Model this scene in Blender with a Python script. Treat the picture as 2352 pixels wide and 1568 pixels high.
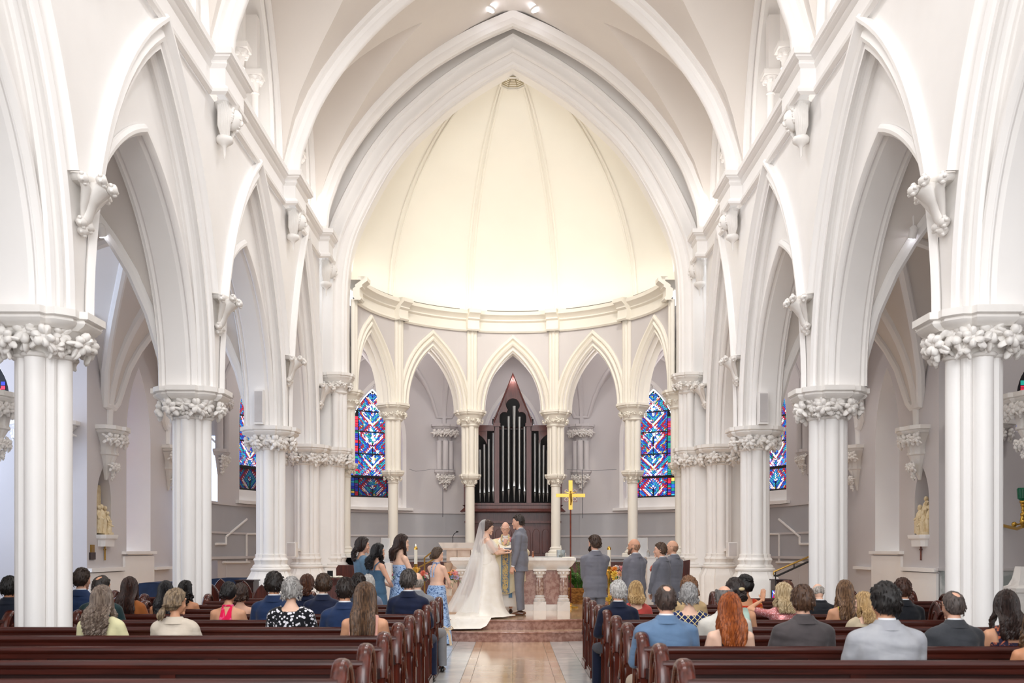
import bpy, bmesh, math, random
import numpy as np
from math import pi, sin, cos, sqrt, radians as rad
from mathutils import Vector, Matrix, noise
random.seed(7)
for o in list(bpy.data.objects): bpy.data.objects.remove(o)
SC = bpy.context.scene; COL = SC.collection
F = 2287.0; H = 1.55; VX = 1178.0; VY = 1262.0
# ---------------------------------------------------------------- camera
cam = bpy.data.cameras.new('camera'); co = bpy.data.objects.new('camera', cam); COL.objects.link(co)
co.location = (0, 0, H); co.rotation_euler = (pi/2, 0, 0)
cam.sensor_width = 36; cam.lens = F/2352*36; cam.shift_x = -(VX-1176)/2352; cam.shift_y = (VY-784)/2352
cam.clip_start = .05; cam.clip_end = 200
cam.dof.use_dof = True; cam.dof.focus_distance = 18.5; cam.dof.aperture_fstop = 3.2
SC.camera = co
# ---------------------------------------------------------------- world and lights
w = bpy.data.worlds.new('world'); SC.world = w; w.use_nodes = True
bg = w.node_tree.nodes['Background']; bg.inputs[0].default_value = (.93, .96, 1, 1); bg.inputs[1].default_value = 1.25
def area(name, loc, rot, sx, sy, power, col=(1, 1, 1), spread=180):
    l = bpy.data.lights.new(name, 'AREA'); l.shape = 'RECTANGLE'; l.size = sx; l.size_y = sy; l.energy = power; l.color = col; l.spread = rad(spread)
    o = bpy.data.objects.new(name, l); COL.objects.link(o); o.location = loc; o.rotation_euler = rot; return o
def spot(name, loc, target, power, angle=60, col=(1, .93, .82), r=.12, blend=.6):
    l = bpy.data.lights.new(name, 'SPOT'); l.energy = power; l.color = col; l.spot_size = rad(angle); l.spot_blend = blend; l.shadow_soft_size = r
    o = bpy.data.objects.new(name, l); COL.objects.link(o); o.location = loc
    o.rotation_euler = (Vector(target)-Vector(loc)).to_track_quat('-Z', 'Y').to_euler(); return o
# west gallery windows behind the photographer
area('gallery_window_light', (0, -7, 7), (rad(80), 0, 0), 8, 8, 800, (.97, .98, 1))
# daylight of the chapel windows on the left, cooler and weaker on the right
area('chapel_window_light', (-11.2, 16.2, 3.6), (0, rad(-90), 0), 4, 2.2, 115, (.62, .76, 1))
area('aisle_window_light', (-8.6, 8, 3.6), (0, rad(-90), 0), 3.5, 6, 110, (.66, .79, 1))
area('aisle_window_light', (8.6, 8, 3.6), (0, rad(90), 0), 3.5, 6, 60, (.72, .8, 1))
# cove lamps hidden behind the apse entablature
for i in range(9):
    t = rad(-80+20*i); area('cove_lamp', (3.62*sin(t), 22.9+3.62*cos(t)+.02, 7.98), (pi, 0, -t), 1.1, .12, 2.0, (1, .93, .80))
for s in (-1, 1): spot('dome_fill', (s*2.3, 23.5, 8.0), (-s*.9, 26.2, 10.0), 95, 130, (1, .95, .84), .3, 1)  # unseen fill spots added to light the dome evenly above the cove
for i in range(-2, 3):
    t = rad(34*i); l = bpy.data.lights.new('ambulatory_fill', 'POINT'); l.energy = 26; l.color = (1, .96, .94); l.shadow_soft_size = .2; o = bpy.data.objects.new('ambulatory_fill', l); COL.objects.link(o); o.location = (5.0*sin(t), 22.9+5.0*cos(t), 6.3)  # unseen fill points added to brighten the ambulatory walls
for s in (-1, 1): spot('chapel_fill', (s*9.5, 15.8, 6.6), (s*9.6, 16.6, 0), 60, 150, (1, .97, .93), .2, .8)  # unseen fill added so the enclosed chapels do not go black
# cornice uplights and downlights along the nave
for yy in (7.6, 12.2, 16.8, 20.6):
    for s in (-1, 1):
        area('cornice_uplight', (s*4.22, yy, 8.66), (pi, 0, 0), .12, 2.4, 9, (1, .95, .9))
for yy in (5, 9.9, 14.5, 18.6):
    for s in (-1, 1): spot('vault_downlight', (s*1.2, yy, 11.9), (s*.9, yy+2.2, 0), 190, 150, (.97, .98, 1), .3, .8)
for s in (-1, 1): spot('sanctuary_spot', (s*.5, 21.3, 12.7), (s*.4, 18.6, 1), 620, 50, (1, .95, .86), .15, .8)
for s in (-1, 1):
    spot('apse_spot', (s*2.2, 18.8, 11), (s*1.0, 26.3, 4.5), 620, 60, (1, .92, .8), .2, 1)
    for yy in (12.2, 16.7, 20.6): spot('aisle_downlight', (s*6.2, yy, 6.3), (s*6.6, yy+.8, 0), 85, 100, (1, .92, .84), .12, 1)
SC.view_settings.view_transform = 'Standard'; SC.view_settings.look = 'None'
SC.view_settings.exposure = 0.5; SC.view_settings.gamma = 1; SC.view_settings.use_curve_mapping = False
SC.cycles.max_bounces = 6; SC.cycles.diffuse_bounces = 5; SC.cycles.glossy_bounces = 3; SC.cycles.transparent_max_bounces = 12
SC.cycles.caustics_reflective = False; SC.cycles.caustics_refractive = False; SC.cycles.sample_clamp_indirect = 6
SC.cycles.use_denoising = True; SC.cycles.use_adaptive_sampling = True; SC.cycles.adaptive_threshold = .025
# ---------------------------------------------------------------- materials
def lin(c):
    if isinstance(c, str): c = tuple(int(c[i:i+2], 16)/255 for i in (0, 2, 4))
    return tuple(x/12.92 if x <= .04045 else ((x+.055)/1.055)**2.4 for x in c)
MATS = {}
def mat(name, c, rough=.6, metal=0, var=.06, vs=3, bump=0, bs=40, stretch=(1, 1, 1), spec=.5, c2=None, coat=0, sheen=0, fac=(.35, .65)):
    """procedural paint: base colour with a noise variation to c2 and a fine relief"""
    if name in MATS: return MATS[name]
    m = bpy.data.materials.new(name); m.use_nodes = True; n = m.node_tree.nodes; L = m.node_tree.links; b = n['Principled BSDF']
    a = lin(c); b2 = lin(c2) if c2 else tuple(max(0, x*(1-var*2)) for x in a)
    tc = n.new('ShaderNodeTexCoord'); mp = n.new('ShaderNodeMapping'); mp.inputs['Scale'].default_value = stretch; L.new(tc.outputs['Object'], mp.inputs[0])
    nz = n.new('ShaderNodeTexNoise'); nz.inputs['Scale'].default_value = vs; nz.inputs['Detail'].default_value = 4; L.new(mp.outputs[0], nz.inputs[0])
    cr = n.new('ShaderNodeValToRGB'); cr.color_ramp.elements[0].position = fac[0]; cr.color_ramp.elements[1].position = fac[1]
    cr.color_ramp.elements[0].color = (*b2, 1); cr.color_ramp.elements[1].color = (*a, 1)
    L.new(nz.outputs[0], cr.inputs[0]); L.new(cr.outputs[0], b.inputs['Base Color'])
    b.inputs['Roughness'].default_value = rough; b.inputs['Metallic'].default_value = metal; b.inputs['Specular IOR Level'].default_value = spec
    b.inputs['Coat Weight'].default_value = coat; b.inputs['Coat Roughness'].default_value = .12; b.inputs['Sheen Weight'].default_value = sheen
    if bump:
        n2 = n.new('ShaderNodeTexNoise'); n2.inputs['Scale'].default_value = bs; n2.inputs['Detail'].default_value = 3; L.new(mp.outputs[0], n2.inputs[0])
        bp = n.new('ShaderNodeBump'); bp.inputs['Strength'].default_value = bump; bp.inputs['Distance'].default_value = .01
        L.new(n2.outputs[0], bp.inputs['Height']); L.new(bp.outputs[0], b.inputs['Normal'])
    MATS[name] = m; return m
def emis(name, c, st):
    if name in MATS: return MATS[name]
    m = bpy.data.materials.new(name); m.use_nodes = True; b = m.node_tree.nodes['Principled BSDF']
    b.inputs['Base Color'].default_value = (*lin(c), 1); b.inputs['Emission Color'].default_value = (*lin(c), 1); b.inputs['Emission Strength'].default_value = st
    b.inputs['Roughness'].default_value = .3; MATS[name] = m; return m
WHITE = mat('white_paint', 'f8f5f2', .5, var=.012, vs=2, bump=.03, bs=60)
STONEW = mat('white_stone', 'f3efea', .5, var=.02, vs=6, bump=.08, bs=90)
GREY = mat('grey_paint', 'd5d0d0', .6, var=.015, vs=1.5, bump=.03, bs=60)
GREYD = mat('grey_dado_paint', 'b9b9bd', .6, var=.02, vs=2, bump=.03, bs=60)
VAULT = mat('vault_plaster', 'e9e2db', .7, var=.015, vs=1)
DOME = mat('dome_plaster', 'f8f4ea', .7, var=.012, vs=1)
CREAM = mat('cream_apse_paint', 'f1ece1', .55, var=.015, vs=2, bump=.03, bs=60)
PEW = mat('pew_wood', '4c1c12', .33, c2='2c0e08', spec=.3, vs=5, stretch=(.35, 6, 6), bump=.06, bs=30, coat=.15, fac=(.3, .75))
PEWD = mat('pew_panel_wood', '34110a', .42, c2='1a0704', spec=.3, vs=6, stretch=(.35, 6, 6), bump=.06, bs=30, coat=.05, fac=(.3, .75))
PEWE = mat('pew_end_wood', '5e2415', .24, c2='34120a', spec=.35, vs=6, stretch=(5, 5, .5), bump=.05, bs=30, coat=.4, fac=(.3, .75))
MAHO = mat('organ_wood', '61312a', .42, c2='46201b', vs=6, stretch=(6, 6, .6), bump=.08, bs=40, coat=.15, fac=(.3, .7))
GOLD = mat('brass', 'd9ad52', .25, metal=1, var=.05)
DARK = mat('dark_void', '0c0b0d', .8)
LEAD = mat('window_lead', '16161c', .6)
# ---------------------------------------------------------------- mesh helpers
class MB:
    def __init__(s): s.v = []; s.f = []; s.m = []; s.mi = 0
    def add(s, v, f, M=None, mi=None):
        b = len(s.v)
        s.v += [tuple(M @ Vector(p)) for p in v] if M is not None else [tuple(p) for p in v]
        s.f += [tuple(b+i for i in q) for q in f]; s.m += [s.mi if mi is None else mi]*len(f); return s
    def box(s, x0, x1, y0, y1, z0, z1, M=None, mi=None):
        v = [(x, y, z) for z in (z0, z1) for y in (y0, y1) for x in (x0, x1)]
        return s.add(v, [(0, 2, 3, 1), (4, 5, 7, 6), (0, 1, 5, 4), (2, 6, 7, 3), (0, 4, 6, 2), (1, 3, 7, 5)], M, mi)
    def cbox(s, c, d, M=None, mi=None): return s.box(c[0]-d[0]/2, c[0]+d[0]/2, c[1]-d[1]/2, c[1]+d[1]/2, c[2]-d[2]/2, c[2]+d[2]/2, M, mi)
    def grid(s, rows, cu=False, cv=False, M=None, mi=None):
        n = len(rows); k = len(rows[0]); v = [p for r in rows for p in r]; f = []
        for i in range(n-1+cv):
            for j in range(k-1+cu):
                a = i*k+j; b = i*k+(j+1) % k; c = ((i+1) % n)*k+(j+1) % k; d = ((i+1) % n)*k+j
                f.append((a, b, c, d))
        return s.add(v, f, M, mi)
    def lathe(s, prof, c=(0, 0), n=16, a0=0, a1=2*pi, M=None, cap=True, mi=None):
        full = abs(a1-a0-2*pi) < 1e-6; k = n if full else n+1
        rows = [[(c[0]+r*cos(a0+(a1-a0)*j/n), c[1]+r*sin(a0+(a1-a0)*j/n), z) for j in range(k)] for r, z in prof]
        s.grid(rows, cu=full, M=M, mi=mi)
        if cap and full:
            for r, z in (prof[0], prof[-1]):
                if r > 1e-4:
                    ring = [(c[0]+r*cos(2*pi*j/n), c[1]+r*sin(2*pi*j/n), z) for j in range(n)]
                    s.add(ring, [tuple(range(n))[::-1] if z == prof[0][1] else tuple(range(n))], M, mi)
        return s
    def plan(s, poly, prof, M=None, mi=None, c=(0, 0)):
        """loft a plan outline: prof = (z, scale)"""
        rows = [[(c[0]+x*k, c[1]+y*k, z) for x, y in poly] for z, k in prof]
        s.grid(rows, cu=True, M=M, mi=mi); n = len(poly)
        s.add(rows[0], [tuple(range(n))[::-1]], M, mi); s.add(rows[-1], [tuple(range(n))], M, mi); return s
    def prism(s, poly, d0, d1, Mf, mi=None):
        """poly in (u,z), extruded from d0 to d1 through the map Mf(u,z,d)"""
        n = len(poly); v = [Mf(u, z, d0) for u, z in poly]+[Mf(u, z, d1) for u, z in poly]
        return s.add(v, [tuple(range(n))[::-1], tuple(range(n, 2*n))]+[(i, (i+1) % n, n+(i+1) % n, n+i) for i in range(n)], None, mi)
    def tube(s, pts, rs, n=8, flat=1, up=None, cap=True, M=None, mi=None, close=False):
        P = [Vector(p) for p in pts]; k = len(P)
        if not hasattr(rs, '__len__'): rs = [rs]*k
        T = [((P[(i+1) % k] if close else P[min(i+1, k-1)])-(P[i-1] if close else P[max(i-1, 0)])).normalized() for i in range(k)]
        ref = Vector(up) if up else (Vector((0, 0, 1)) if abs(T[0].z) < .9 else Vector((0, 1, 0)))
        rows = []; U = (ref-T[0]*ref.dot(T[0])).normalized()
        for i in range(k):
            U = U-T[i]*U.dot(T[i]); U = U.normalized() if U.length > 1e-6 else T[i].orthogonal().normalized(); V = T[i].cross(U)
            r = rs[i]
            ra, rb = (r if hasattr(r, '__len__') else (r*flat, r))
            rows.append([P[i]+U*(ra*cos(2*pi*j/n))+V*(rb*sin(2*pi*j/n)) for j in range(n)])
        s.grid(rows, cu=True, cv=close, M=M, mi=mi)
        if cap and not close: s.add(rows[0], [tuple(range(n))[::-1]], M, mi); s.add(rows[-1], [tuple(range(n))], M, mi)
        return s
    def ball(s, c, r, n=8, m=6, M=None, mi=None, rot=None):
        rx, ry, rz = (r, r, r) if not hasattr(r, '__len__') else r
        R = rot if rot is not None else Matrix.Identity(3); c = Vector(c)
        v = [c+R @ Vector((0, 0, -rz))]
        for i in range(1, m):
            t = -pi/2+pi*i/m
            v += [c+R @ Vector((rx*cos(t)*cos(2*pi*j/n), ry*cos(t)*sin(2*pi*j/n), rz*sin(t))) for j in range(n)]
        v.append(c+R @ Vector((0, 0, rz))); f = []
        for j in range(n): f.append((0, 1+(j+1) % n, 1+j))
        for i in range(m-2):
            for j in range(n): a = 1+i*n; f.append((a+j, a+(j+1) % n, a+n+(j+1) % n, a+n+j))
        a = 1+(m-2)*n
        for j in range(n): f.append((a+j, a+(j+1) % n, len(v)-1))
        return s.add(v, f, M, mi)
    def sweep(s, curve, prof, Mf, close=False, mi=None, cprof=False):
        """sweep prof [(r outward, d)] along a curve [(u,z)] of the plane, mitred"""
        k = len(curve); rows = []
        for i in range(k):
            a = curve[i-1] if (i > 0 or close) else None; b = curve[i]; c = curve[(i+1) % k] if (i < k-1 or close) else None
            ns = []
            for p, q in ((a, b), (b, c)):
                if p is None or q is None: continue
                dx, dz = q[0]-p[0], q[1]-p[1]; l = sqrt(dx*dx+dz*dz) or 1; ns.append((-dz/l, dx/l))
            if len(ns) == 2:
                nx, nz = ns[0][0]+ns[1][0], ns[0][1]+ns[1][1]; l = sqrt(nx*nx+nz*nz) or 1; nx, nz = nx/l, nz/l
                ca = max(.35, nx*ns[0][0]+nz*ns[0][1]); nx, nz = nx/ca, nz/ca
            else: nx, nz = ns[0]
            rows.append([Mf(b[0]+nx*r, b[1]+nz*r, d) for r, d in prof])
        return s.grid(rows, cu=cprof, cv=close, mi=mi)
    def fill(s, c1, c2, Mf, d, mi=None):
        v = [Mf(u, z, d) for u, z in c1]+[Mf(u, z, d) for u, z in c2]; n = len(c1)
        return s.add(v, [(i, i+1, n+i+1, n+i) for i in range(n-1)], None, mi)
    def mesh(s, name, mats, smooth=35):
        me = bpy.data.meshes.new(name); me.from_pydata([tuple(p) for p in s.v], [], s.f)
        mats = mats if isinstance(mats, (list, tuple)) else [mats]
        for m in mats: me.materials.append(m)
        if len(mats) > 1: me.polygons.foreach_set('material_index', s.m)
        me.update()
        if smooth:
            me.polygons.foreach_set('use_smooth', [True]*len(me.polygons)); me.set_sharp_from_angle(angle=rad(smooth))
        return me
    def build(s, name, mats, parent=None, smooth=35, **kw): return obj(name, s.mesh(name, mats, smooth), parent, **kw)
def obj(name, me, parent=None, loc=None, rot=None, **kw):
    o = bpy.data.objects.new(name, me); COL.objects.link(o); o.parent = parent
    if loc is not None: o.location = loc
    if rot is not None: o.rotation_euler = rot
    for k, v in kw.items(): o[k] = v
    return o
def thing(name, label, cat, loc=(0, 0, 0), rz=0, group=None):
    o = bpy.data.objects.new(name, None); COL.objects.link(o); o.location = loc; o.rotation_euler = (0, 0, rz); o.empty_display_size = .1
    o['label'] = label; o['category'] = cat
    if group: o['group'] = group
    return o
def arch(a, rise, z0, n=14, uc=0, half=None):
    c = (rise*rise-a*a)/(2*a); R = a+c; t1 = math.atan2(rise, -c)
    L = [(uc+c+R*cos(pi+(t1-pi)*i/n), z0+R*sin(pi+(t1-pi)*i/n)) for i in range(n+1)]
    Rt = [(2*uc-u, z) for u, z in L[::-1][1:]]
    return L+Rt
def archf(a, rise, z0):
    c = (rise*rise-a*a)/(2*a); R = a+c
    def f(u):
        u = min(abs(u), a); return z0+sqrt(max(0, R*R-(u+c)**2))
    return f
def copyt(o, loc=None, rz=None, label=None, parent=None, scale=None, **kw):
    c = o.copy(); COL.objects.link(c)
    if parent is not None: c.parent = parent
    if loc is not None: c.location = loc
    if rz is not None: c.rotation_euler = (0, 0, rz)
    if scale is not None: c.scale = scale
    if label: c['label'] = label
    for k, v in kw.items(): c[k] = v
    for ch in list(o.children): copyt(ch, parent=c)
    return c
def P(px, py, Y): return ((px-VX)*Y/F, Y, H-(py-VY)*Y/F)
def X(px, Y): return (px-VX)*Y/F
def Zc(py, Y): return H-(py-VY)*Y/F
PL = .346; PY = [5.32, 9.9, 14.48, 19.0, 22.2]
def terrain(x, y):
    e = .5 if abs(x) > 3.3 else 0
    d = 20.2-sqrt(max(0, 3.5**2-min(abs(x), 3.4)**2))*1.0
    d = min(d, 18.1)
    return PL if y > d+.4 else (PL/2 if y > d else 0)
# ================================================================ THE SETTING
# ---- nave side walls, arcades, cornice
AX = 4.30
OUT_PROF = [(.34, .02), (.34, -.07), (.31, -.10), (.27, -.10), (.25, -.06), (.24, .0), (.19, .01), (.17, -.02), (.12, -.045), (.07, -.02), (.055, .03), (.09, .09), (.06, .12), (.02, .10), (-.02, .12), (-.03, .16), (0, .20), (0, .30)]
IN_PROF = [(.13, .215), (.12, .19), (.08, .165), (.04, .17), (.01, .20), (.0, .24), (.03, .27), (.0, .31), (.0, .60), (.03, .63), (0, .66), (.02, .71), (.08, .74), (.13, .72)]
BLOCKP = [(0, 7.98), (-.03, 7.96), (-.075, 7.99), (-.085, 8.03), (-.06, 8.07), (-.035, 8.09), (-.03, 8.10), (-.03, 8.33), (-.05, 8.35), (-.07, 8.38), (-.055, 8.40), (-.06, 8.43), (-.12, 8.46), (-.125, 8.48), (-.15, 8.49), (-.15, 8.58), (.3, 8.60)]
def clipz(c, z0):
    k = [i for i, p in enumerate(c) if p[1] > z0]; a, b = k[0], k[-1]
    def at(p, q): t = (z0-p[1])/(q[1]-p[1]); return (p[0]+(q[0]-p[0])*t, z0)
    return [at(c[a-1], c[a])]+c[a:b+1]+[at(c[b+1], c[b])]
def baysof():
    out = []
    for i in range(4): out.append(((PY[i]+PY[i+1])/2, (PY[i+1]-PY[i])/2))
    return out
def rose_mesh(name, m, seed=0, k=1.0):
    b = MB(); r = random.Random(seed)
    b.ball((0, 0, 0), (.032*k, .032*k, .032*k), 6, 4)
    for i in range(6):
        a = 2*pi*i/6+r.random()*.5; t = r.uniform(-.3, .5)
        d = Vector((cos(a), .35+t*.3, sin(a))); R = d.to_track_quat('Z', 'Y').to_matrix()
        b.ball(d*.045*k, (.036*k, .030*k, .038*k), 6, 4, rot=R)
    for i in range(4):
        a = 2*pi*r.random(); d = Vector((cos(a), -.1, sin(a)-.6)).normalized(); R = d.to_track_quat('Z', 'Y').to_matrix()
        b.ball(d*.08*k, (.03*k, .018*k, .05*k), 6, 4, rot=R)
    return b.mesh(name, m, 60)
ROSE = [rose_mesh('rosette', STONEW, i) for i in range(3)]
ROSEC = [rose_mesh('rosette', CREAM, 5+i) for i in range(3)]
def ring_of_roses(parent, cx, cy, z, r, n, k=1.0, a0=0, a1=2*pi, meshes=ROSE, jz=.02, seed=1):
    rr = random.Random(seed)
    for i in range(n):
        a = a0+(a1-a0)*(i+.5)/n
        o = obj('rosette', meshes[i % 3], parent); q = r*(1+.1*((i % 2)*2-1))
        o.location = (cx+q*cos(a), cy+q*sin(a), z+rr.uniform(-jz, jz)-(i % 2)*.035*k)
        o.rotation_euler = (rr.uniform(-.3, .3), rr.uniform(-1, 1), a-pi/2); o.scale = (k*rr.uniform(.9, 1.2),)*3
def oct_plan(h):
    q = [(.5, -.2), (.5, .2), (.43, .22), (.43, .3), (.37, .37), (.3, .43), (.22, .43)]; pts = []
    for i in range(4):
        c, s_ = cos(i*pi/2), sin(i*pi/2)
        for x, y in q: pts.append(((x*c-y*s_)*2*h, (x*s_+y*c)*2*h))
    return pts
def abacus_mb(b, x, y, z0, z1, h):
    t = z1-z0; b.plan(oct_plan(h), [(z0-.02, .78), (z0, .84), (z0+.1*t, .90), (z0+.3*t, .945), (z0+.48*t, .92), (z0+.5*t, .97), (z0+.56*t, 1), (z1, 1)], c=(x, y)); return b
def shafts(parent, x, y, z0, z1, R, rM, rm, m=WHITE, rz=0, name='shaft'):
    sm = {}
    for i in range(8):
        a = i*pi/4+rz; big = i % 2 == 0; r = rM if big else rm; q = R-rM if big else R-rm-.03
        MB().lathe([(r, z0), (r, z1)], (x+q*cos(a), y+q*sin(a)), 14 if big else 10, cap=False).build(name, m, parent)
    MB().lathe([(R*.45, z0), (R*.45, z1)], (x, y), 16, cap=False).build('core', m, parent)
def rings(b, x, y, z, R, rM, rm, prof, rz=0):
    for i in range(8):
        a = i*pi/4+rz; big = i % 2 == 0; r = rM if big else rm; q = R-rM if big else R-rm-.03
        b.lathe([(r+dr, z+dz) for dr, dz in prof], (x+q*cos(a), y+q*sin(a)), 12)
def column(label, x, y, zf, zb0, zb1, zc, R=.28, rM=.10, rm=.05, hab=.53, name='clustered_column', group=None, base='tall'):
    t = thing(name, label, 'column', (x, y, zf), 0, group); s = (0, 0); o = zf
    shafts(t, 0, 0, zb1-o-.02, zc-.42-o, R, rM, rm)
    b = MB(); pl = oct_plan(.43)
    if base == 'tall':
        b.plan(pl, [(0, 1.03), (.06, 1.03), (.08, 1), (zb0-o-.05, 1), (zb0-o, .93), (zb0-o+.08, .83), (zb0-o+.12, .8)]); b.build('plinth', STONEW, t)
        b = MB(); z = zb0-o+.12; hh = zb1-zb0-.12
        b.lathe([(.345, z), (.375, z+.02), (.375, z+.05), (.35, z+.07), (.30, z+.075)], (0, 0), 24)
        rings(b, 0, 0, z+.07, R, rM, rm, [(.06, 0), (.075, .02), (.05, .05), (.03, .06), (.035, .11), (.055, .14), (.045, .17), (.02, .19), (.02, hh-.06), (0, hh-.05)]); b.build('base_moulding', STONEW, t)
    else:
        b.plan(pl, [(0, 1), (zb0-o, 1), (zb0-o+.05, .9)]); b.build('plinth', STONEW, t)
        b = MB(); b.lathe([(.37, zb0-o+.04), (.39, zb0-o+.08), (.36, zb0-o+.12), (.32, zb0-o+.14), (.33, zb0-o+.18), (.3, zb1-o)], (0, 0), 24); b.build('base_moulding', STONEW, t)
    b = MB(); rings(b, 0, 0, zc-.44-o, R, rM, rm, [(.0, 0), (.025, .01), (.035, .03), (.02, .05), (.0, .06)])
    b.lathe([(R*.92, zc-.42-o), (R*.98, zc-.34-o), (R*1.15, zc-.26-o), (R*1.45, zc-.17-o), (R*1.6, zc-.13-o)], (0, 0), 24)
    cp = b.build('capital', STONEW, t)
    ring_of_roses(cp, 0, 0, zc-.225-o, R*1.40, 14, 1.35, seed=int(y*10))
    ring_of_roses(cp, 0, 0, zc-.31-o, R*1.14, 9, 1.0, .2, .2+2*pi, seed=int(y*7))
    abacus_mb(MB(), 0, 0, zc-.155-o, zc-o, hab).build('abacus', STONEW, t)
    return t
SIDE = {-1: 'left', 1: 'right'}
ORD = ['nearest', 'second', 'third', 'fourth', 'fifth']
def cornice_path(s):
    p = [(AX, -2.0)]
    for y in PY[1:4]+[22.35]: p += [(AX, y-.42), (AX-.22, y-.42), (AX-.22, y+.48), (AX, y+.48)]
    p = [q for q in p if q[1] < 22.9]; p.append((AX-.22, 22.95)); return p
def head_low(b, M, k=1.0, mi=None):
    """carved head with curls"""
    b.ball((0, 0, 0), (.085*k, .095*k, .115*k), 12, 10, M, mi); b.ball((0, -.095*k, -.01*k), (.017*k, .02*k, .03*k), 6, 5, M, mi)
    b.ball((0, -.085*k, -.06*k), (.03*k, .012*k, .012*k), 6, 4, M, mi); b.ball((0, -.075*k, -.1*k), (.03*k, .02*k, .02*k), 6, 4, M, mi)
    for q in (-1, 1): b.ball((q*.035*k, -.08*k, .02*k), (.018*k, .012*k, .009*k), 6, 4, M, mi)
def angel_mesh():
    b = MB(); r = random.Random(3); M = Matrix.Translation((0, -.2, -.22)) @ Matrix.Scale(1.35, 4) @ Matrix.Rotation(rad(18), 4, 'X')
    head_low(b, M)
    for i in range(26):
        a = rad(-30+240*i/25); b.ball((.13*cos(a), -.19-.03*r.random(), -.20+.15*sin(a)), (.035, .035, .03), 6, 4)
    for q in (-1, 1):   # folded wings
        for k in range(5):
            pts = [(q*(.10+.02*k), -.02-.03*k, -.02), (q*(.19-.005*k), -.06-.03*k, -.16), (q*(.17-.012*k), -.05-.025*k, -.36), (q*(.06-.008*k), -.05-.02*k, -.5-.012*k)]
            b.tube(pts, [.03, .045, .04, .012], 6)
    b.lathe([(.19, .0), (.17, -.06), (.12, -.12)], (0, -.1), 14)
    b.lathe([(.11, -.46), (.13, -.49), (.12, -.54), (.06, -.58), (.025, -.62), (.02, -.72), (.002, -.78)], (0, -.07), 10)
    return b.mesh('angel_head', STONEW, 50)
ANGEL = angel_mesh()
def corbel_mesh():
    b = MB(); r = random.Random(4)
    b.tube([(0, .02, -.42), (0, -.06, -.30), (0, -.09, -.14), (0, -.17, -.02), (0, -.24, .0)], [.035, .045, .06, .09, .07], 10)
    for q in (-1, 1):
        b.tube([(0, -.02, -.36), (q*.06, -.07, -.2), (q*.11, -.12, -.06), (q*.17, -.13, .0)], [.02, .03, .04, .035], 8)
    for c in ((0, -.29, -.02), (.17, -.13, .0), (-.17, -.13, .0), (.08, -.24, .03), (-.08, -.24, .03), (0, -.02, -.42), (.05, -.04, -.36), (-.05, -.04, -.36)):
        b.ball(c, .05, 8, 6)
        for i in range(5):
            a = 2*pi*i/5; b.ball((c[0]+.045*cos(a), c[1]-.01, c[2]+.045*sin(a)), .022, 6, 4)
    b.lathe([(.11, .02), (.14, .05), (.14, .08)], (0, -.02), 10)
    return b.mesh('foliate_corbel', STONEW, 50)
CORBEL = corbel_mesh()
WOBJ = {}
for s in (-1, 1):
    M = lambda u, z, d, s=s: (s*(AX+d), u, z)
    wb = MB(); om = MB(); im = MB(); bays = baysof()
    for (uc, hw) in bays:
        a1 = hw-.34; a2 = hw-.41
        oc = arch(a1, 7.68-3.86, 3.86, 16, uc); ic = arch(a2, 6.62-3.86, 3.86, 16, uc)
        top = [(u, 8.02) for u, z in oc]
        wb.fill([(u, z) for u, z in oc], top, M, .012)
        for e, q in ((uc-hw, oc[0][0]), (uc+hw, oc[-1][0])): wb.fill([(min(e, q), 3.86), (max(e, q), 3.86)], [(min(e, q), 8.02), (max(e, q), 8.02)], M, .012)
        wb.fill(ic, oc, M, .22); wb.fill(ic, [(u, 7.3) for u, z in ic], M, .70)
        for e, q in ((uc-hw, ic[0][0]), (uc+hw, ic[-1][0])): wb.fill([(min(e, q), 3.86), (max(e, q), 3.86)], [(min(e, q), 7.3), (max(e, q), 7.3)], M, .70)
        om.sweep(oc, OUT_PROF[5:], M); im.sweep(ic, IN_PROF, M)
        oh = clipz(oc, 5.15); om.sweep(oh, OUT_PROF[:6], M)
    wb.fill([(-2, 0), (3.0, 0)], [(-2, 8.02), (3.0, 8.02)], M, .012)
    W = wb.build('wall_'+SIDE[s], WHITE, kind='structure', label='white arcade wall of the nave on the %s' % SIDE[s]); WOBJ[s] = W
    om.build('arch_moulding', WHITE, W); im.build('arch_soffit', WHITE, W)
    # cornice
    pth = cornice_path(s); cb = MB()
    Mc = lambda u, z, d, s=s: (s*u, z, d)
    rows_prof = [(-d, z) for d, z in BLOCKP]
    curve = [(x, y) for x, y in pth]
    cb.sweep(curve, [(r, z) for r, z in rows_prof], lambda u, v, d, s=s: (s*u, v, d))
    cb.build('cornice', WHITE, W)
    for i, y in enumerate(PY[1:4]+[22.35]):
        o = obj('angel_head', ANGEL, W, (s*(AX-.03), y+.03, 8.02), (0, 0, -s*pi/2))
    for i, y in enumerate(PY[1:4]+[PY[4]-.1]):
        obj('foliate_corbel', CORBEL, W, (s*AX, y, 5.14), (0, 0, -s*pi/2)).scale = (1.6, 1.1, 1)
# ---- columns of the arcade
for s in (-1, 1):
    for i in range(4):
        y = PY[i]; sd = SIDE[s]
        lab = ['white clustered column beyond the picture edge on the %s', 'largest white clustered column of the %s arcade with foliate capital', 'second white clustered column of the %s arcade behind the largest one', 'third white clustered column of the %s arcade carrying a tall speaker'][i] % sd
        if i < 3: column(lab, 4.585 if s > 0 else -4.665, y, 0, .42, .62, 3.86, base='low')
        else: column(lab, s*4.62, y, PL, 1.02, 1.45, 3.86)
    column('white clustered respond column of the %s arcade beside the apse' % SIDE[s], s*4.60, PY[4], PL, 1.02, 1.45, 3.86)
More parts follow.
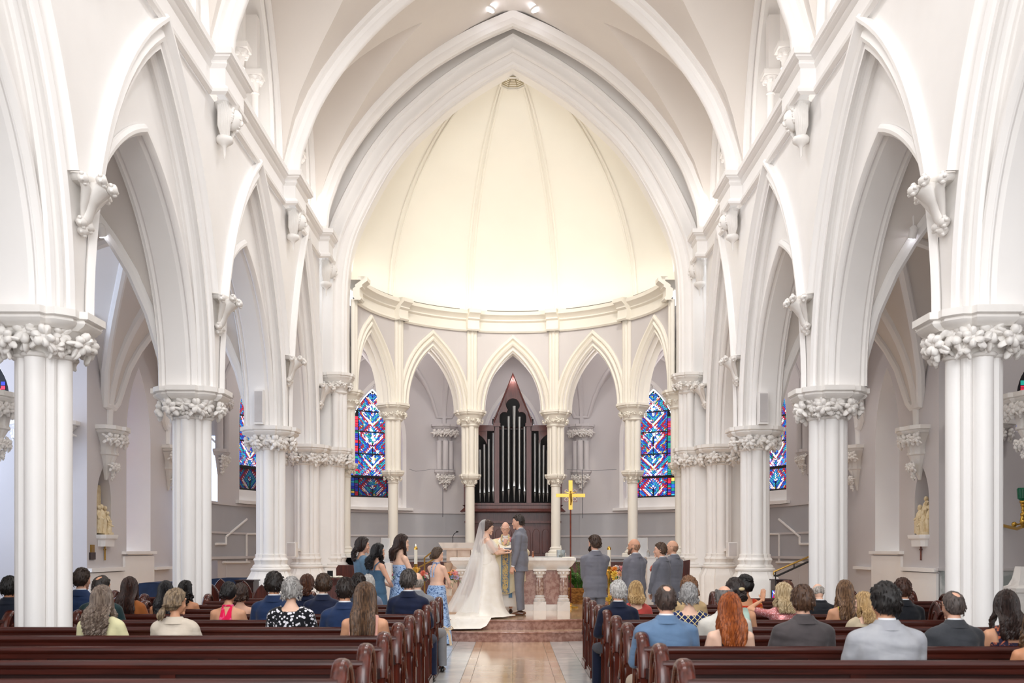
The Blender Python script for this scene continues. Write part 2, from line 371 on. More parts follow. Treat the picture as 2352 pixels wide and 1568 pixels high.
# ---- nave vault
C0 = [(4.08, 8.6), (4.05, 9.0), (3.93, 9.4), (3.68, 10.02), (3.28, 10.66), (2.80, 11.25), (2.31, 11.73), (1.83, 12.12), (1.35, 12.43), (.68, 12.80), (0, 13.1)]
def smoothc(pts, n):
    """Catmull-Rom resample"""
    out = []
    for i in range(len(pts)-1):
        p0 = pts[max(i-1, 0)]; p1 = pts[i]; p2 = pts[i+1]; p3 = pts[min(i+2, len(pts)-1)]
        for j in range(n):
            t = j/n; out.append(tuple(.5*((2*p1[k])+(-p0[k]+p2[k])*t+(2*p0[k]-5*p1[k]+4*p2[k]-p3[k])*t*t+(-p0[k]+3*p1[k]-3*p2[k]+p3[k])*t**3) for k in range(2)))
    out.append(pts[-1]); return out
half = smoothc(C0, 3); NAVEC = [(-x, z) for x, z in half]+[(x, z) for x, z in half[::-1][1:]]
def f1(x):
    x = abs(x); pts = [(px+.24+.05*(px/4), pz+.30*(1-px/4.4)) for px, pz in C0]
    pts = [(0, 13.42)]+[(px, pz) for px, pz in sorted(pts)]
    for i in range(len(pts)-1):
        if pts[i][0] <= x <= pts[i+1][0]:
            t = (x-pts[i][0])/(pts[i+1][0]-pts[i][0]+1e-9); return pts[i][1]*(1-t)+pts[i+1][1]*t
    return 8.6
vb = MB(); rb = MB(); wr = MB()
WX = 4.46
vbays = [(7.61, 2.29), (12.19, 2.29), (16.74, 2.26), (20.6, 1.6), (3.03, 2.29), (-1.55, 2.29)]
for uc, hw in vbays:
    f2 = archf(hw-.22, 12.45-8.6, 8.6); n = 20
    us = [uc-hw+.0+2*hw*i/(2*n) for i in range(2*n+1)]
    mid = []; L = []; R = []
    for u in us:
        z2 = f2(u-uc) if abs(u-uc) < hw-.22 else 8.6
        lo, hi = 0, 4.36
        for _ in range(24):
            m = (lo+hi)/2
            if f1(m) > z2: lo = m
            else: hi = m
        xg = lo; xs = [-xg+2*xg*j/36 for j in range(37)]
        mid.append([(x, u, f1(x)) for x in xs]); zz = f1(xg)
        L.append([(-WX-(.0), u, zz), (-(xg+WX)/2, u, zz), (-xg, u, zz)]); R.append([(xg, u, zz), ((xg+WX)/2, u, zz), (WX, u, zz)])
    vb.grid(mid); vb.grid(L); vb.grid(R)
vb.grid([[(-4.36+8.72*j/60, y, f1(-4.36+8.72*j/60)) for j in range(61)] for y in (22.18, 22.95)])
for s in (-1, 1): vb.box(min(s*4.36, s*4.8), max(s*4.36, s*4.8), 22.1, 23.0, 8.5, 13)
ceil = vb.build('ceiling', VAULT, kind='structure', label='cream plaster groin vault above the nave', smooth=28)
RIBP = [(.30, -.22), (.20, -.22), (.17, -.15), (.10, -.13), (.07, -.09), (.02, -.07), (0, -.04), (0, .04), (.02, .07), (.07, .09), (.10, .13), (.17, .15), (.20, .22), (.30, .22)]
for y in PY[1:4]: MB().sweep(NAVEC, RIBP, lambda u, z, d, y=y: (u, y+.06+d, z)).build('transverse_rib', WHITE, ceil)
# ---- clerestory
for s in (-1, 1):
    cw = MB(); cm = MB(); wi = 0
    for uc, hw in vbays[:4]:
        M = lambda u, z, d, s=s: (s*(WX+d), u, z)
        f2c = arch(hw-.22, 12.45-8.6, 8.6, 14, uc); a = hw-.62; inn = arch(a, 3.0, 9.0, 14, uc)
        inn[0] = (inn[0][0], 8.55); inn[-1] = (inn[-1][0], 8.55)
        cw.fill(inn, f2c, M, 0); cw.fill([(uc-hw, 8.55), (inn[0][0], 8.55)], [(uc-hw, 9.2), (inn[0][0], 9.2)], M, 0)
        cm.sweep(inn, [(.1, -.02), (.06, -.05), (.0, -.05), (-.03, 0), (0, .05), (0, .5)], M)
        cm.sweep([(u, z) for u, z in f2c], [(.02, -.12), (-.03, -.13), (-.07, -.09), (-.07, -.03), (-.03, .02)], M)
        cw.fill(inn, [(uc, 8.5)]*len(inn), M, .5)
        for e in (-.95, 0, .95):
            if hw < 2 and e: e *= .65
            cm.lathe([(.11, 8.56), (.11, 8.7), (.09, 8.74), (.105, 8.8), (.085, 8.86), (.06, 8.9), (.06, 9.62), (.08, 9.64), (.06, 9.67), (.07, 9.8), (.13, 9.93)], (s*(WX+.12), uc+e), 12)
            for q in range(7):
                a_ = 2*pi*q/7; cm.ball((s*(WX+.12)+.11*cos(a_), uc+e+.11*sin(a_), 9.85), .045, 6, 4)
            cm.cbox((s*(WX+.12), uc+e, 9.98), (.3, .3, .09)); cm.cbox((s*(WX+.16), uc+e, 10.5), (.2, .2, 1.0))
    C = cw.build('wall_clerestory_'+SIDE[s], WHITE, kind='structure', label='white clerestory wall above the %s cornice' % SIDE[s])
    cm.build('colonnette', WHITE, C)
# ---- severy builder (exact groins) + ribs
def severy(b, uc, hw, g1, tmax, z0, g2, Mf, a2, n=10, nt=16, ribs=None, rr=.07, rdrop=.03):
    mid = []; L = []; R = []; gl = []; gr = []
    for i in range(2*n+1):
        u = uc-hw+2*hw*i/(2*n); z2 = g2(u-uc) if abs(u-uc) < a2 else z0
        lo, hi = 0, tmax
        for _ in range(22):
            m = (lo+hi)/2
            if g1(m) > z2: lo = m
            else: hi = m
        tg = lo; zz = g1(tg)
        mid.append([Mf(-tg+2*tg*j/nt, u, g1(-tg+2*tg*j/nt)) for j in range(nt+1)])
        L.append([Mf(-tmax, u, zz), Mf(-tg, u, zz)]); R.append([Mf(tg, u, zz), Mf(tmax, u, zz)])
        gl.append(Mf(-tg, u, zz-rdrop)); gr.append(Mf(tg, u, zz-rdrop))
    b.grid(mid); b.grid(L); b.grid(R)
    if ribs is not None:
        for half in (gl[:n+1], gl[n:], gr[:n+1], gr[n:]): pass
        # diagonals run from one corner to the opposite one
        ribs.tube(gl[:n+1]+gr[n+1:], rr, 8, cap=False); ribs.tube(gr[:n+1]+gl[n+1:], rr, 8, cap=False)
def wall_corbel(parent, x, y, z, ang, w=.42, m=STONEW, roses=ROSE, deep=.3, sh=0, name='vault_corbel'):
    """imposts, bell, foliage and pendant; ang = direction it faces (towards the room); sh = height of short shafts under it"""
    R = Matrix.Translation((x, y, z)) @ Matrix.Rotation(ang-pi/2, 4, 'Z'); b = MB()
    def half(k): return [(-w*k, -.02), (w*k, -.02), (w*k, deep*.45*k), (w*.72*k, deep*.78*k), (w*.3*k, deep*.86*k), (w*.22*k, deep*k), (-w*.22*k, deep*k), (-w*.3*k, deep*.86*k), (-w*.72*k, deep*.78*k), (-w*k, deep*.45*k)]
    def loft(pr):
        rows = [[(px, py, zz) for px, py in half(k)] for zz, k in pr]; b.grid(rows, cu=True, M=R); b.add(rows[0], [tuple(range(10))[::-1]], R); b.add(rows[-1], [tuple(range(10))], R)
    loft([(-.15, .82), (-.13, .86), (-.1, .93), (-.08, .9), (-.07, 1), (0, 1)])
    loft([(-.48, .48), (-.40, .50), (-.3, .56), (-.2, .72), (-.14, .84)])
    z1 = -.48
    if sh:
        for q in (-1, 0, 1): b.lathe([(.085, z1-sh), (.085, z1)], (q*.17, .10 if q else .19), 12, M=R, cap=False)
        b.box(-.2, .2, 0, .1, z1-sh, z1, M=R)
        z1 -= sh; rows = None
        loft([(z1-.15, .6), (z1-.13, .64), (z1-.1, .7), (z1-.08, .68), (z1-.07, .76), (z1, .76)])
        z1 -= .13
    else:
        loft([(z1-.06, .44), (z1-.04, .52), (z1, .52)]); z1 -= .06
    loft([(z1-.45, .05), (z1-.36, .12), (z1-.2, .24), (z1-.08, .36), (z1, .45)])
    o = b.build(name, m, parent); rr = random.Random(int(abs(x*31+y*17)))
    def rose(px, py, pz, k):
        q = obj('rosette', roses[rr.randrange(3)], o); v = R @ Vector((px, py, pz)); q.location = v; q.rotation_euler = (0, rr.uniform(-1, 1), ang+pi/2+pi+math.atan2(px, .3)*-.6); q.scale = (k,)*3
    for i in range(6): rose(-w*.78+w*1.56*i/5, deep*(.5+.35*(1-abs(i-2.5)/2.5)), -.24, 1.25)
    if sh:
        for i in range(5): rose(-w*.55+w*1.1*i/4, deep*.5, z1-.08, .95)
    for i in range(3): rose(-w*.25+w*.25*i, deep*.4, z1-.20, 1.0)
    rose(0, deep*.28, z1-.36, .9)
    return o
# ---- aisles: vaults, ribs, outer walls
AO = 7.7; ac = (5.0+AO)/2; ah = (AO-5.0)/2
g1a = archf(ah+.02, 3.05, 3.9)
def glass_pane(name, parent, W_, z0, zs, rise, Mf, d, seed=1, cols=None, bars=(), lit=1.0):
    """leaded glass: lead sheet with coloured quarries standing proud of it"""
    r = random.Random(seed); a = W_/2; f = archf(a, rise, zs); lead = MB(); c = arch(a, rise, zs, 10); poly = [(-a, z0)]+c+[(a, z0)]
    lead.fill([(u, z0) for u, z in c], c, Mf, d+.012)
    PAL = PALETTE; gb = MB()
    step = .034; top = zs+rise; PR = .62
    def inside(u, z): return abs(u) < a-.015 and z0+.02 < z < f(u)-.02
    n = int((W_+top-z0)/step)+2; zc0 = z0+(top-z0)*.48
    for sg in (1, -1):
        dx, dz = .7071*sg, .7071
        for i in range(-n, n):
            for j in range(-n, n):
                p = (j+.5*(i % 2))*step*2.1; q = i*step; cu = dx*p-dz*q*sg; cz = zc0+dz*p+abs(dx)*q
                if abs(cu) > a*.63 or not inside(cu, cz) or (cu >= 0) != (sg > 0): continue
                k = (abs(cu)+abs(((cz-zc0+PR*.5) % PR)-PR*.5))/PR; rg = int(k*9)
                ci = {0: 7, 1: 0, 2: 2, 3: 0, 4: 7, 5: 3, 6: 0, 7: 2, 8: 3}.get(rg, 0)
                if r.random() < .22: ci = r.randrange(len(PAL))
                hl, hw_ = step*.9, step*.31
                qd = [(cu+dx*sx*hl-dz*sg*sy*hw_, cz+dz*sx*hl+abs(dx)*sy*hw_) for sx, sy in ((-1, -1), (1, -1), (1, 1), (-1, 1))]
                gb.add([Mf(u, z, d) for u, z in qd], [(0, 1, 2, 3)], None, ci)
    for k in range(-3, 4):   # white lozenge outlines
        for sg in (1, -1):
            for tt in range(14):
                u0, zz0 = sg*(tt*.022), zc0+k*PR+PR*.5-tt*.022
                for mir in (1, -1):
                    zq = zc0+k*PR+mir*(PR*.5-tt*.022)
                    if inside(u0, zq) and abs(u0) < a*.6: gb.add([Mf(u0+sg*.0, zq, d-.004), Mf(u0+sg*.017, zq-mir*.017, d-.004), Mf(u0+sg*.017, zq-mir*.017-.016, d-.004), Mf(u0, zq-.016, d-.004)], [(0, 1, 2, 3)], None, 7 if k % 2 else 3)
    # borders: upright quarries
    for e in (-1, 1):
        for lane, (lo, hi) in enumerate(((.66, .80), (.83, .97))):
            z = z0+.03
            while z < top:
                h = r.uniform(.04, .11); u0, u1 = e*a*lo, e*a*hi; um = (u0+u1)/2
                if inside(um, z+h) and inside(u1*.99, z+h):
                    ci = ([0, 4, 2, 1, 5] if lane else [3, 3, 1, 6, 4])[r.randrange(5)]
                    gb.add([Mf(u, zz, d) for u, zz in ((min(u0, u1), z), (max(u0, u1), z), (max(u0, u1), z+h-.012), (min(u0, u1), z+h-.012))], [(0, 1, 2, 3)], None, ci)
                z += h
    # medallions
    for zz, rr in ((z0+(top-z0)*.48, W_*.15), (z0+(top-z0)*.8, W_*.05), (z0+(top-z0)*.2, W_*.05)) if top-z0 > 1.5 else ():
        for i in range(26 if rr > .12 else 9):
            an = r.random()*2*pi; q = rr*sqrt(r.random()); cu, cz = q*cos(an), zz+q*sin(an)*1.25; rs = r.uniform(.018, .04)
            gb.add([Mf(cu+rs*cos(2*pi*k/6), cz+rs*sin(2*pi*k/6), d-.006-.0004*i) for k in range(6)], [tuple(range(6))], None, (7 if r.random() < .7 else r.randrange(7)))
    L_ = lead.build('lead_net', LEAD, parent, smooth=0); g = gb.build(name, [PALM[i] if lit > .5 else PALD[i] for i in range(8)], parent, smooth=0); g['kind'] = 'stuff'
    bb = MB()
    for zb, th in bars: bb.prism([(-min(a, a), zb-th), (a, zb-th), (a, zb+th), (-a, zb+th)], d-.03, d+.012, Mf)
    if bars: bb.build('saddle_bar', LEAD, parent, smooth=0)
PALETTE = ['2a62d8', '2b35a8', '3fb4d2', 'c32a44', '1f8a7c', 'f2cf6a', '6a3a9e', 'f4f8ff']
PALM = [emis('glass_'+c, c, .85 if i != 7 else 1.15) for i, c in enumerate(PALETTE)]
PALD = [mat('dim_glass_'+c, c, .2) for c in PALETTE]
SKYG = emis('daylit_glass', 'cfe0ff', 1.35)
wallm = {-1: None, 1: None}
for s in (-1, 1):
    sd = SIDE[s]; vb = MB(); rbm = MB()
    bays = baysof()[0:]
    for uc, hw in bays:
        g2 = archf(hw-.28, 2.98, 3.86)
        severy(vb, uc, hw, g1a, ah, 3.9, g2, lambda t, u, z, s=s: (s*(ac+t), u, z), hw-.28, ribs=rbm, rr=.085)
    V = vb.build('ceiling_aisle_'+sd, VAULT, kind='structure', label='cream groin vault above the %s aisle' % sd, smooth=28)
    rbm.build('diagonal_rib', WHITE, V)
    tc = arch(ah-.02, 2.92, 3.9, 14, ac)
    for y in PY[1:5]:
        MB().sweep(tc, [(.16, -.2), (.1, -.2), (.06, -.12), (.0, -.1), (-.03, -.04), (-.03, .04), (0, .1), (.06, .12), (.1, .2), (.16, .2)], lambda u, z, d, s=s, y=y: (s*u, y+d, z)).build('transverse_rib', WHITE, V)
        # springing block between the ribs and the column
        o = obj('x', MB().box(-.42, .42, -.38, .38, 0, .5).mesh('springer', WHITE), V); bpy.data.objects.remove(o)
    # outer wall of the aisle: solid up to the chapel, open towards it, then pier with niche, lancet window, end wall
    Mo = lambda u, z, d, s=s: (s*(AO+d), u, z)
    ob = MB(); ob.fill([(0, 0), (14.6, 0)], [(0, 7.0), (14.6, 7.0)], Mo, 0); ob.box(min(s*AO, s*11.5), max(s*AO, s*11.5), 14.3, 14.6, 0, 7)
    # pier face 18.0-19.65 with a pointed niche
    n0, n1, nz0, nzs = 18.40, 19.10, 1.83, 2.45; nc = arch(.33, .68, nzs, 8, 18.75); nf = [(nc[0][0], nz0)]+nc+[(nc[-1][0], nz0)]
    ob.fill(nf, [(u, 7.0) for u, z in nf], Mo, 0); ob.fill([(nf[0][0], 0), (nf[-1][0], 0)], [(nf[0][0], nz0), (nf[-1][0], nz0)], Mo, 0)
    ob.fill([(18.0, 0), (nf[0][0], 0)], [(18.0, 7), (nf[0][0], 7)], Mo, 0); ob.fill([(nf[-1][0], 0), (19.55, 0)], [(nf[-1][0], 7), (19.55, 7)], Mo, 0)
    ob.sweep(nf, [(0, 0), (0, .3)], Mo, close=True); ob.fill(nf, [(18.75, nz0)]*len(nf), Mo, .3)
    # window recess 19.85-21.1
    wc_, wa = 20.5, .66; lc = arch(wa, 1.55, 3.75, 12, wc_); lf = [(lc[0][0], 1.46)]+lc+[(lc[-1][0], 1.46)]
    ob.fill(lf, [(u, 7.0) for u, z in lf], Mo, 0); ob.fill([(lf[0][0], 0), (lf[-1][0], 0)], [(lf[0][0], 1.46), (lf[-1][0], 1.46)], Mo, 0)
    ob.fill([(19.55, 0), (lf[0][0], 0)], [(19.55, 7), (lf[0][0], 7)], Mo, 0); ob.fill([(lf[-1][0], 0), (24.0, 0)], [(lf[-1][0], 7), (24.0, 7)], Mo, 0)
    wo = ob.build('wall_aisle_'+sd, GREY, kind='structure', label='grey plaster outer wall of the %s aisle' % sd)
    rv = MB(); rv.sweep(lf, [(0, 0), (-.14, .55)], Mo); rv.prism([(lf[0][0], 1.44), (lf[-1][0], 1.44), (lf[-1][0], 1.46), (lf[0][0], 1.46)], -.03, .6, Mo); rv.build('window_reveal', WHITE, wo)
    wn = MB(); l2 = arch(wa-.14, 1.40, 3.75, 12, wc_); l2f = [(l2[0][0], 1.62)]+l2+[(l2[-1][0], 1.62)]
    wn.sweep(l2f, [(0, .50), (-.05, .50), (-.07, .53), (-.07, .6)], Mo, close=True); wi_ = wn.build('window_%d' % (1 if s < 0 else 2), WHITE, kind='structure', label='tall narrow lancet window deep in the %s aisle wall' % sd)
    glass_pane('glass_quarry', wi_, .92, 1.7, 3.75, 1.3, lambda u, z, d, s=s: (s*(AO+.58+d), wc_+u, z), 0, 11, lit=1 if s < 0 else 0)
    if s < 0: MB().fill([(19.9, 1.65), (21.1, 1.65)], [(19.9, 5), (21.1, 5)], Mo, .62).build('window_daylight', SKYG, wi_)
    # corbels
    wall_corbel(wo, s*AO, 14.75, 3.86, 0 if s < 0 else pi, .46, deep=.42)
    wall_corbel(wo, s*AO, 18.85, 3.86, 0 if s < 0 else pi, .50, deep=.42)
    wall_corbel(wo, s*AO, 22.25, 3.86, 0 if s < 0 else pi, .42, deep=.40)
    # dado ledges stepping around the window
    db = MB()
    for (u0, u1, z, dz, dd) in ((18.0, 19.6, 1.14, .07, .09), (19.6, 21.3, 1.46, .06, .09), (21.3, 22.3, 1.12, .06, .09)):
        db.prism([(u0, z), (u1, z), (u1, z+dz), (u0, z+dz)], -dd, .01, Mo)
    db.prism([(18.0, 0), (19.65, 0), (19.65, 1.12), (18.0, 1.12)], -.05, .01, Mo); db.prism([(19.65, 0), (21.25, 0), (21.25, 1.42), (19.65, 1.42)], -.05, .01, Mo)
    db.build('dado_ledge', WHITE, wo)
    # chapel beyond the aisle: far wall facing the photographer
    ch = MB(); Mf_ = lambda u, z, d, s=s: (s*u, 18.0+d, z)
    wcx = 9.72; cc = arch(.62, 1.0, 4.25, 10, wcx); cf = [(cc[0][0], 3.68)]+cc+[(cc[-1][0], 3.68)]
    ch.fill(cf, [(u, 7) for u, z in cf], Mf_, 0); ch.fill([(cf[0][0], 0), (cf[-1][0], 0)], [(cf[0][0], 3.68), (cf[-1][0], 3.68)], Mf_, 0)
    ch.fill([(AO, 0), (cf[0][0], 0)], [(AO, 7), (cf[0][0], 7)], Mf_, 0); ch.fill([(cf[-1][0], 0), (11.5, 0)], [(cf[-1][0], 7), (11.5, 7)], Mf_, 0); ch.sweep(cf, [(0, 0), (-.05, .2)], Mf_, close=True)
    ch.box(min(s*11.5, s*11.7), max(s*11.5, s*11.7), 14.3, 18.2, 0, 7); ch.box(min(s*AO, s*11.6), max(s*AO, s*11.6), 14.3, 18.2, 6.95, 7.05)
    cw_ = ch.build('wall_chapel_'+sd, GREY, kind='structure', label='plain plaster far wall of the side chapel on the %s' % sd)
    wall_corbel(cw_, s*8.42, 18.0, 3.86, -pi/2, .60, deep=.42)
    wd = MB().sweep(cf, [(0, .12), (-.05, .12), (-.05, .2)], Mf_, close=True).build('window_%d' % (3 if s < 0 else 4), WHITE, kind='structure', label='stained glass window in the far wall of the %s chapel' % sd)
    glass_pane('glass_quarry', wd, 1.1, 3.74, 4.25, .9, lambda u, z, d, s=s: (s*wcx+u, 18.2+d, z), 0, 12)
    if s > 0:
        MARB = mat('grey_marble', 'cfd2d0', .3, c2='a9b0ae', vs=5, stretch=(1, 1, 1), fac=(.45, .6))
        MB().box(AO+.02, 11.5, 17.93, 18.0, 0, 1.17).build('marble_dado', MARB, cw_); MB().box(AO-.06, 11.5, 17.9, 18.0, 1.17, 1.22).build('dado_ledge', GREY, cw_)
    # end wall closing the aisle beside the ambulatory, with a bright window and stair string mouldings
    eb = MB(); E = 24.0
    eb.box(min(s*6.9, s*9), max(s*6.9, s*9), E, E+.2, 0, 1.35); eb.box(min(s*6.9, s*9), max(s*6.9, s*9), E, E+.2, 4.3, 7.2); eb.box(min(s*7.6, s*9), max(s*7.6, s*9), E, E+.2, 1.35, 4.3)
    ew = eb.build('wall_end_'+sd, GREY, kind='structure', label='short end wall of the %s aisle with a bright window' % sd)
    e2 = MB(); Me = lambda u, z, d, s=s: (s*u, E+d, z)
    e2.sweep([(6.98, 1.35), (6.98, 4.0), (7.3, 4.3), (7.6, 4.0), (7.6, 1.35)], [(0, -.03), (-.05, -.03), (-.05, .1)], Me)
    e2.build('window_frame', WHITE, ew); MB().box(min(s*6.95, s*7.65), max(s*6.95, s*7.65), E+.12, E+.14, 1.3, 4.35).build('window_pane', SKYG if s < 0 else GREY, ew)
# ---- chancel arch
C1 = [(3.78, 5.55), (3.78, 7.0), (3.74, 7.87), (3.60, 8.55), (3.32, 9.21), (2.84, 10.09), (2.34, 10.76), (1.88, 11.2), (1.38, 11.63), (.7, 12.1), (0, 12.5)]
h1 = smoothc(C1, 3); CH = [(-x, z) for x, z in h1]+[(x, z) for x, z in h1[::-1][1:]]
CY = 22.3
Mch = lambda u, z, d: (u, CY+d, z)
cb = MB(); h0 = [(-x, f1(x)+.02) for x in [4.5-4.5*i/30 for i in range(31)]]; out = []
for i, (u, z) in enumerate(CH):
    out.append((u, z))
top = [(u*1.0, 14.2) for u, z in CH]
cb.fill(CH, [(min(max(u*1.25, -4.9), 4.9), 14.2) if z > 8 else (math.copysign(4.9, u), z+.0) for u, z in CH], Mch, .34)
CW = cb.build('wall_chancel', WHITE, kind='structure', label='white wall pierced by the great pointed chancel arch')
MB().sweep(CH, [(.62, .34), (.62, .16), (.59, .12), (.52, .12), (.50, .15), (.36, .15), (.33, .13), (.28, .13), (.25, .18), (.27, .24), (.22, .28), (.14, .28), (.10, .26), (.05, .28), (.02, .33), (.04, .38), (0, .42), (0, .75), (.1, .8)], Mch).build('arch_moulding', WHITE, CW)
MB().sweep(NAVEC, [(.32, -.12), (.24, -.14), (.16, -.12), (.10, -.15), (.03, -.15), (-.01, -.1), (0, -.03), (.05, .02), (.02, .06), (.04, .12), (.2, .15), (.3, .5)], lambda u, z, d: (u, 22.05+d, z)).build('transverse_rib', WHITE, CW)
for s in (-1, 1):
    j = MB(); j.box(min(s*4.12, s*5.3), max(s*4.12, s*5.3), 22.5, 23.15, PL, 8.6); j.box(min(s*3.84, s*4.5), max(s*3.84, s*4.5), 22.78, 23.08, 3.86, 9.0)
    j.build('jamb', WHITE, CW)
    column('slender white respond of the %s chancel pier with foliate capital' % SIDE[s], s*4.10, 22.78, PL, 1.02, 1.45, 3.86, R=.25, rM=.09, rm=.05, hab=.42)
    t = thing('clustered_column', 'tall white upper shafts on the %s jamb of the chancel arch' % SIDE[s], 'column', (s*4.02, 22.72, 3.86))
    shafts(t, 0, 0, 0, 1.3, .24, .085, .05); b = MB(); b.lathe([(.22, 1.22), (.25, 1.25), (.22, 1.29), (.24, 1.34), (.3, 1.45), (.37, 1.54)], (0, 0), 20)
    cp = b.build('capital', STONEW, t); ring_of_roses(cp, 0, 0, 1.43, .31, 12, .9, seed=3); abacus_mb(MB(), 0, 0, 1.54, 1.68, .40).build('abacus', STONEW, t)
# ---- apse arcade on a half circle
AR = 3.75; AC = 22.9; BW = rad(34)
def Ma(th, z, d): return ((AR+d)*sin(th), AC+(AR+d)*cos(th), z)
ab = MB(); am = MB(); W3 = BW*AR
for i in range(-2, 3):
    tc_ = i*BW; Mi = lambda u, z, d, tc_=tc_: Ma(tc_+u/AR, z, d)
    ic = arch(.74, 1.56, 5.25, 14)
    ab.fill(ic, [(u, 7.45) for u, z in ic], Mi, .0); ab.fill(ic, [(u, 7.45) for u, z in ic], Mi, .36)
    for e, q in ((-W3/2, -.74), (.74, W3/2)):
        for dd in (0, .36): ab.fill([(e, 5.2), (q, 5.2)], [(e, 7.45), (q, 7.45)], Mi, dd)
    am.sweep(ic, [(.36, .0), (.36, -.04), (.33, -.07), (.29, -.07), (.27, -.03), (.25, .0), (.23, -.05), (.19, -.08), (.15, -.06), (.13, -.01), (.10, .02), (.09, -.02), (.05, -.04), (.02, -.01), (0, .04), (0, .14), (.02, .18), (0, .22), (0, .36)], Mi)
AW = ab.build('wall_apse', GREY, kind='structure', label='pale curved wall of the apse above the pointed arcade')
am.build('arch_moulding', CREAM, AW)
# vertical shafts + entablature ring
sb = MB()
for i in range(-3, 3):
    th = (i+.5)*BW
    for q, dr in ((-.085, .03), (0, .06), (.085, .03)):
        x, y, _ = Ma(th+q/AR, 0, -dr); sb.lathe([(.055, 5.25), (.055, 7.36)], (x, y), 10, cap=False)
sb.build('wall_shaft', CREAM, AW)
ENT = [(0, 7.34), (-.05, 7.33), (-.08, 7.37), (-.05, 7.41), (-.04, 7.43), (-.04, 7.60), (-.07, 7.62), (-.10, 7.64), (-.09, 7.67), (-.10, 7.69), (-.17, 7.74), (-.2, 7.76), (-.22, 7.77), (-.22, 7.86), (-.16, 7.88), (-.14, 7.80), (.25, 7.80)]
ctrl = []; half_ = .17/AR
th = rad(-92)
segs = [rad(-92)]
for i in range(-3, 3):
    t0 = (i+.5)*BW; segs += [t0-half_, t0+half_]
segs.append(rad(92)); segs[0] = segs[1]-.001; segs[-1] = segs[-2]+.001; path = []
for k in range(len(segs)-1):
    jog = .16 if k % 2 == 1 else 0; n = 3 if jog else 8
    for q in range(n+1): path.append((segs[k]+(segs[k+1]-segs[k])*q/n, jog))
rows = [[Ma(t, z, d-j) for d, z in ENT] for t, j in path]
MB().grid(rows).build('entablature', CREAM, AW)
gp = MB()   # thin dark tubes, shade painted in as a line along the cove lip
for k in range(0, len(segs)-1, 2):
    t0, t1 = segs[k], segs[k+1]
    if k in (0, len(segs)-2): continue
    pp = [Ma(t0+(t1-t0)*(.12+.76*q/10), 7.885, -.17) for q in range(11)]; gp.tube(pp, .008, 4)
gp.build('cove_shadow_line', mat('painted_cove_shadow', '6b6560', .8), AW)
# dome
fd = archf(4.05, 5.25, 7.82); dp = [(4.05*sin(k*pi/2/24), 0) for k in range(25)][::-1]
dd = []
for k in range(25):
    r_ = 4.05*(1-(k/24)**1.15)+.0; dd.append((max(r_, .001), fd(r_)))
rows = [[(r_*sin(rad(-96+192*j/64)), AC+.12+r_*cos(rad(-96+192*j/64)), z) for j in range(65)] for r_, z in dd]
DM = MB().grid(rows).build('ceiling_dome', DOME, kind='structure', label='warm cream ribbed half dome over the apse', smooth=60)
rbm = MB()
for i in range(-3, 3):
    for e in (-.022, .022):
        th = (i+.5)*BW; pts = [((r_-.012)*sin(th+e*min(1.4, 4/(r_+1.2))), AC+.12+(r_-.012)*cos(th+e), z-.012) for r_, z in dd[:22]]
        rbm.tube(pts, .030, 6, cap=False)
rbm.build('dome_rib', DOME, DM)
vn = MB(); oc8 = [(.31*cos(a), AC+.46+.31*sin(a)) for a in [rad(22.5+45*i) for i in range(8)]]
for k_, rr_, z_ in ((1.0, .022, 12.44), (.92, .014, 12.47)): vn.tube([(x*k_, AC+.46+(y-AC-.54)*k_, z_) for x, y in oc8], rr_, 6, close=True)
for x, y in oc8: vn.tube([(x, y, 12.45), (x*.25, AC+.46+(y-AC-.54)*.25+.02, 12.76)], .016, 5)
vt = vn.build('dome_vent', CREAM, DM)
LOUV = mat('vent_louvre', 'cdbf9c', .7)
for i in range(9):
    k = 1-.09*i; MB().tube([(x*k, AC+.46+(y-AC-.54)*k, 12.465+.034*i) for x, y in oc8], [(.006, .022)]*8, 4, close=True, up=(0, 0, 1)).build('louvre', LOUV, vt)
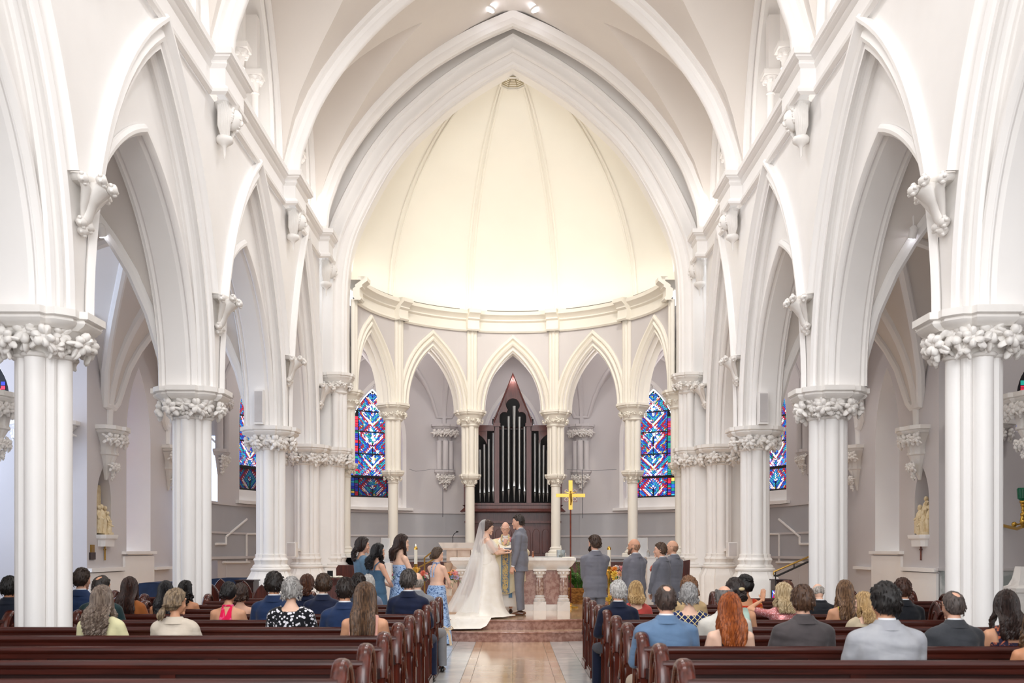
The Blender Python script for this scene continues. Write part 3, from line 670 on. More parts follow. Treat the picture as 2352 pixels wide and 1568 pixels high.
# apse columns: slender column, lower capital, shaft cluster, upper capital
lowz = 1.37
def apse_col(i):
    th = (i+.5)*BW; x, y, _ = Ma(th, 0, .18); nm = ['far left', 'second left', 'left of the organ', 'right of the organ', 'second right', 'far right'][i+3]
    t = thing('apse_column', {'far left': 'cream two-tier apse column at the left end of the arcade', 'second left': 'cream two-tier apse column left of the stained glass, behind the bridesmaids', 'left of the organ': 'cream two-tier apse column directly left of the organ pipes', 'right of the organ': 'cream two-tier apse column directly right of the organ pipes', 'second right': 'cream two-tier apse column behind the bald groomsman', 'far right': 'cream two-tier apse column at the right end of the arcade'}[nm], 'column', (x, y, lowz), -th)
    b = MB(); b.plan(oct_plan(.26), [(0, 1), (.08, 1), (.1, .9)]); b.lathe([(.19, .1), (.21, .13), (.17, .17), (.155, .19), (.17, .22), (.13, .26)], (0, 0), 16); b.build('base_moulding', CREAM, t)
    MB().lathe([(.128, .25), (.124, 1.9)], (0, 0), 16, cap=False).build('lower_shaft', CREAM, t)
    b = MB(); b.lathe([(.125, 1.86), (.15, 1.88), (.13, 1.91), (.14, 1.97), (.19, 2.06)], (0, 0), 16); c_ = b.build('lower_capital', CREAM, t)
    ring_of_roses(c_, 0, 0, 2.01, .19, 9, .62, meshes=ROSEC, seed=i); abacus_mb(MB(), 0, 0, 2.07, 2.19, .28).build('lower_abacus', CREAM, t)
    shafts(t, 0, 0, 2.17, 3.6, .235, .082, .052, CREAM)
    b = MB(); b.lathe([(.23, 3.45), (.255, 3.48), (.235, 3.51), (.25, 3.57), (.33, 3.7), (.36, 3.74)], (0, 0), 20); c_ = b.build('upper_capital', CREAM, t)
    ring_of_roses(c_, 0, 0, 3.63, .30, 14, .72, meshes=ROSEC, seed=i+9); abacus_mb(MB(), 0, 0, 3.75, 3.88, .41).build('upper_abacus', CREAM, t)
for i in range(-3, 3): apse_col(i)
pw = MB(); rows = []
for q in range(41):
    t = rad(-94+188*q/40); rows.append([Ma(t, z, d) for d, z in ((-.12, PL), (-.12, lowz-.06), (-.17, lowz-.05), (-.17, lowz), (.5, lowz), (.5, 0))])
pw.grid(rows).build('wall_apse_parapet', GREYD, kind='structure', label='low grey parapet wall under the apse columns')
# ---- ambulatory: outer wall on radius 7, vault, windows, corbels
RO = 7.0
def Mo_(th, z, d): return ((RO+d)*sin(th), AC+(RO+d)*cos(th), z)
ob = MB(); WIN = []
for i in range(-2, 3):
    tc_ = i*BW; Mi = lambda u, z, d, tc_=tc_: Mo_(tc_+u/RO, z, d); hw = BW*RO/2
    oc = arch(.92, 1.75, 4.75, 14); of = [(-.92, 2.72)]+oc+[(.92, 2.72)]
    def dense(p, q, n): return [(p[0]+(q[0]-p[0])*k/n, p[1]+(q[1]-p[1])*k/n) for k in range(n+1)]
    ob.fill(of, [(u, 7.6) for u, z in of], Mi, 0)
    d0 = dense((-.92, 0), (.92, 0), 6); ob.fill(d0, [(u, 2.72) for u, z in d0], Mi, 0)
    for e, q in ((-hw, -.92), (.92, hw)):
        d0 = dense((e, 0), (q, 0), 4); ob.fill(d0, [(u, 7.6) for u, z in d0], Mi, 0)
    win = MB(); win.sweep(of, [(.0, 0), (-.06, .04), (-.1, .05), (-.14, .22), (-.17, .22), (-.22, .30)], Mi, close=False)
    win.prism([(-1.1, 2.69), (1.1, 2.69), (1.1, 2.77), (-1.1, 2.77)], -.10, .05, Mi); win.prism([(-.8, 2.77), (.8, 2.77), (.8, 3.06), (-.8, 3.06)], .16, .4, Mi)
    names = {-2: 'stained glass window glimpsed behind the left arcade columns', -1: 'blue and red stained glass window left of the organ, dim along its foot', 0: 'stained glass window almost hidden behind the organ case', 1: 'blue and red stained glass window right of the organ, lit to its foot', 2: 'stained glass window glimpsed behind the right arcade columns'}
    wo = win.build('window_%d' % (7+i), WHITE, kind='structure', label=names[i])
    bars = [(3.66, .035), (4.32, .014), (4.96, .014), (5.55, .014), (3.09, .02)]
    zs = 4.75
    glass_pane('glass_quarry', wo, 1.36, 3.66, zs, 1.42, Mi, .3, 20+i, bars=bars)
    glass_pane('lower_glass_quarry', wo, 1.36, 3.06, 3.6, .06, Mi, .3, 30+i, lit=0 if i < 0 else 1)
OW = ob.build('wall_ambulatory', GREY, kind='structure', label='pale grey curved outer wall behind the apse arcade')
lb = MB()
for zz, dz, dd_ in ((2.62, .06, .05), (1.93, .05, .04), (1.33, .06, .07)):
    rows = [[Mo_(rad(-90+180*q/60), z, d) for d, z in ((.01, zz), (-dd_, zz), (-dd_, zz+dz), (.01, zz+dz))] for q in range(61)]; lb.grid(rows)
lb.build('string_course', GREY, OW)
rows = [[Mo_(rad(-90+180*q/60), z, -.012) for z in (1.30, 2.63)] for q in range(61)]; MB().grid(rows).build('dado_panel', GREYD, OW)
vb = MB(); rbm = MB(); rm_ = (4.1+RO)/2; rh = (RO-4.1)/2; g1r = archf(rh+.02, 2.25, 5.2)
for i in range(-2, 3):
    severy(vb, i*BW*5.5, BW*5.5/2, g1r, rh, 5.2, archf(BW*5.5/2-.16, 2.1, 5.2), lambda t, u, z: ((rm_+t)*sin(u/5.5), AC+(rm_+t)*cos(u/5.5), z), BW*5.5/2-.16, ribs=rbm, rr=.06)
AV = vb.build('ceiling_ambulatory', GREY, kind='structure', label='pale groin vault over the passage behind the apse', smooth=28)
rbm.build('diagonal_rib', GREY, AV)
for i in range(-3, 3):
    th = (i+.5)*BW; tcv = arch(rh-.02, 2.15, 5.2, 12)
    MB().sweep(tcv, [(.14, -.12), (.05, -.1), (-.02, -.04), (-.02, .04), (.05, .1), (.14, .12)], lambda u, z, d, th=th: ((rm_+u)*sin(th)+d*cos(th), AC+(rm_+u)*cos(th)-d*sin(th), z)).build('transverse_rib', GREY, AV)
    x, y, _ = Mo_(th, 0, -.02); wall_corbel(OW, x, y, 5.25, math.atan2(-cos(th), -sin(th)), .40, GREY, ROSE, deep=.36, sh=.86)
# stair string mouldings seen beyond the arcade on both sides
for s in (-1, 1):
    st = MB()
    def onwall(px, py):
        k = (px-VX)/F; A_, B_, C_ = k*k+1, -2*AC, AC*AC-(RO-.03)**2; Y = (-B_+sqrt(max(0, B_*B_-4*A_*C_)))/(2*A_); return Vector(P(px, py, Y))
    def bar(p, q, t=.05): st.tube([onwall(p[0]+(q[0]-p[0])*k/4, p[1]+(q[1]-p[1])*k/4) for k in range(5)], t*.6, 6)
    mir = (lambda x: x) if s < 0 else (lambda x: 2*VX-x)
    for p, q in (((495, 1249), (519, 1249)), ((519, 1249), (519, 1232)), ((519, 1232), (567, 1192)), ((512, 1291), (573, 1291)), ((566, 1226), (566, 1291)), ((566, 1226), (598, 1226)), ((566, 1156), (600, 1156))):
        bar((mir(p[0]), p[1]), (mir(q[0]), q[1]))
    st.build('trim_%d' % (1 if s < 0 else 2), WHITE, kind='structure', label='white stepped stair moulding on the wall behind the %s arcade' % SIDE[s])
# ---- floor, sanctuary platform
TILE = [mat('white_marble_tile', 'e4e2de', .16, c2='c9cac9', vs=3, fac=(.4, .7), coat=.3), mat('pale_marble_tile', 'dcdad6', .16, c2='c2c4c4', vs=4, fac=(.4, .7), coat=.3)]
BEI = [mat('beige_marble_tile', 'e0c3a2', .12, c2='cfa988', vs=2.5, fac=(.35, .7), coat=.4), mat('rosy_marble_tile', 'd9b795', .12, c2='c79e7d', vs=3.5, fac=(.35, .7), coat=.4), mat('cream_marble_tile', 'e6cdb0', .12, c2='d3b18f', vs=3, fac=(.35, .7), coat=.4)]
fl = MB(); fl.box(-12, 12, -9, 31, -.2, -.012); FLR = fl.build('floor', mat('floor_grout', '8f867c', .6), kind='structure', label='polished stone floor of the church with a beige marble aisle')
def tile(x0, x1, y0, y1, m, z=0):
    g = .0025; b = MB(); b.box(x0+g, x1-g, y0+g, y1-g, z-.012, z); return b.build('tile', m, FLR, smooth=0)
rr = random.Random(5); y = 4.4
while y < 17.2:
    y1 = y+.9
    for x0, x1 in ((-.50, .0), (0, .50)): tile(x0, x1, y, y1, BEI[rr.choice((0, 0, 2))])
    for x0, x1 in ((-.62, -.50), (.50, .62)):
        for k in range(3): tile(x0, x1, y+.3*k, y+.3*k+.3, BEI[1 if rr.random() < .6 else 2])
    for s in (-1, 1):
        a0, a1 = (.62, .93), (.93, 1.5)
        for (p, q), off in ((a0, 0), (a1, .45)):
            tile(min(s*p, s*q), max(s*p, s*q), y+off*.4, y+.9+off*.4, TILE[rr.randrange(2)])
    y = y1
MB().box(-7.7, -1.5, -2, 24, -.01, -.002).build('side_floor', TILE[0], FLR); MB().box(1.5, 7.7, -2, 24, -.01, -.002).build('side_floor', TILE[0], FLR)
PINK = mat('rose_marble', 'b08a7c', .28, c2='8f6659', vs=14, bump=.04, fac=(.4, .6), coat=.2)
TOPM = mat('beige_platform_marble', 'dcc0a0', .1, c2='c9a684', vs=2.2, coat=.5)
def stepmesh(off, z0, z1):
    b = MB(); pts = []
    for k in range(25):
        x = -3.35+6.7*k/24; pts.append((x, 20.2-sqrt(3.5**2-x*x)))
    pts = [(-7.6, 18.1)]+[(x, min(y, 18.1)) for x, y in pts]+[(7.6, 18.1)]; pts = [(x, y+off) for x, y in pts]
    fr = MB(); fr.fill([(x, y) for x, y in pts], [(x, y) for x, y in pts], lambda u, v, d: (u, v, 0), 0)
    v = []
    prof = [(.012, z0), (.012, z1-.035), (-.012, z1-.03), (-.018, z1-.015), (-.012, z1-.002), (0, z1)]
    rows = [[(x, y+d, z) for d, z in prof] for x, y in pts]; b.grid(rows)
    t = MB(); n = len(pts); t.grid([[(x, y, z1) for x, y in pts], [(x, 31, z1) for x, y in pts]]); return b, t
b, t = stepmesh(0, 0, PL/2); ST = b.build('floor_step', PINK, kind='structure', label='lower curved rose marble step of the sanctuary'); t.build('tread', TOPM, ST)
b, t = stepmesh(.42, PL/2, PL); ST = b.build('floor_platform', PINK, kind='structure', label='upper curved rose marble step and polished sanctuary platform'); t.build('tread', TOPM, ST)
# west end behind the photographer (closes the nave towards the gallery windows)
for s in (-1, 1): pass
# ================================================================ PEWS
def end_profile():
    L = [(-.05, 0), (-.05, .60)]; n = 9; pk = (.13, .905)
    for i in range(1, n+1):
        t = i/n; a = pi/2*t; L.append((-.05+.18*(1-cos(a))**.9, .60+.305*sin(a)**.95))
    R = [(.26-(y), z) for y, z in L[::-1][1:-1]]
    return L+R+[(.31, .58), (.33, .52), (.40, .47), (.46, .42), (.46, 0)]
EP = end_profile()
def pew_end_mesh():
    b = MB(); Mf = lambda u, z, d: (d, u, z); c = (.16, .40)
    b.prism(EP, -.032, .032, Mf)
    for sgn in (-1, 1):
        b.tube([(sgn*.036, u*.985+.003, z-.004) for u, z in EP[1:-1]], .014, 6, cap=False)
    b.tube([(0, u, z+.006) for u, z in EP[1:-6]], [(.046, .022)]*len(EP[1:-6]), 10, up=(1, 0, 0))
    b.box(-.045, .045, -.07, .48, 0, .09)
    e = b.mesh('pew_end', PEWE, 40)
    t = MB()
    for sgn in (-1, 1):
        for q in (0, 1):
            cc = arch(.07, .13, .50, 5, .05+.16*q); pts = [(cc[0][0], .12)]+cc+[(cc[-1][0], .12)]
            t.tube([(sgn*.036, u, z) for u, z in pts], .008, 5)
        cc = arch(.09, .14, .66, 5, .13); t.tube([(sgn*.036, u, z) for u, z in cc], .008, 5)
    return e, t.mesh('tracery', PEWE, 40)
PEWEND, TRACERY = pew_end_mesh()
def pew(x0, x1, k, label, group, y=None, seat=None, ends=(1, 1)):
    yr = 5.55+.93*k if y is None else y; t = thing('pew', label, 'pew', ((x0+x1)/2, yr, 0), 0, group); L = x1-x0; a, b_ = -L/2, L/2
    MB().tube([(a, 0, .800), (a+.01, 0, .8), (b_-.01, 0, .8), (b_, 0, .8)], [(.032, .030)]*4, 10, up=(0, 0, 1)).build('top_rail', PEW, t)
    n = max(1, round(L/1.45)); w_ = L/n
    for i in range(n):
        m = MB(); m.box(a+i*w_+.045, a+(i+1)*w_-.045, .0, .025, .46, .775); m.build('back_panel', PEWD, t)
    m = MB()
    for i in range(n+1): m.box(a+i*w_-.05*(i > 0), a+i*w_+.05*(i < n), -.012, .028, .45, .76)
    m.box(a, b_, -.016, .03, .74, .785); m.box(a, b_, -.016, .03, .40, .475); m.build('back_frame', PEW, t)
    m = MB(); m.box(a, b_, -.11, -.016, .60, .615); m.box(a, b_, -.115, -.10, .60, .68); m.build('book_rack', PEWD, t)
    s0, s1 = (a, b_) if seat is None else (seat[0]-(x0+x1)/2, seat[1]-(x0+x1)/2)
    m = MB(); m.box(s0, s1, .02, .42, .415, .44); m.box(s0, s1, .38, .41, .34, .415); m.tube([(s0, .42, .428), (s1, .42, .428)], .014, 6); m.build('seat', PEW, t)
    for i in range(2):
        e = (a, b_)[i]
        if ends[i]: q = obj('pew_end', PEWEND, t, (e, .0, 0)); obj('tracery', TRACERY, q)
    return t
ordn = ['nearest', 'second', 'third', 'fourth', 'fifth', 'sixth', 'seventh', 'eighth', 'front']
for s in (-1, 1):
    for k in range(9):
        out = 6.05 if k < 5 else 4.50
        x0, x1 = (-out, -.975) if s < 0 else (.975, out)
        seat = None
        if k == 4: seat = (-4.1, -.975) if s < 0 else (.975, 4.1)
        lb = ('%s pew from the camera on the %s of the centre aisle' % (ordn[k], SIDE[s])) if k < 8 else 'front pew on the %s of the centre aisle, before the steps' % SIDE[s]
        pew(x0, x1, k, lb, 'dark wood pews of the nave', seat=seat)
    for j, k in enumerate((9, 10)):
        x0, x1 = (-4.3, -3.0) if s < 0 else (3.0, 4.3)
        pew(x0, x1, k if k < 10 else 9.9, ['short pew beside the second %s column, row just ahead of the nave pews', 'short pew nearest the platform on the %s of the nave'][j] % SIDE[s], 'short pews near the platform')
    for j, k in enumerate((5, 6, 7, 8, 9, 10.3)):
        x0, x1 = (-6.1, -5.2) if s < 0 else (5.2, 6.1)
        pew(x0, x1, k, '%s short pew of the %s side aisle, counted from the camera' % (['first', 'second', 'third', 'fourth', 'fifth', 'last'][j], SIDE[s]), 'short pews of the side aisles')
# pointed stalls turned to the side at the left arcade
for j, (px, pt, Y, k) in enumerate(((602, 1343, 16.7, 1.0), (561, 1334, 17.0, 1.0), (508, 1329, 17.6, 1.0), (488, 1342, 16.6, 1.0))):
    t = thing('stall', ['dark wood stall with pointed end beside the third left column base', 'dark wood stall with pointed end behind the pink dress guest', 'dark wood stall with pointed end next to the blue covered piano', 'dark wood stall with low pointed end right of the second left column'][j], 'stall', (X(px, Y), Y, 0))
    zt = Zc(pt, Y); c = arch(.13, .26, zt-.26, 6); pl = [(-.13, 0)]+c+[(.13, 0)]
    b = MB(); b.prism(pl, -.03, .03, lambda u, z, d: (u, d, z)); b.tube([(u, -.03, z) for u, z in pl], .012, 6); b.build('stall_end', PEWE, t)
    b = MB(); b.box(-.12, .12, .03, .75, .38, .42); b.box(.09, .13, .03, .75, .42, zt-.2); b.build('seat', PEW, t)
# ================================================================ ORGAN
OY = 27.9
org = thing('pipe_organ', 'dark red wooden pipe organ with gabled case behind the altar', 'organ', (0, OY, lowz-.05)); oz = -(lowz-.05)
Mo3 = lambda u, z, d: (u, d, z+oz)
def oq(px, py): return (X(px, OY), Zc(py, OY))
b = MB(); b.box(-1.33, 1.33, .25, .9, 0, 2.71+oz-.02); b.build('lower_case', MAHO, org)
b = MB()   # panels with small pointed arches under the pipes
b.box(-1.05, 1.05, .2, .26, .0, 2.6+oz); b.build('front_board', MAHO, org)
for i in range(8):
    xc = -.92+i*.263; c = arch(.09, .13, 2.0, 5, xc); p_ = [(xc-.09, 1.45)]+c+[(xc+.09, 1.45)]
    b = MB(); b.tube([(u, .19, z+oz) for u, z in p_], .014, 6); b.prism(p_, .17, .2, Mo3); b.build('panel', MAHO, org)
b = MB(); b.box(-1.36, 1.36, .1, .9, 2.30+oz, 2.36+oz); b.build('rail', MAHO, org)
b = MB()
b.sweep([(-1.42, .5), (-1.42, .0), (1.42, 0), (1.42, .5)], [(-.0, 2.60), (-.06, 2.62), (-.02, 2.66), (.02, 2.70), (.06, 2.74), (.04, 2.78), (.0, 2.80), (.3, 2.80)][::1], lambda u, v, d: (u, v, d+oz))
b.box(-1.34, 1.34, .02, .8, 2.6+oz, 2.86+oz); b.build('ledge', MAHO, org)
b = MB(); b.box(-1.38, -1.24, .06, .8, 2.8+oz, 3.95+oz); b.box(1.24, 1.38, .06, .8, 2.8+oz, 3.95+oz); b.box(-1.3, 1.3, .78, .82, 2.8+oz, 5.1+oz); b.build('side_case', MAHO, org)
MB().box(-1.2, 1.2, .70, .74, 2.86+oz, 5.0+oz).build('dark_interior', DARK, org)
for e in (-1, 1):
    b = MB(); b.box(e*.45-.068, e*.45+.068, 0, .16, 2.86+oz, 5.02+oz); b.box(e*.45-.1, e*.45+.1, -.03, .18, 5.0+oz, 5.1+oz); b.build('pilaster', MAHO, org)
# gable with trefoil opening
def circ(cx, cz, r, a0, a1, n): return [(cx+r*cos(rad(a0+(a1-a0)*i/n)), cz+r*sin(rad(a0+(a1-a0)*i/n))) for i in range(n+1)]
inn_r = [(.375, 5.1), (.375, 5.24)]+circ(.235, 5.27, .14, 0, 115, 6)+circ(.0, 5.60, .19, -42, 90, 10)
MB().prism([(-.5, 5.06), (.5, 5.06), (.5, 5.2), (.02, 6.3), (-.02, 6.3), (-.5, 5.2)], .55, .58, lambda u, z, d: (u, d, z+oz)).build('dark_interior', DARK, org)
inn = inn_r+[(-u, z) for u, z in inn_r[::-1][1:]]
apx = 6.36+.02
def outp(i, n):
    t = i/(n-1); 
    return None
o_r = [(.50+.0, 5.1)]; k = len(inn_r)
for i in range(1, k): t = i/(k-1); o_r.append((.52*(1-t), 5.1+(apx-5.1)*t))
outl = o_r+[(-u, z) for u, z in o_r[::-1][1:]]
b = MB(); b.fill(inn, outl, Mo3, .0); b.fill(inn, outl, Mo3, .1); b.sweep(inn, [(0, 0), (0, .1)], Mo3); b.sweep(outl, [(0, -.015), (-.02, -.03), (-.05, -.015), (-.05, .01)], Mo3); b.sweep(outl, [(0, 0), (0, .1)], Mo3); b.build('gable', MAHO, org)
for e in (-1, 1):
    b = MB(); c = circ(e*1.15, 4.42, .62, 90, 90+e*83, 8)
    mm = [(e*.52, 4.98), (e*1.22, 4.98)]; b.prism([(e*.50, 4.88), (e*1.24, 4.88), (e*1.24, 5.04), (e*.50, 5.04)], -.0, .14, Mo3)
    arc = circ(e*1.2, 4.34, .50, 90, 90+e*70, 7); b.prism(arc+[(e*.72, 4.9), (e*1.2, 4.9)], .02, .1, Mo3); b.build('side_rail', MAHO, org)
PIPE = mat('pipe_metal', 'a9a9a6', .32, metal=.85, var=.04, vs=2, stretch=(1, 1, .2))
SLOT = mat('pipe_mouth', '121214', .7)
def pipe(px, ytop, yfoot, ymouth, wpx):
    r = wpx/2*OY/F; x = X(px, OY); zt = Zc(ytop, OY)+oz; zm = Zc(ymouth, OY)+oz; zf = Zc(1151, OY)+oz
    b = MB(); b.lathe([(r*.18, zf), (r*.45, zf+(zm-zf)*.45), (r*.98, zm-.015), (r, zm), (r, zt), (r*.85, zt)], (x, .28), 12); q = b.build('pipe', PIPE, org)
    m = MB(); m.box(x-r*.62, x+r*.62, .28-r*1.03, .28-r*.7, zm-.012, zm+.012); m.build('mouth_slot', SLOT, q)
    m = MB(); m.add([(x-r*.6, .28-r*.98, zm+.012), (x+r*.6, .28-r*.98, zm+.012), (x, .28-r*1.04, zm+.2)], [(0, 1, 2)]); m.add([(x-r*.6, .28-r*.85, zm+.012), (x+r*.6, .28-r*.85, zm+.012), (x, .28-r*.9, zm+.2)], [(0, 1, 2)]); m.build('upper_lip', PIPE, q)
for px, yt, ym, w_ in ((1155, 975, 1127, 6.2), (1168.3, 953, 1122, 7), (1181, 929, 1116, 7.6), (1193.3, 954, 1122, 7), (1205, 977, 1128, 6.2), (1112, 1018, 1131, 5.6), (1122.5, 1006, 1129, 5.8), (1132.5, 991, 1128, 6), (1102, 1030, 1131, 5.2), (1229, 993, 1129, 6), (1239.5, 1008, 1131, 5.8), (1249, 1020, 1131, 5.4), (1258.5, 1032, 1132, 5)): pipe(px, yt, 0, ym, w_)
for e in (-1, 1): MB().box(e*.52-.06, e*.52+.06, .2, .3, 5.08+oz, 5.24+oz).build('finial_block', DARK, org)
# ================================================================ ALTAR, AMBO, SANCTUARY
MW = mat('white_veined_marble', 'efebe6', .25, c2='cdc6c0', vs=4, fac=(.25, .5), coat=.2)
PINKM = mat('altar_rose_marble', 'b48f81', .22, c2='94685a', vs=16, coat=.3, fac=(.42, .6)); PINKS = mat('altar_shaft_marble', 'c0a79a', .22, c2='8f6c60', vs=22, coat=.3, fac=(.4, .6))
AY = 19.98
alt = thing('altar', 'white and rose marble altar table with four baluster columns', 'altar', (0, AY, PL)); ah_ = 1.05
def rect(hx, hy): return [(-hx, -hy), (hx, -hy), (hx, hy), (-hx, hy)]
b = MB(); b.sweep([(1.24, .42), (-1.24, .42), (-1.24, -.42), (1.24, -.42)], [(.16, .80), (.15, .82), (.13, .84), (.07, .89), (.03, .95), (.02, .985), (0, .99), (.0, 1.045), (.01, 1.05), (.41, 1.05)], lambda u, v, d: (u, v, d), close=True); b.build('mensa', MW, alt)
MB().box(-1.1, 1.1, -.22, .3, .12, .82).build('rose_panel', PINKM, alt); MB().box(-1.12, 1.12, -.28, .34, 0, .12).build('base_slab', MW, alt)
for x in (-.99, -.52, .53, 1.0):
    b = MB(); b.lathe([(.07, .30), (.085, .36), (.088, .45), (.075, .6), (.066, .66)], (0, 0), 14, cap=False); c_ = obj('baluster', b.mesh('baluster', PINKS), alt, (x, -.27, 0))
    b = MB(); b.cbox((0, 0, .09), (.25, .25, .18)); b.lathe([(.11, .18), (.12, .2), (.12, .23), (.09, .25), (.1, .28), (.078, .31)], (0, 0), 14); obj('baluster_base', b.mesh('baluster_base', MW), c_)
    b = MB(); b.lathe([(.068, .65), (.08, .66), (.07, .68), (.085, .72), (.115, .79)], (0, 0), 14); b.cbox((0, 0, .805), (.26, .26, .04))
    for q in range(8): a_ = q*pi/4; b.ball((.095*cos(a_), .095*sin(a_), .745), (.03, .03, .035), 6, 4)
    obj('baluster_capital', b.mesh('baluster_capital', MW), c_)
BY = 22.2; bx = X(1052, BY)
amb = thing('ambo', 'white topped marble ambo with microphone left of the altar', 'lectern', (bx, BY, PL)); BEIM = mat('ambo_marble', 'd9c5b3', .3, c2='c3a892', vs=5, fac=(.35, .65), coat=.1)
hx = 36*BY/F
b = MB(); b.box(-.30, .30, -.3, .3, 0, .10); b.box(-.24, .24, -.24, .24, .10, .95); b.build('body', BEIM, amb)
b = MB(); b.box(-.24, .0-.01, -.27, .27, .95, 1.22); b.box(.0, .28, -.27, .27, .95, 1.22); b.box(-.34, .34, -.3, .3, 1.2, 1.24); b.build('upper_body', BEIM, amb)
b = MB(); b.add([(-.42, -.3, 1.36), (.42, -.3, 1.36), (.42, .3, 1.30), (-.42, .3, 1.30), (-.34, -.26, 1.24), (.34, -.26, 1.24), (.34, .26, 1.2), (-.34, .26, 1.2)], [(0, 1, 2, 3), (4, 7, 6, 5), (0, 4, 5, 1), (1, 5, 6, 2), (2, 6, 7, 3), (3, 7, 4, 0)]); b.build('sloped_top', MW, amb)
for e in (-.2, .2):
    b = MB(); b.cbox((e, -.3, .1), (.2, .2, .2)); b.lathe([(.08, .2), (.06, .25), (.055, .75), (.09, .85), (.1, .92)], (e, -.3), 12); b.build('column', BEIM, amb)
b = MB(); b.tube([(-.12, .1, 1.3), (-.12, .1, 1.5), (-.09, .08, 1.56), (-.03, .05, 1.60)], .008, 6); b.ball((-.02, .05, 1.605), (.03, .016, .016), 8, 6); b.build('microphone', DARK, amb)
# processional cross
CRY = 20.62; cx = X(1310.5, CRY)
crs = thing('processional_cross', 'gold processional cross with corpus on a tall wooden pole', 'cross', (cx, CRY, PL)); GOLDM = mat('gold_leaf', 'e7b955', .35, metal=.55, var=.04)
zt = Zc(1103, CRY)-PL; zb = Zc(1170, CRY)-PL; zc_ = Zc(1137.5, CRY)-PL
RW = mat('red_brown_pole', '7c3a26', .3, c2='5a2618', vs=8, coat=.3)
MB().lathe([(.016, .03), (.016, zb+.05)], (0, 0), 8).build('pole', RW, crs); MB().lathe([(.17, 0), (.17, .03), (.05, .06), (.03, .1)], (0, 0), 16).build('foot', GOLD, crs)
MB().box(-.04, .04, -.02, .02, zb, zt).build('upright', GOLDM, crs); MB().box(-.30, .30, -.021, .021, zc_-.035, zc_+.035).build('crossbar', GOLDM, crs)
for qx in (-1, 1):
    for qz in (-1, 1):
        c_ = (qx*.085, zc_+qz*.08); b = MB(); b.box(c_[0]-.055, c_[0]+.055, -.012, .012, c_[1]-.055, c_[1]+.055); p_ = b.build('corner_plaque', RW, crs)
        MB().tube([(c_[0]+.035*cos(t), -.016, c_[1]+.035*sin(t)) for t in [2*pi*i/12 for i in range(12)]], .006, 5, close=True).build('medallion_ring', STONEW, p_)
b = MB(); b.tube([(0, -.04, zc_-.20), (.012, -.045, zc_-.1), (0, -.04, zc_-.02), (0, -.04, zc_+.04)], [.012, .02, .026, .022], 8); b.ball((0, -.045, zc_+.075), (.018, .02, .024), 8, 6)
for q in (-1, 1): b.tube([(0, -.035, zc_+.03), (q*.06, -.035, zc_+.06), (q*.12, -.03, zc_+.075)], [.012, .009, .007], 6)
b.build('corpus', GOLD, crs)
# candles on stands
WAX = mat('candle_wax', 'f6efdc', .5); 
def candle_stand(px, ytop, Y, label, zf=0.0, hc=.33):
    z = Zc(ytop, Y)-zf; t = thing('candle_stand', label, 'candle stand', (X(px, Y), Y, zf))
    b = MB(); b.lathe([(.15, 0), (.15, .03), (.05, .08), (.025, .14), (.022, .5), (.045, .54), (.022, .58), (.022, z-hc-.22), (.03, z-hc-.16), (.085, z-hc-.10), (.09, z-hc-.08), (.03, z-hc-.05), (.035, z-hc)], (0, 0), 16); b.build('stem', GOLD, t)
    c_ = MB().lathe([(.03, z-hc-.02), (.03, z-.05)], (0, 0), 12).build('candle', WAX, t)
    MB().lathe([(.033, z-.06), (.033, z-.03), (.018, z-.01), (.008, z)], (0, 0), 10).build('brass_follower', GOLD, c_)
    if px < VX: MB().lathe([(.001, z-.005), (.008, z+.012), (.001, z+.04)], (0, 0), 6).build('flame', emis('flame', 'ffd9a0', 5), c_)
candle_stand(955, 1254, 17.9, 'tall brass candle stand with lit white candle behind the bridesmaids', hc=.32)
candle_stand(1399, 1254, 16.9, 'tall brass candle stand with white candle among flowers behind the groomsmen', hc=.34)
# flowers
LEAF = mat('leaf_green', '4c7a34', .5, c2='2f5a24', vs=9); LEAF2 = mat('fern_green', '5f9a3c', .5, c2='3c7a34', vs=9)
FCOL = {k: mat('petal_'+k, c, .55, var=.05) for k, c in dict(pink='e69a9c', coral='e0735c', peach='f0b489', white='f4ece4', orange='f0902e', yellow='f2c84c', purple='6a3a72', rose='d76a86', blue='9fb6de').items()}
def flower_mesh(kind):
    b = MB(); r = random.Random(kind)
    for ringi, (n, rr_, tilt) in enumerate(((5, .010, .2), (6, .022, .7), (8, .034, 1.1))):
        for i in range(n):
            a_ = 2*pi*i/n+ringi*.4; d = Vector((cos(a_)*sin(tilt), sin(a_)*sin(tilt), cos(tilt))); R = d.to_track_quat('Z', 'Y').to_matrix()
            b.ball((rr_*cos(a_), rr_*sin(a_), .016-.008*ringi), (.013, .006, .018), 6, 4, rot=R)
    return b.mesh('bloom', FCOL[kind], 60)
BLOOM = {}
def bloom(kind, parent, loc, d, k=1.0):
    if kind not in BLOOM: BLOOM[kind] = flower_mesh(kind)
    o = obj('bloom', BLOOM[kind], parent, loc); o.rotation_euler = Vector(d).to_track_quat('Z', 'Y').to_euler(); o.scale = (k,)*3; return o
def leaf(b, p, d, L, w, bend=.3, side=None):
    p = Vector(p); d = Vector(d).normalized(); sd = d.cross(Vector((0, 0, 1))); sd = sd.normalized() if sd.length > .1 else Vector((1, 0, 0))
    if side is not None: sd = Vector(side)
    q = [p, p+d*L*.5+Vector((0, 0, .02*L)), p+d*L+Vector((0, 0, -bend*L))]
    v = [q[0], q[1]+sd*w, q[2], q[1]-sd*w, q[1]+Vector((0, 0, -.15*w))]
    b.add(v, [(0, 1, 4), (1, 2, 4), (2, 3, 4), (3, 0, 4)])
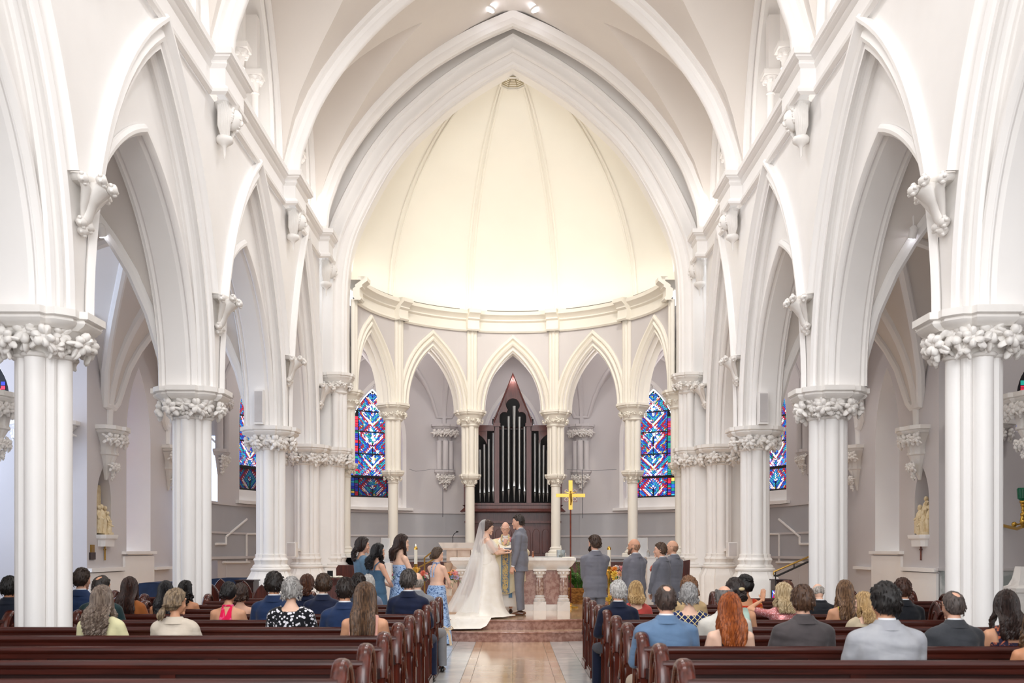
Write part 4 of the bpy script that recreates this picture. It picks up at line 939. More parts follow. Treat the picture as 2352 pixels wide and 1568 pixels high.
def arrangement(label, loc, kinds, n, spread, height, seed, name='flower_arrangement', cat='flowers', leafn=60, k=1.3, vase=True, group=None):
    t = thing(name, label, cat, loc, 0, group); r = random.Random(seed); b = MB()
    z0 = 0.0
    if vase:
        m = MB(); m.lathe([(.06, 0), (.09, .02), (.10, .15), (.07, .22), (.09, .25)], (0, 0), 14); m.build('vase', GOLD, t); z0 = .22
    for i in range(leafn):
        a_ = r.random()*2*pi; e = r.random(); d = (cos(a_)*(1.1-e), sin(a_)*(1.1-e), e*1.2-.2); q = Vector(d)*spread*r.uniform(.3, 1)
        q.z = z0+height*r.random()*.9; q.x = spread*.9*cos(a_)*r.random(); q.y = spread*.9*sin(a_)*r.random(); leaf(b, q, d, r.uniform(.06, .15), .014)
    b.build('foliage', LEAF, t, kind='stuff'); 
    for i in range(n):
        a_ = r.random()*2*pi; h_ = r.random(); q = spread*sqrt(r.random())*(1-.45*h_)
        p_ = (q*cos(a_), q*sin(a_), z0+.05+height*h_); bloom(kinds[r.randrange(len(kinds))], t, p_, (cos(a_), sin(a_)-.5, .7), k*r.uniform(.8, 1.3))
    return t
arrangement('tall arrangement of orange, yellow and pink blooms between the groomsmen', (X(1418, 16.9), 16.9, .12), ['orange', 'yellow', 'orange', 'yellow', 'pink', 'white', 'peach'], 60, .24, .85, 3, leafn=240, k=1.15)
st_ = thing('flower_pedestal', 'low stand under the flower arrangement between the groomsmen', 'pedestal', (X(1418, 16.9), 16.9, 0)); MB().lathe([(.14, 0), (.14, .02), (.04, .04), (.04, .10), (.13, .12)], (0, 0), 14).build('stand', GOLD, st_)
arrangement('arrangement of purple and peach blooms behind the left front pews', (X(986, 17.4), 17.4, 0), ['peach', 'coral', 'purple', 'white', 'orange'], 24, .17, .42, 5, leafn=80, k=1.2, vase=True)
# fern in a wicker basket
FB = 22.3; fx = X(1331, FB)
fb = thing('fern_basket', 'green fern in a wicker basket right of the altar', 'plant', (fx, FB, PL)); WIC = mat('wicker', 'b98544', .6, c2='7c4f22', vs=20)
b = MB()
for k in range(11):
    z = .012+k*.026; rr_ = .17+.035*sin(pi*k/20); b.tube([((rr_+.008*(-1)**(j+k))*cos(2*pi*j/28), (rr_+.008*(-1)**(j+k))*sin(2*pi*j/28), z) for j in range(28)], .013, 5, close=True)
b.lathe([(.15, 0), (.19, .27)], (0, 0), 18, cap=True); b.build('basket', WIC, fb)
MB().lathe([(.16, .24), (.001, .26)], (0, 0), 12).build('soil', DARK, fb)
b = MB(); r = random.Random(9)
for i in range(60):
    a_ = r.random()*2*pi; L = r.uniform(.32, .60); lean = r.uniform(.3, 1.15); prev = None
    pts = [Vector((.06*cos(a_)+cos(a_)*L*lean*t*.75, .06*sin(a_)+sin(a_)*L*lean*t*.75, .25+L*(1.15*t-.55*t*t*lean))) for t in [q/8 for q in range(9)]]
    b.tube(pts, .004, 4)
    for q in range(2, 9):
        dr = (pts[q]-pts[q-1]).normalized(); sd = dr.cross(Vector((0, 0, 1))).normalized()
        for e in (-1, 1): leaf(b, pts[q], sd*e+dr*.5, .095*(1.15-q/10), .024, .35)
b.build('fronds', LEAF2, fb, kind='stuff'); fb.scale = (1.25, 1.25, 1.25)
# things on the altar
gl = mat('clear_glass', 'e8eef0', .05, spec=.8); gl.node_tree.nodes['Principled BSDF'].inputs['Transmission Weight'].default_value = .85; gl.node_tree.nodes['Principled BSDF'].inputs['Roughness'].default_value = .03
AT = PL+ah_
t = thing('candle_glass', 'square glass with a white taper on the right end of the altar', 'candle', (X(1288, AY), AY-.05, AT))
b = MB(); b.sweep([(-.08, -.08), (.08, -.08), (.08, .08), (-.08, .08)], [(0, 0), (0, .15), (.006, .15), (.006, 0)], lambda u, v, d: (u, v, d), close=True); b.build('glass_box', gl, t); MB().lathe([(.04, .0), (.045, .04), (.02, .07), (.012, .1), (.009, .24)], (0, 0), 10).build('taper', WAX, t)
t = thing('cruet', 'small amber cruet standing on the altar beside the groom', 'cruet', (X(1224, AY), AY, AT)); MB().lathe([(.02, 0), (.026, .03), (.02, .06), (.01, .08), (.016, .11), (.012, .13)], (0, 0), 10).build('bottle', mat('amber_glass', '9a5a34', .15), t)
t = thing('altar_cloth', 'small folded white cloth on the right end of the altar', 'cloth', (X(1304, AY), AY-.15, AT)); MB().box(-.12, .12, -.1, .1, 0, .012).build('folded_linen', WAX, t)
# brown choir front panels under the parapet
for s in (-1, 1):
    t = thing('choir_screen', 'low dark wood choir screen under the apse parapet on the %s' % SIDE[s], 'screen', (s*2.0, 24.9, PL))
    MB().box(-1.15, 1.15, -.03, .03, 0, .86).build('board', MAHO, t); MB().box(-1.2, 1.2, -.06, .06, .86, .9).build('cap', MAHO, t)
    for i in range(5): MB().box(-1.05+.42*i, -.72+.42*i, -.05, -.03, .12, .74).build('panel', MAHO, t)
ch = thing('celebrant_chair', 'brown wooden seat back left of the first bridesmaid', 'chair', (X(796, 18.5), 18.5, PL))
MB().prism([(-.19, 0), (-.19, .86), (-.15, .92), (.15, .92), (.19, .86), (.19, 0)], -.03, .03, lambda u, z, d: (u, d, z)).build('back', PEWE, ch); MB().box(-.19, .19, .03, .45, .40, .44).build('seat', PEWE, ch)
ch2 = thing('wooden_chair', 'red brown wooden chair back behind the rightmost groomsman', 'chair', (X(1567, 18.2), 18.2, PL))
MB().prism([(-.1, 0), (-.14, .98), (.14, 1.02), (.1, 0)], -.03, .03, lambda u, z, d: (u, d, z)).build('back', PEWE, ch2); MB().box(-.14, .14, .03, .4, .40, .44).build('seat', PEWE, ch2)
# console with items left
cn = thing('credence_table', 'brown wooden cabinet near the left respond column', 'cabinet', (X(768, 15.9), 15.9, 0)); zt = Zc(1326, 15.9)
MB().box(-.15, .18, -.2, .2, 0, zt-.03).build('body', PEWE, cn); MB().box(-.2, .22, -.24, .24, zt-.03, zt).build('top', PEWE, cn); MB().box(-.11, .14, -.22, -.2, .2, zt-.12).build('door', MAHO, cn)
t = thing('desk_lectern', 'small black box standing on the brown wooden cabinet', 'box', (X(751, 15.9)+.05, 15.9, zt)); MB().box(-.04, .04, -.03, .03, 0, .11).build('case', DARK, t)
t = thing('linen_cloth', 'crumpled white cloth lying on the brown wooden cabinet', 'cloth', (X(770, 15.9), 15.9, zt)); b = MB(); r = random.Random(2)
for i in range(9): b.ball((r.uniform(-.09, .09), r.uniform(-.06, .06), .012), (.035, .03, .018), 8, 5)
b.build('folds', WAX, t)
# pianos under navy covers
NAVYC = mat('navy_quilt', '172c4e', .8, c2='0f203c', vs=5, bump=.3, bs=30)
def covered(px0, px1, ytop, Y, label, depth=1.1, zf=0):
    z = Zc(ytop, Y)-zf; w_ = (px1-px0)*Y/F; t = thing('covered_piano', label, 'piano', (X((px0+px1)/2, Y), Y, zf))
    pl = [(-w_/2, 0), (w_/2, 0), (w_/2, depth*.5), (w_*.2, depth*.95), (-w_/2, depth)]
    n = []; 
    for i in range(len(pl)):
        a_, c_ = pl[i], pl[(i+1) % len(pl)]
        for q in range(6): n.append((a_[0]+(c_[0]-a_[0])*q/6, a_[1]+(c_[1]-a_[1])*q/6))
    rows = [[(x*(k+.02*sin(j*2.1)*(zz < z*.8)), y*(k+.02*sin(j*2.1)*(zz < z*.8)), zz) for j, (x, y) in enumerate(n)] for zz, k in ((z-.55, 1.04), (z-.3, 1.03), (z-.12, 1.02), (z-.03, 1.01), (z, .97), (z+.01, .5), (z, .02))]
    b = MB(); b.grid(rows, cu=True); b.build('quilted_cover', NAVYC, t)
    b = MB()
    for x, y in ((-w_*.4, .1), (w_*.4, .1), (-w_*.3, depth*.7)): b.lathe([(.05, 0), (.06, .1), (.06, z-.3)], (x, y), 10)
    b.build('leg', DARK, t)
covered(318, 372, 1339, 17.2, 'grand piano under a navy quilted cover seen left of the second column')
covered(484, 566, 1329, 18.9, 'piano under a navy quilted cover seen right of the second column')
bx_ = thing('organ_console', 'dark wooden cabinet behind the stalls near the third left column', 'cabinet', (X(563, 18.1), 18.1, 0)); MB().box(-.12, .2, -.2, .2, 0, Zc(1334, 18.1)).build('body', PEWD, bx_); MB().box(-.14, .22, -.22, .22, Zc(1334, 18.1), Zc(1331, 18.1)).build('top', PEWD, bx_)
bx_ = thing('organ_console', 'dark wooden cabinet at the foot of the third right column', 'cabinet', (X(1790, 17.6), 17.6, 0)); MB().box(-.1, .14, -.2, .2, 0, Zc(1333, 17.6)).build('body', PEWD, bx_); MB().box(-.12, .16, -.22, .22, Zc(1333, 17.6), Zc(1330, 17.6)).build('top', PEWD, bx_)
# acrylic lectern, white cabinets
ACR = mat('acrylic', 'eef2f5', .1); ACR.node_tree.nodes['Principled BSDF'].inputs['Alpha'].default_value = .35
WCAB = mat('white_lacquer', 'ece9e6', .4)
for px, yt, yb, Y, w_, lab in ((886, 1235, 1292, 20.5, .17, 'clear acrylic shield standing behind the left bridesmaids'), (1476, 1235, 1280, 21.0, .20, 'clear acrylic shield beside the bald groomsman')):
    t = thing('acrylic_shield', lab, 'screen', (X(px, Y), Y, PL)); b = MB(); z0 = Zc(yb, Y)-PL; z1 = Zc(yt, Y)-PL; b.box(-w_/2, w_/2, -.006, .006, z0, z1); b.build('panel', ACR, t)
    MB().tube([(-w_/2, 0, z0), (-w_/2, 0, z1), (w_/2, 0, z1), (w_/2, 0, z0)], .006, 4).build('rim', WCAB, t); MB().box(-w_*.8, w_*.8, -.14, .14, 0, z0).build('stand', WCAB, t)
t = thing('white_lectern', 'white lacquered cabinet between the two middle groomsmen', 'cabinet', (X(1500, 18.9), 18.9, PL)); z1 = Zc(1278, 18.9)-PL; MB().box(-.13, .13, -.15, .15, 0, z1-.02).build('body', WCAB, t); MB().box(-.15, .15, -.17, .17, z1-.02, z1).build('top', WCAB, t)
t = thing('water_bottle', 'clear bottle standing on the white lacquered cabinet', 'bottle', (X(1489, 18.9), 18.9, PL+z1)); MB().lathe([(.028, 0), (.03, .02), (.03, .09), (.012, .12), (.012, .15)], (0, 0), 10).build('bottle_body', gl, t)
# speakers
GRIL = mat('speaker_grille', 'cfcac9', .7, bump=.3, bs=300)
for s, (px, y0, y1) in ((-1, (596, 896, 976)), (1, (1752, 901, 981))):
    Y = 18.45; t = thing('column_speaker', 'tall white column speaker on the third arcade column, %s side' % SIDE[s], 'speaker', (s*4.62, Y, 3.86)); x = X(px, Y)-s*4.62; z1 = Zc(y0, Y)-3.86
    MB().box(x-.085, x+.085, -.08, .08, .01, z1).build('cabinet', WHITE, t); MB().box(x-.07, x+.07, -.095, -.08, .05, z1-.03).build('grille', GRIL, t); MB().box(x-.02, x+.02, .08, .5, .3, .4).build('bracket', WHITE, t)
for s, px in ((-1, 671), (1, 1681)):
    Y = 21.3; t = thing('wall_speaker', 'small white loudspeaker beside the %s respond column' % SIDE[s], 'speaker', (X(px, Y), Y, Zc(1262, Y))); MB().box(-.10, .10, -.1, .1, -.16, .16).build('cabinet', WHITE, t); MB().box(-.08, .08, -.11, -.1, -.14, .14).build('grille', GRIL, t); MB().box(-.03, .03, .1, .8, -.03, .03).build('bracket', WHITE, t)
# handrails
BR = mat('dull_brass', 'b58f4a', .3, metal=.9); BLK = mat('black_steel', '1d1a19', .4)
t = thing('handrail', 'brass and black handrail rising to the right behind the second column', 'handrail', (X(1777, 17.3), 17.3, 0)); z0 = Zc(1313, 17.3); z1 = Zc(1279, 17.3); L = X(1862, 17.3)-X(1777, 17.3)
MB().tube([(.0, 0, z0-.05), (0, 0, z0), (L, 0, z1+.02)], .016, 8).build('top_rail', BR, t); MB().tube([(.0, 0, z0-.06), (.06, 0, z0-.07), (L, 0, z1-.06)], .018, 8).build('lower_rail', BLK, t)
b = MB(); 
for q in (.05, .55, .98): b.tube([(L*q, 0, 0 if q != .55 else z0+(z1-z0)*q-.08), (L*q, 0, z0+(z1-z0)*q)], .01, 6)
b.build('post', BLK, t)
t = thing('handrail', 'brass handrail between the two right hand bridesmaids', 'handrail', (X(975, 17.6), 17.6, 0)); z1 = Zc(1278, 17.6)
MB().tube([(0, 0, 0), (0, 0, z1-.02), (.03, 0, z1), (.2, 0, z1+.14)], .014, 8).build('upper_rail', BR, t); MB().tube([(-.12, 0, z1-.2), (.22, 0, z1-.02)], .012, 8).build('lower_rail', BR, t); MB().tube([(.2, 0, 0), (.2, 0, z1+.14)], .012, 8).build('post', BR, t)
# stations of the cross: carved groups on ledges inside the niches
IVO = mat('ivory_plaster', 'efdfbe', .6, c2='dcc69b', vs=14)
def relief(s):
    t = thing('station_relief', 'ivory carved figure group in the niche of the %s aisle pier' % SIDE[s], 'sculpture', (s*7.74, 18.75, 1.83), pi/2 if s < 0 else -pi/2)
    # local: +x along the wall, -y into the room after rotation; thing looks towards the nave
    b = MB(); r = random.Random(s+5)
    def fig(x, y, z, h, lean=0, dirn=1):
        b.tube([(x, y, z), (x+lean*.3, y-.02, z+h*.4), (x+lean*.7, y, z+h*.75), (x+lean, y, z+h*.86)], [h*.15, h*.17, h*.13, h*.06], 10)
        b.ball((x+lean*1.1, y-.01, z+h*.95), (h*.085, h*.09, h*.1), 8, 6)
        for q in (-1, 1): b.tube([(x+lean*.7+q*h*.1, y, z+h*.74), (x+lean*.6+q*h*.16, y-.05, z+h*.55), (x+lean*.4+dirn*h*.22, y-.08, z+h*.5)], [h*.05, h*.045, h*.035], 7)
        for q in range(5): b.tube([(x-h*.12+q*h*.06, y-h*.13, z), (x-h*.08+q*h*.05+lean*.3, y-h*.15, z+h*.5)], [h*.03, h*.015], 5)
    fig(-.20, .0, .03, .50, .03, 1); fig(-.08, -.02, .03, .52, -.02, -1); fig(.14, -.05, .03, .40, -.02, -1); fig(.22, .03, .05, .48, -.02, -1); fig(.03, -.1, .03, .26, .06, 1)
    if s > 0: b.tube([(-.22, .02, .3), (.2, -.02, .62)], .03, 4); fig(.08, .02, .2, .5, .0, 1)
    b.box(-.1, .3, -.1, .1, 0, .05); b.build('figures', IVO, t)
    MB().box(-.3, .3, .14, .17, .0, .95).build('back_slab', IVO, t) if s < 0 else None
    MB().lathe([(.32, -.03), (.36, 0)], (0, 0), 4).build('ledge', WHITE, t) if 0 else None
    b = MB(); b.plan([(-.36, .12), (-.36, -.12), (-.28, -.2), (.28, -.2), (.36, -.12), (.36, .12)], [(-.22, .75), (-.1, .78), (-.07, .95), (-.02, 1), (0, 1)]); b.build('ledge', WHITE, t)
    return t
relief(-1); relief(1)
for s in (-1, 1):
    t = thing('wall_crucifix', 'tiny crucifix on the wall below the %s station relief' % SIDE[s], 'cross', (s*7.68, 18.75, 1.50), pi/2)
    m = GOLD if s < 0 else RW; MB().box(-.012, .012, -.01, .01, -.15, .15).build('upright', m, t); MB().box(-.05, .05, -.01, .01, .04, .064).build('crossbar', m, t)
t = thing('wall_plaque', 'small dark notice plate with bronze top on the left aisle pier', 'plaque', (-7.69, 18.2, 1.5), pi/2); MB().box(-.11, .11, -.02, .01, -.13, .0).build('dark_plate', mat('dark_bronze', '3a2a26', .4), t); MB().box(-.065, .065, -.02, .01, .0, .14).build('bronze_plate', BR, t)
# sanctuary lamp bracket at the right edge
LY = 17.2; t = thing('sanctuary_lamp', 'gilded bracket lamp with green glass at the right picture edge', 'lamp', (X(2350, LY), LY, Zc(1200, LY)))
GRN = mat('green_glass', '0f6a4a', .15); b = MB()
b.tube([(-.0, .8, -.02), (.05, .3, -.1), (0, 0, -.06), (-.03, 0, .02), (.0, 0, .16), (.0, 0, .33)], [.03, .03, .035, .03, .025, .03], 10); b.tube([(.02, 0, .0), (-.10, -.02, -.03), (-.14, -.02, -.02)], .014, 8)
for z, rr_ in ((.02, .05), (.08, .035), (.14, .05), (.22, .035), (.3, .045), (.36, .06)): b.ball((0, 0, z), (rr_, rr_, rr_*.8), 10, 8)
b.build('gilded_arm', GOLD, t); MB().ball((-.165, -.02, -.03), (.045, .045, .045), 14, 10).build('gilded_ball', GOLD, t); MB().lathe([(.05, .38), (.09, .42), (.1, .58), (.085, .6)], (0, 0), 14).build('green_cup', GRN, t); MB().lathe([(.03, .42), (.03, .5)], (0, 0), 8).build('lamp_glow', emis('lamp_glow', 'fff2da', 4), t)
t = thing('altar_rail_post', 'white marble post at the right picture edge', 'post', (X(2352, 14.9), 14.9, 0)); b = MB(); b.plan(rect(.2, .2), [(0, 1), (.9, 1), (.92, 1.15), (.98, 1.2), (1.0, 1.0), (1.02, .8), (1.12, .6), (1.3, .45)]); b.build('shaft', MW, t)
# recessed ceiling lights
for s in (-1, 1):
    z = f1(.5)-.03; t = thing('ceiling_spotlight', 'glowing recessed ceiling light %s of the vault ridge' % SIDE[s], 'ceiling light', (s*.5, 21.55, z)); R_ = Matrix.Rotation(s*rad(-22), 4, 'Y')
    MB().lathe([(.11, -.01), (.125, -.01), (.125, .03)], (0, 0), 20, M=R_, cap=False).build('rim', WHITE, t); MB().lathe([(.11, .0), (.001, .001)], (0, 0), 20, M=R_, cap=False).build('lens', emis('lamp_lens', 'f2f4ff', 6), t)
for px, py, Y in ((236, 541, 13.4), (2095, 545, 13.4), (178, 856, 16.5), (2172, 875, 16.5)):
    if py > 800: continue
    t = thing('aisle_spotlight', 'small white spotlight fixed to the %s aisle vault rib' % ('left' if px < VX else 'right'), 'spotlight', P(px, py, Y)); b = MB(); b.lathe([(.05, -.01), (.055, .12), (.02, .16)], (0, 0), 12, M=Matrix.Rotation(.5, 4, 'X')); b.tube([(0, -.05, .14), (0, 0, .6)], .012, 6); b.build('can', WHITE, t); MB().lathe([(.045, -.02), (.001, -.02)], (0, 0), 12, M=Matrix.Rotation(.5, 4, 'X'), cap=False).build('lens', emis('lamp_lens', 'f2f4ff', 6), t)
# hanging wires in the apse
WIRE = mat('thin_wire', '6a6a70', .6)
for i, (px, y0, y1, Y) in enumerate(((1017, 1120, 1187, 28.6), (1338, 1078, 1190, 28.6))):
    t = thing('hanging_wire', 'thin dark wire hanging on the wall %s of the organ' % ('left', 'right')[i], 'wire', (X(px, Y), Y, Zc(y1, Y))); MB().tube([(0, 0, 0), (0, 0, Zc(y0, Y)-Zc(y1, Y))], .010, 5).build('strand', WIRE, t)
pts = [(940, 1077), (955, 1082), (975, 1080), (990, 1077), (1045, 1079)]; t = thing('strung_cable', 'thin cable strung between the left apse columns', 'cable', P(940, 1077, 26.3)); MB().tube([Vector(P(x, y, 26.3))-t.location for x, y in pts], .006, 5).build('strand', WIRE, t)
t = thing('strung_cable', 'thin cable strung across the arch right of the organ', 'cable', P(1302, 1078, 26.3)); MB().tube([Vector(P(x, y, 26.3))-t.location for x, y in ((1302, 1078), (1360, 1080), (1416, 1078))], .006, 5).build('strand', WIRE, t)
# ================================================================ PEOPLE
def voxel(mb, size, it=3, fac=.5):
    me = mb.mesh('tmp', WHITE, 0); o = bpy.data.objects.new('tmp', me); COL.objects.link(o)
    r = o.modifiers.new('r', 'REMESH'); r.mode = 'VOXEL'; r.voxel_size = size
    if it: q = o.modifiers.new('s', 'SMOOTH'); q.iterations = it; q.factor = fac
    dg = bpy.context.evaluated_depsgraph_get(); ev = o.evaluated_get(dg); m2 = ev.to_mesh()
    n = len(m2.vertices); co_ = np.empty(n*3, 'f'); m2.vertices.foreach_get('co', co_)
    k = len(m2.loops); li = np.empty(k, 'i'); m2.loops.foreach_get('vertex_index', li); ls = np.empty(len(m2.polygons), 'i'); lt = ls.copy()
    m2.polygons.foreach_get('loop_start', ls); m2.polygons.foreach_get('loop_total', lt)
    out = MB(); out.v = [tuple(p) for p in co_.reshape(-1, 3).tolist()]; li = li.tolist(); out.f = [tuple(li[a:a+b_]) for a, b_ in zip(ls.tolist(), lt.tolist())]; out.m = [0]*len(out.f)
    ev.to_mesh_clear(); bpy.data.objects.remove(o); bpy.data.meshes.remove(me); return out
def merge(a, b_):
    a.add(b_.v, b_.f); return a
TM = [(-.07, .15, .115, 0), (0, .175, .128, 0), (.08, .168, .124, 0), (.18, .152, .112, .005), (.30, .168, .120, .008), (.39, .180, .122, .005), (.44, .165, .108, 0), (.485, .125, .088, -.004), (.53, .085, .07, -.004), (.575, .062, .06, 0)]
TF = [(-.07, .155, .12, 0), (0, .176, .13, -.005), (.08, .156, .115, 0), (.18, .122, .092, .005), (.27, .138, .104, .01), (.35, .150, .118, .016), (.405, .138, .095, .003), (.45, .105, .076, 0), (.49, .068, .058, 0), (.53, .05, .05, 0)]
SK = {}
def skin(c='e3b195'):
    k = 'skin_'+c
    return mat(k, c, .5, var=.03, vs=20, spec=.35)
def hairmat(c, c2=None, streak=9):
    k = 'hair_'+c+(c2 or '')
    return mat(k, c, .42, c2=c2 or None, var=.28, vs=streak, stretch=(9, 9, 1.0), bump=.45, bs=26, spec=.45, fac=(.38, .62))
def cloth(c, c2=None, rough=.85, fold=.3, vs=8, var=.05, fs=5):
    k = 'cloth_'+c+(c2 or '')+str(fold)
    if k in MATS: return MATS[k]
    m = mat(k, c, rough, c2=c2, var=var, vs=vs, spec=.25, sheen=.15)
    n = m.node_tree.nodes; L = m.node_tree.links; tc = n.new('ShaderNodeTexCoord'); mp = n.new('ShaderNodeMapping'); mp.inputs['Scale'].default_value = (.45, .45, 1.5); mp.inputs['Rotation'].default_value = (.0, .25, 0)
    L.new(tc.outputs['Object'], mp.inputs[0]); nz = n.new('ShaderNodeTexNoise'); nz.inputs['Scale'].default_value = fs; nz.inputs['Detail'].default_value = 2; nz.inputs['Distortion'].default_value = .8; L.new(mp.outputs[0], nz.inputs[0])
    bp = n.new('ShaderNodeBump'); bp.inputs['Strength'].default_value = fold; bp.inputs['Distance'].default_value = .03; L.new(nz.outputs[0], bp.inputs['Height']); L.new(bp.outputs[0], n['Principled BSDF'].inputs['Normal']); return m
def pattern(name, kind, base, fg, scale=30, thr=.3, third=None):
    if name in MATS: return MATS[name]
    m = cloth(base, fold=.25); m = m.copy(); m.name = name; n = m.node_tree.nodes; L = m.node_tree.links; b = n['Principled BSDF']
    tc = n.new('ShaderNodeTexCoord'); mx = n.new('ShaderNodeMix'); mx.data_type = 'RGBA'; mx.inputs[6].default_value = (*lin(base), 1); mx.inputs[7].default_value = (*lin(fg), 1)
    def math_(op, a, b_=None, v=None):
        q = n.new('ShaderNodeMath'); q.operation = op; L.new(a, q.inputs[0])
        if b_ is not None: L.new(b_, q.inputs[1])
        if v is not None: q.inputs[1].default_value = v
        return q.outputs[0]
    if kind in ('dots', 'sequin'):
        v = n.new('ShaderNodeTexVoronoi'); v.inputs['Scale'].default_value = scale; L.new(tc.outputs['Object'], v.inputs[0])
        w_ = n.new('ShaderNodeTexNoise'); w_.inputs['Scale'].default_value = scale*.6; L.new(tc.outputs['Object'], w_.inputs[0])
        t_ = math_('MULTIPLY', w_.outputs[0], v=thr*2); L.new(math_('LESS_THAN', v.outputs['Distance'], t_), mx.inputs[0])
        if kind == 'sequin': b.inputs['Roughness'].default_value = .25; b.inputs['Metallic'].default_value = .3
    elif kind == 'blotch':
        v = n.new('ShaderNodeTexNoise'); v.inputs['Scale'].default_value = scale; v.inputs['Detail'].default_value = 3; v.inputs['Distortion'].default_value = 1.5; L.new(tc.outputs['Object'], v.inputs[0])
        r_ = n.new('ShaderNodeValToRGB'); r_.color_ramp.elements[0].position = thr; r_.color_ramp.elements[1].position = thr+.05; L.new(v.outputs[0], r_.inputs[0]); L.new(r_.outputs[0], mx.inputs[0])
    elif kind == 'lattice':
        sp = n.new('ShaderNodeSeparateXYZ'); L.new(tc.outputs['Object'], sp.inputs[0]); res = None
        for op in ('ADD', 'SUBTRACT'):
            a_ = math_(op, sp.outputs[0], sp.outputs[2]); a_ = math_('MULTIPLY', a_, v=scale); a_ = math_('FRACT', a_); a_ = math_('LESS_THAN', a_, v=thr); res = a_ if res is None else math_('MAXIMUM', res, a_)
        L.new(res, mx.inputs[0])
    elif kind == 'stripe':
        sp = n.new('ShaderNodeSeparateXYZ'); L.new(tc.outputs['Object'], sp.inputs[0]); a_ = math_('FRACT', math_('MULTIPLY', sp.outputs[0], v=scale)); L.new(math_('LESS_THAN', a_, v=thr), mx.inputs[0])
    L.new(mx.outputs[2], b.inputs['Base Color']); MATS[name] = m; return m
def ik(a, t, l1, l2, pole):
    a = Vector(a); t = Vector(t); d = t-a; L = min(d.length, (l1+l2)*.995); d = d.normalized(); t = a+d*L
    x = (l1*l1-l2*l2+L*L)/(2*L); h = sqrt(max(0, l1*l1-x*x)); p = Vector(pole); p = (p-d*p.dot(d)).normalized(); return a+d*x+p*h, t
def hand(mb, W, d, nrm, side, s=1, curl=.5, spread=.0):
    W = Vector(W); d = Vector(d).normalized(); nrm = Vector(nrm); nrm = (nrm-d*nrm.dot(d)).normalized(); lat = d.cross(nrm)*side
    mb.tube([W-d*.02*s, W+d*.02*s, W+d*.06*s, W+d*.088*s], [(.018*s, .024*s), (.015*s, .032*s), (.014*s, .038*s), (.011*s, .034*s)], 10, up=nrm)
    for i, (off, L) in enumerate(((.029, .066), (.010, .076), (-.010, .071), (-.028, .055))):
        p = W+d*.078*s+lat*off*s; dd = (d+lat*off*spread*10).normalized(); pts = [p]; L *= s
        for f in (.45, .32, .23): 
            c_ = curl*(1.0 if f == .45 else 1.25); dd = (dd*cos(c_)+nrm*sin(c_)).normalized(); p = p+dd*L*f; pts.append(p)
        mb.tube(pts, [.0095*s, .0088*s, .008*s, .0062*s], 7)
    p = W+d*.022*s+lat*.026*s; dd = (d*.75+lat*.75+nrm*.35).normalized(); pts = [W+d*.01*s+lat*.012*s, p]
    for f in (.035, .028): p = p+dd*f*s; pts.append(p); dd = (dd+d*.5+nrm*curl*.4).normalized()
    mb.tube(pts, [.014*s, .0125*s, .0105*s, .0075*s], 7)
def head_mb(f=False, hi=False, jaw=1.0):
    b = MB(); a, bb, c = (.071, .093, .113) if f else (.075, .097, .118); rows = []; n = 28; m = 18
    for i in range(m+1):
        ph = -pi/2+pi*i/m; row = []
        for j in range(n):
            t = 2*pi*j/n; x, y, z = a*cos(ph)*cos(t), bb*cos(ph)*sin(t), c*sin(ph)
            if z < 0:
                q = -z/c; x *= 1-(.34 if f else .26*jaw)*q**1.5; y = y*(1-.42*q**1.3) if y < 0 else y*(1-.04*q)+.010*q
            else: y *= 1+.03*(z/c) if y < 0 else 1-.04*(z/c)
            row.append((x, y, z))
        rows.append(row)
    b.grid(rows[1:-1], cu=True); b.add(rows[1], [tuple(range(n))[::-1]]); b.add(rows[-2], [tuple(range(n))])
    F_ = .9 if f else 1.0
    b.tube([(0, .086, .022), (0, .097*F_, -.008), (0, .108*F_, -.030), (0, .094, -.040)], [(.007), .0082, .0105, .007], 8)
    for e in (-1, 1):
        b.ball((e*.011, .095, -.034), (.008, .009, .007), 6, 5); b.ball((e*(.075 if not f else .070), -.008, -.008), (.010, .018, .030), 8, 6); b.ball((e*.038, .058, -.03), (.024, .022, .024), 8, 6)
        b.tube([(e*.012, .090, .030), (e*.035, .084, .036), (e*.055, .066, .03)], .008, 6)
    b.ball((0, .080, -.098), (.022, .016, .016), 8, 6); b.tube([(-.024, .083, -.064), (0, .092, -.062), (.024, .083, -.064)], .0085, 6); b.tube([(-.02, .083, -.073), (0, .090, -.075), (.02, .083, -.073)], .009, 6)
    return voxel(b, .0052 if hi else .0085, 2, .5)
HEADS = {}
def heads(f, hi):
    if (f, hi) not in HEADS: HEADS[(f, hi)] = head_mb(f, hi)
    return HEADS[(f, hi)]
def sst(x, a, b_): t = max(0, min(1, (x-a)/(b_-a))); return t*t*(3-2*t)
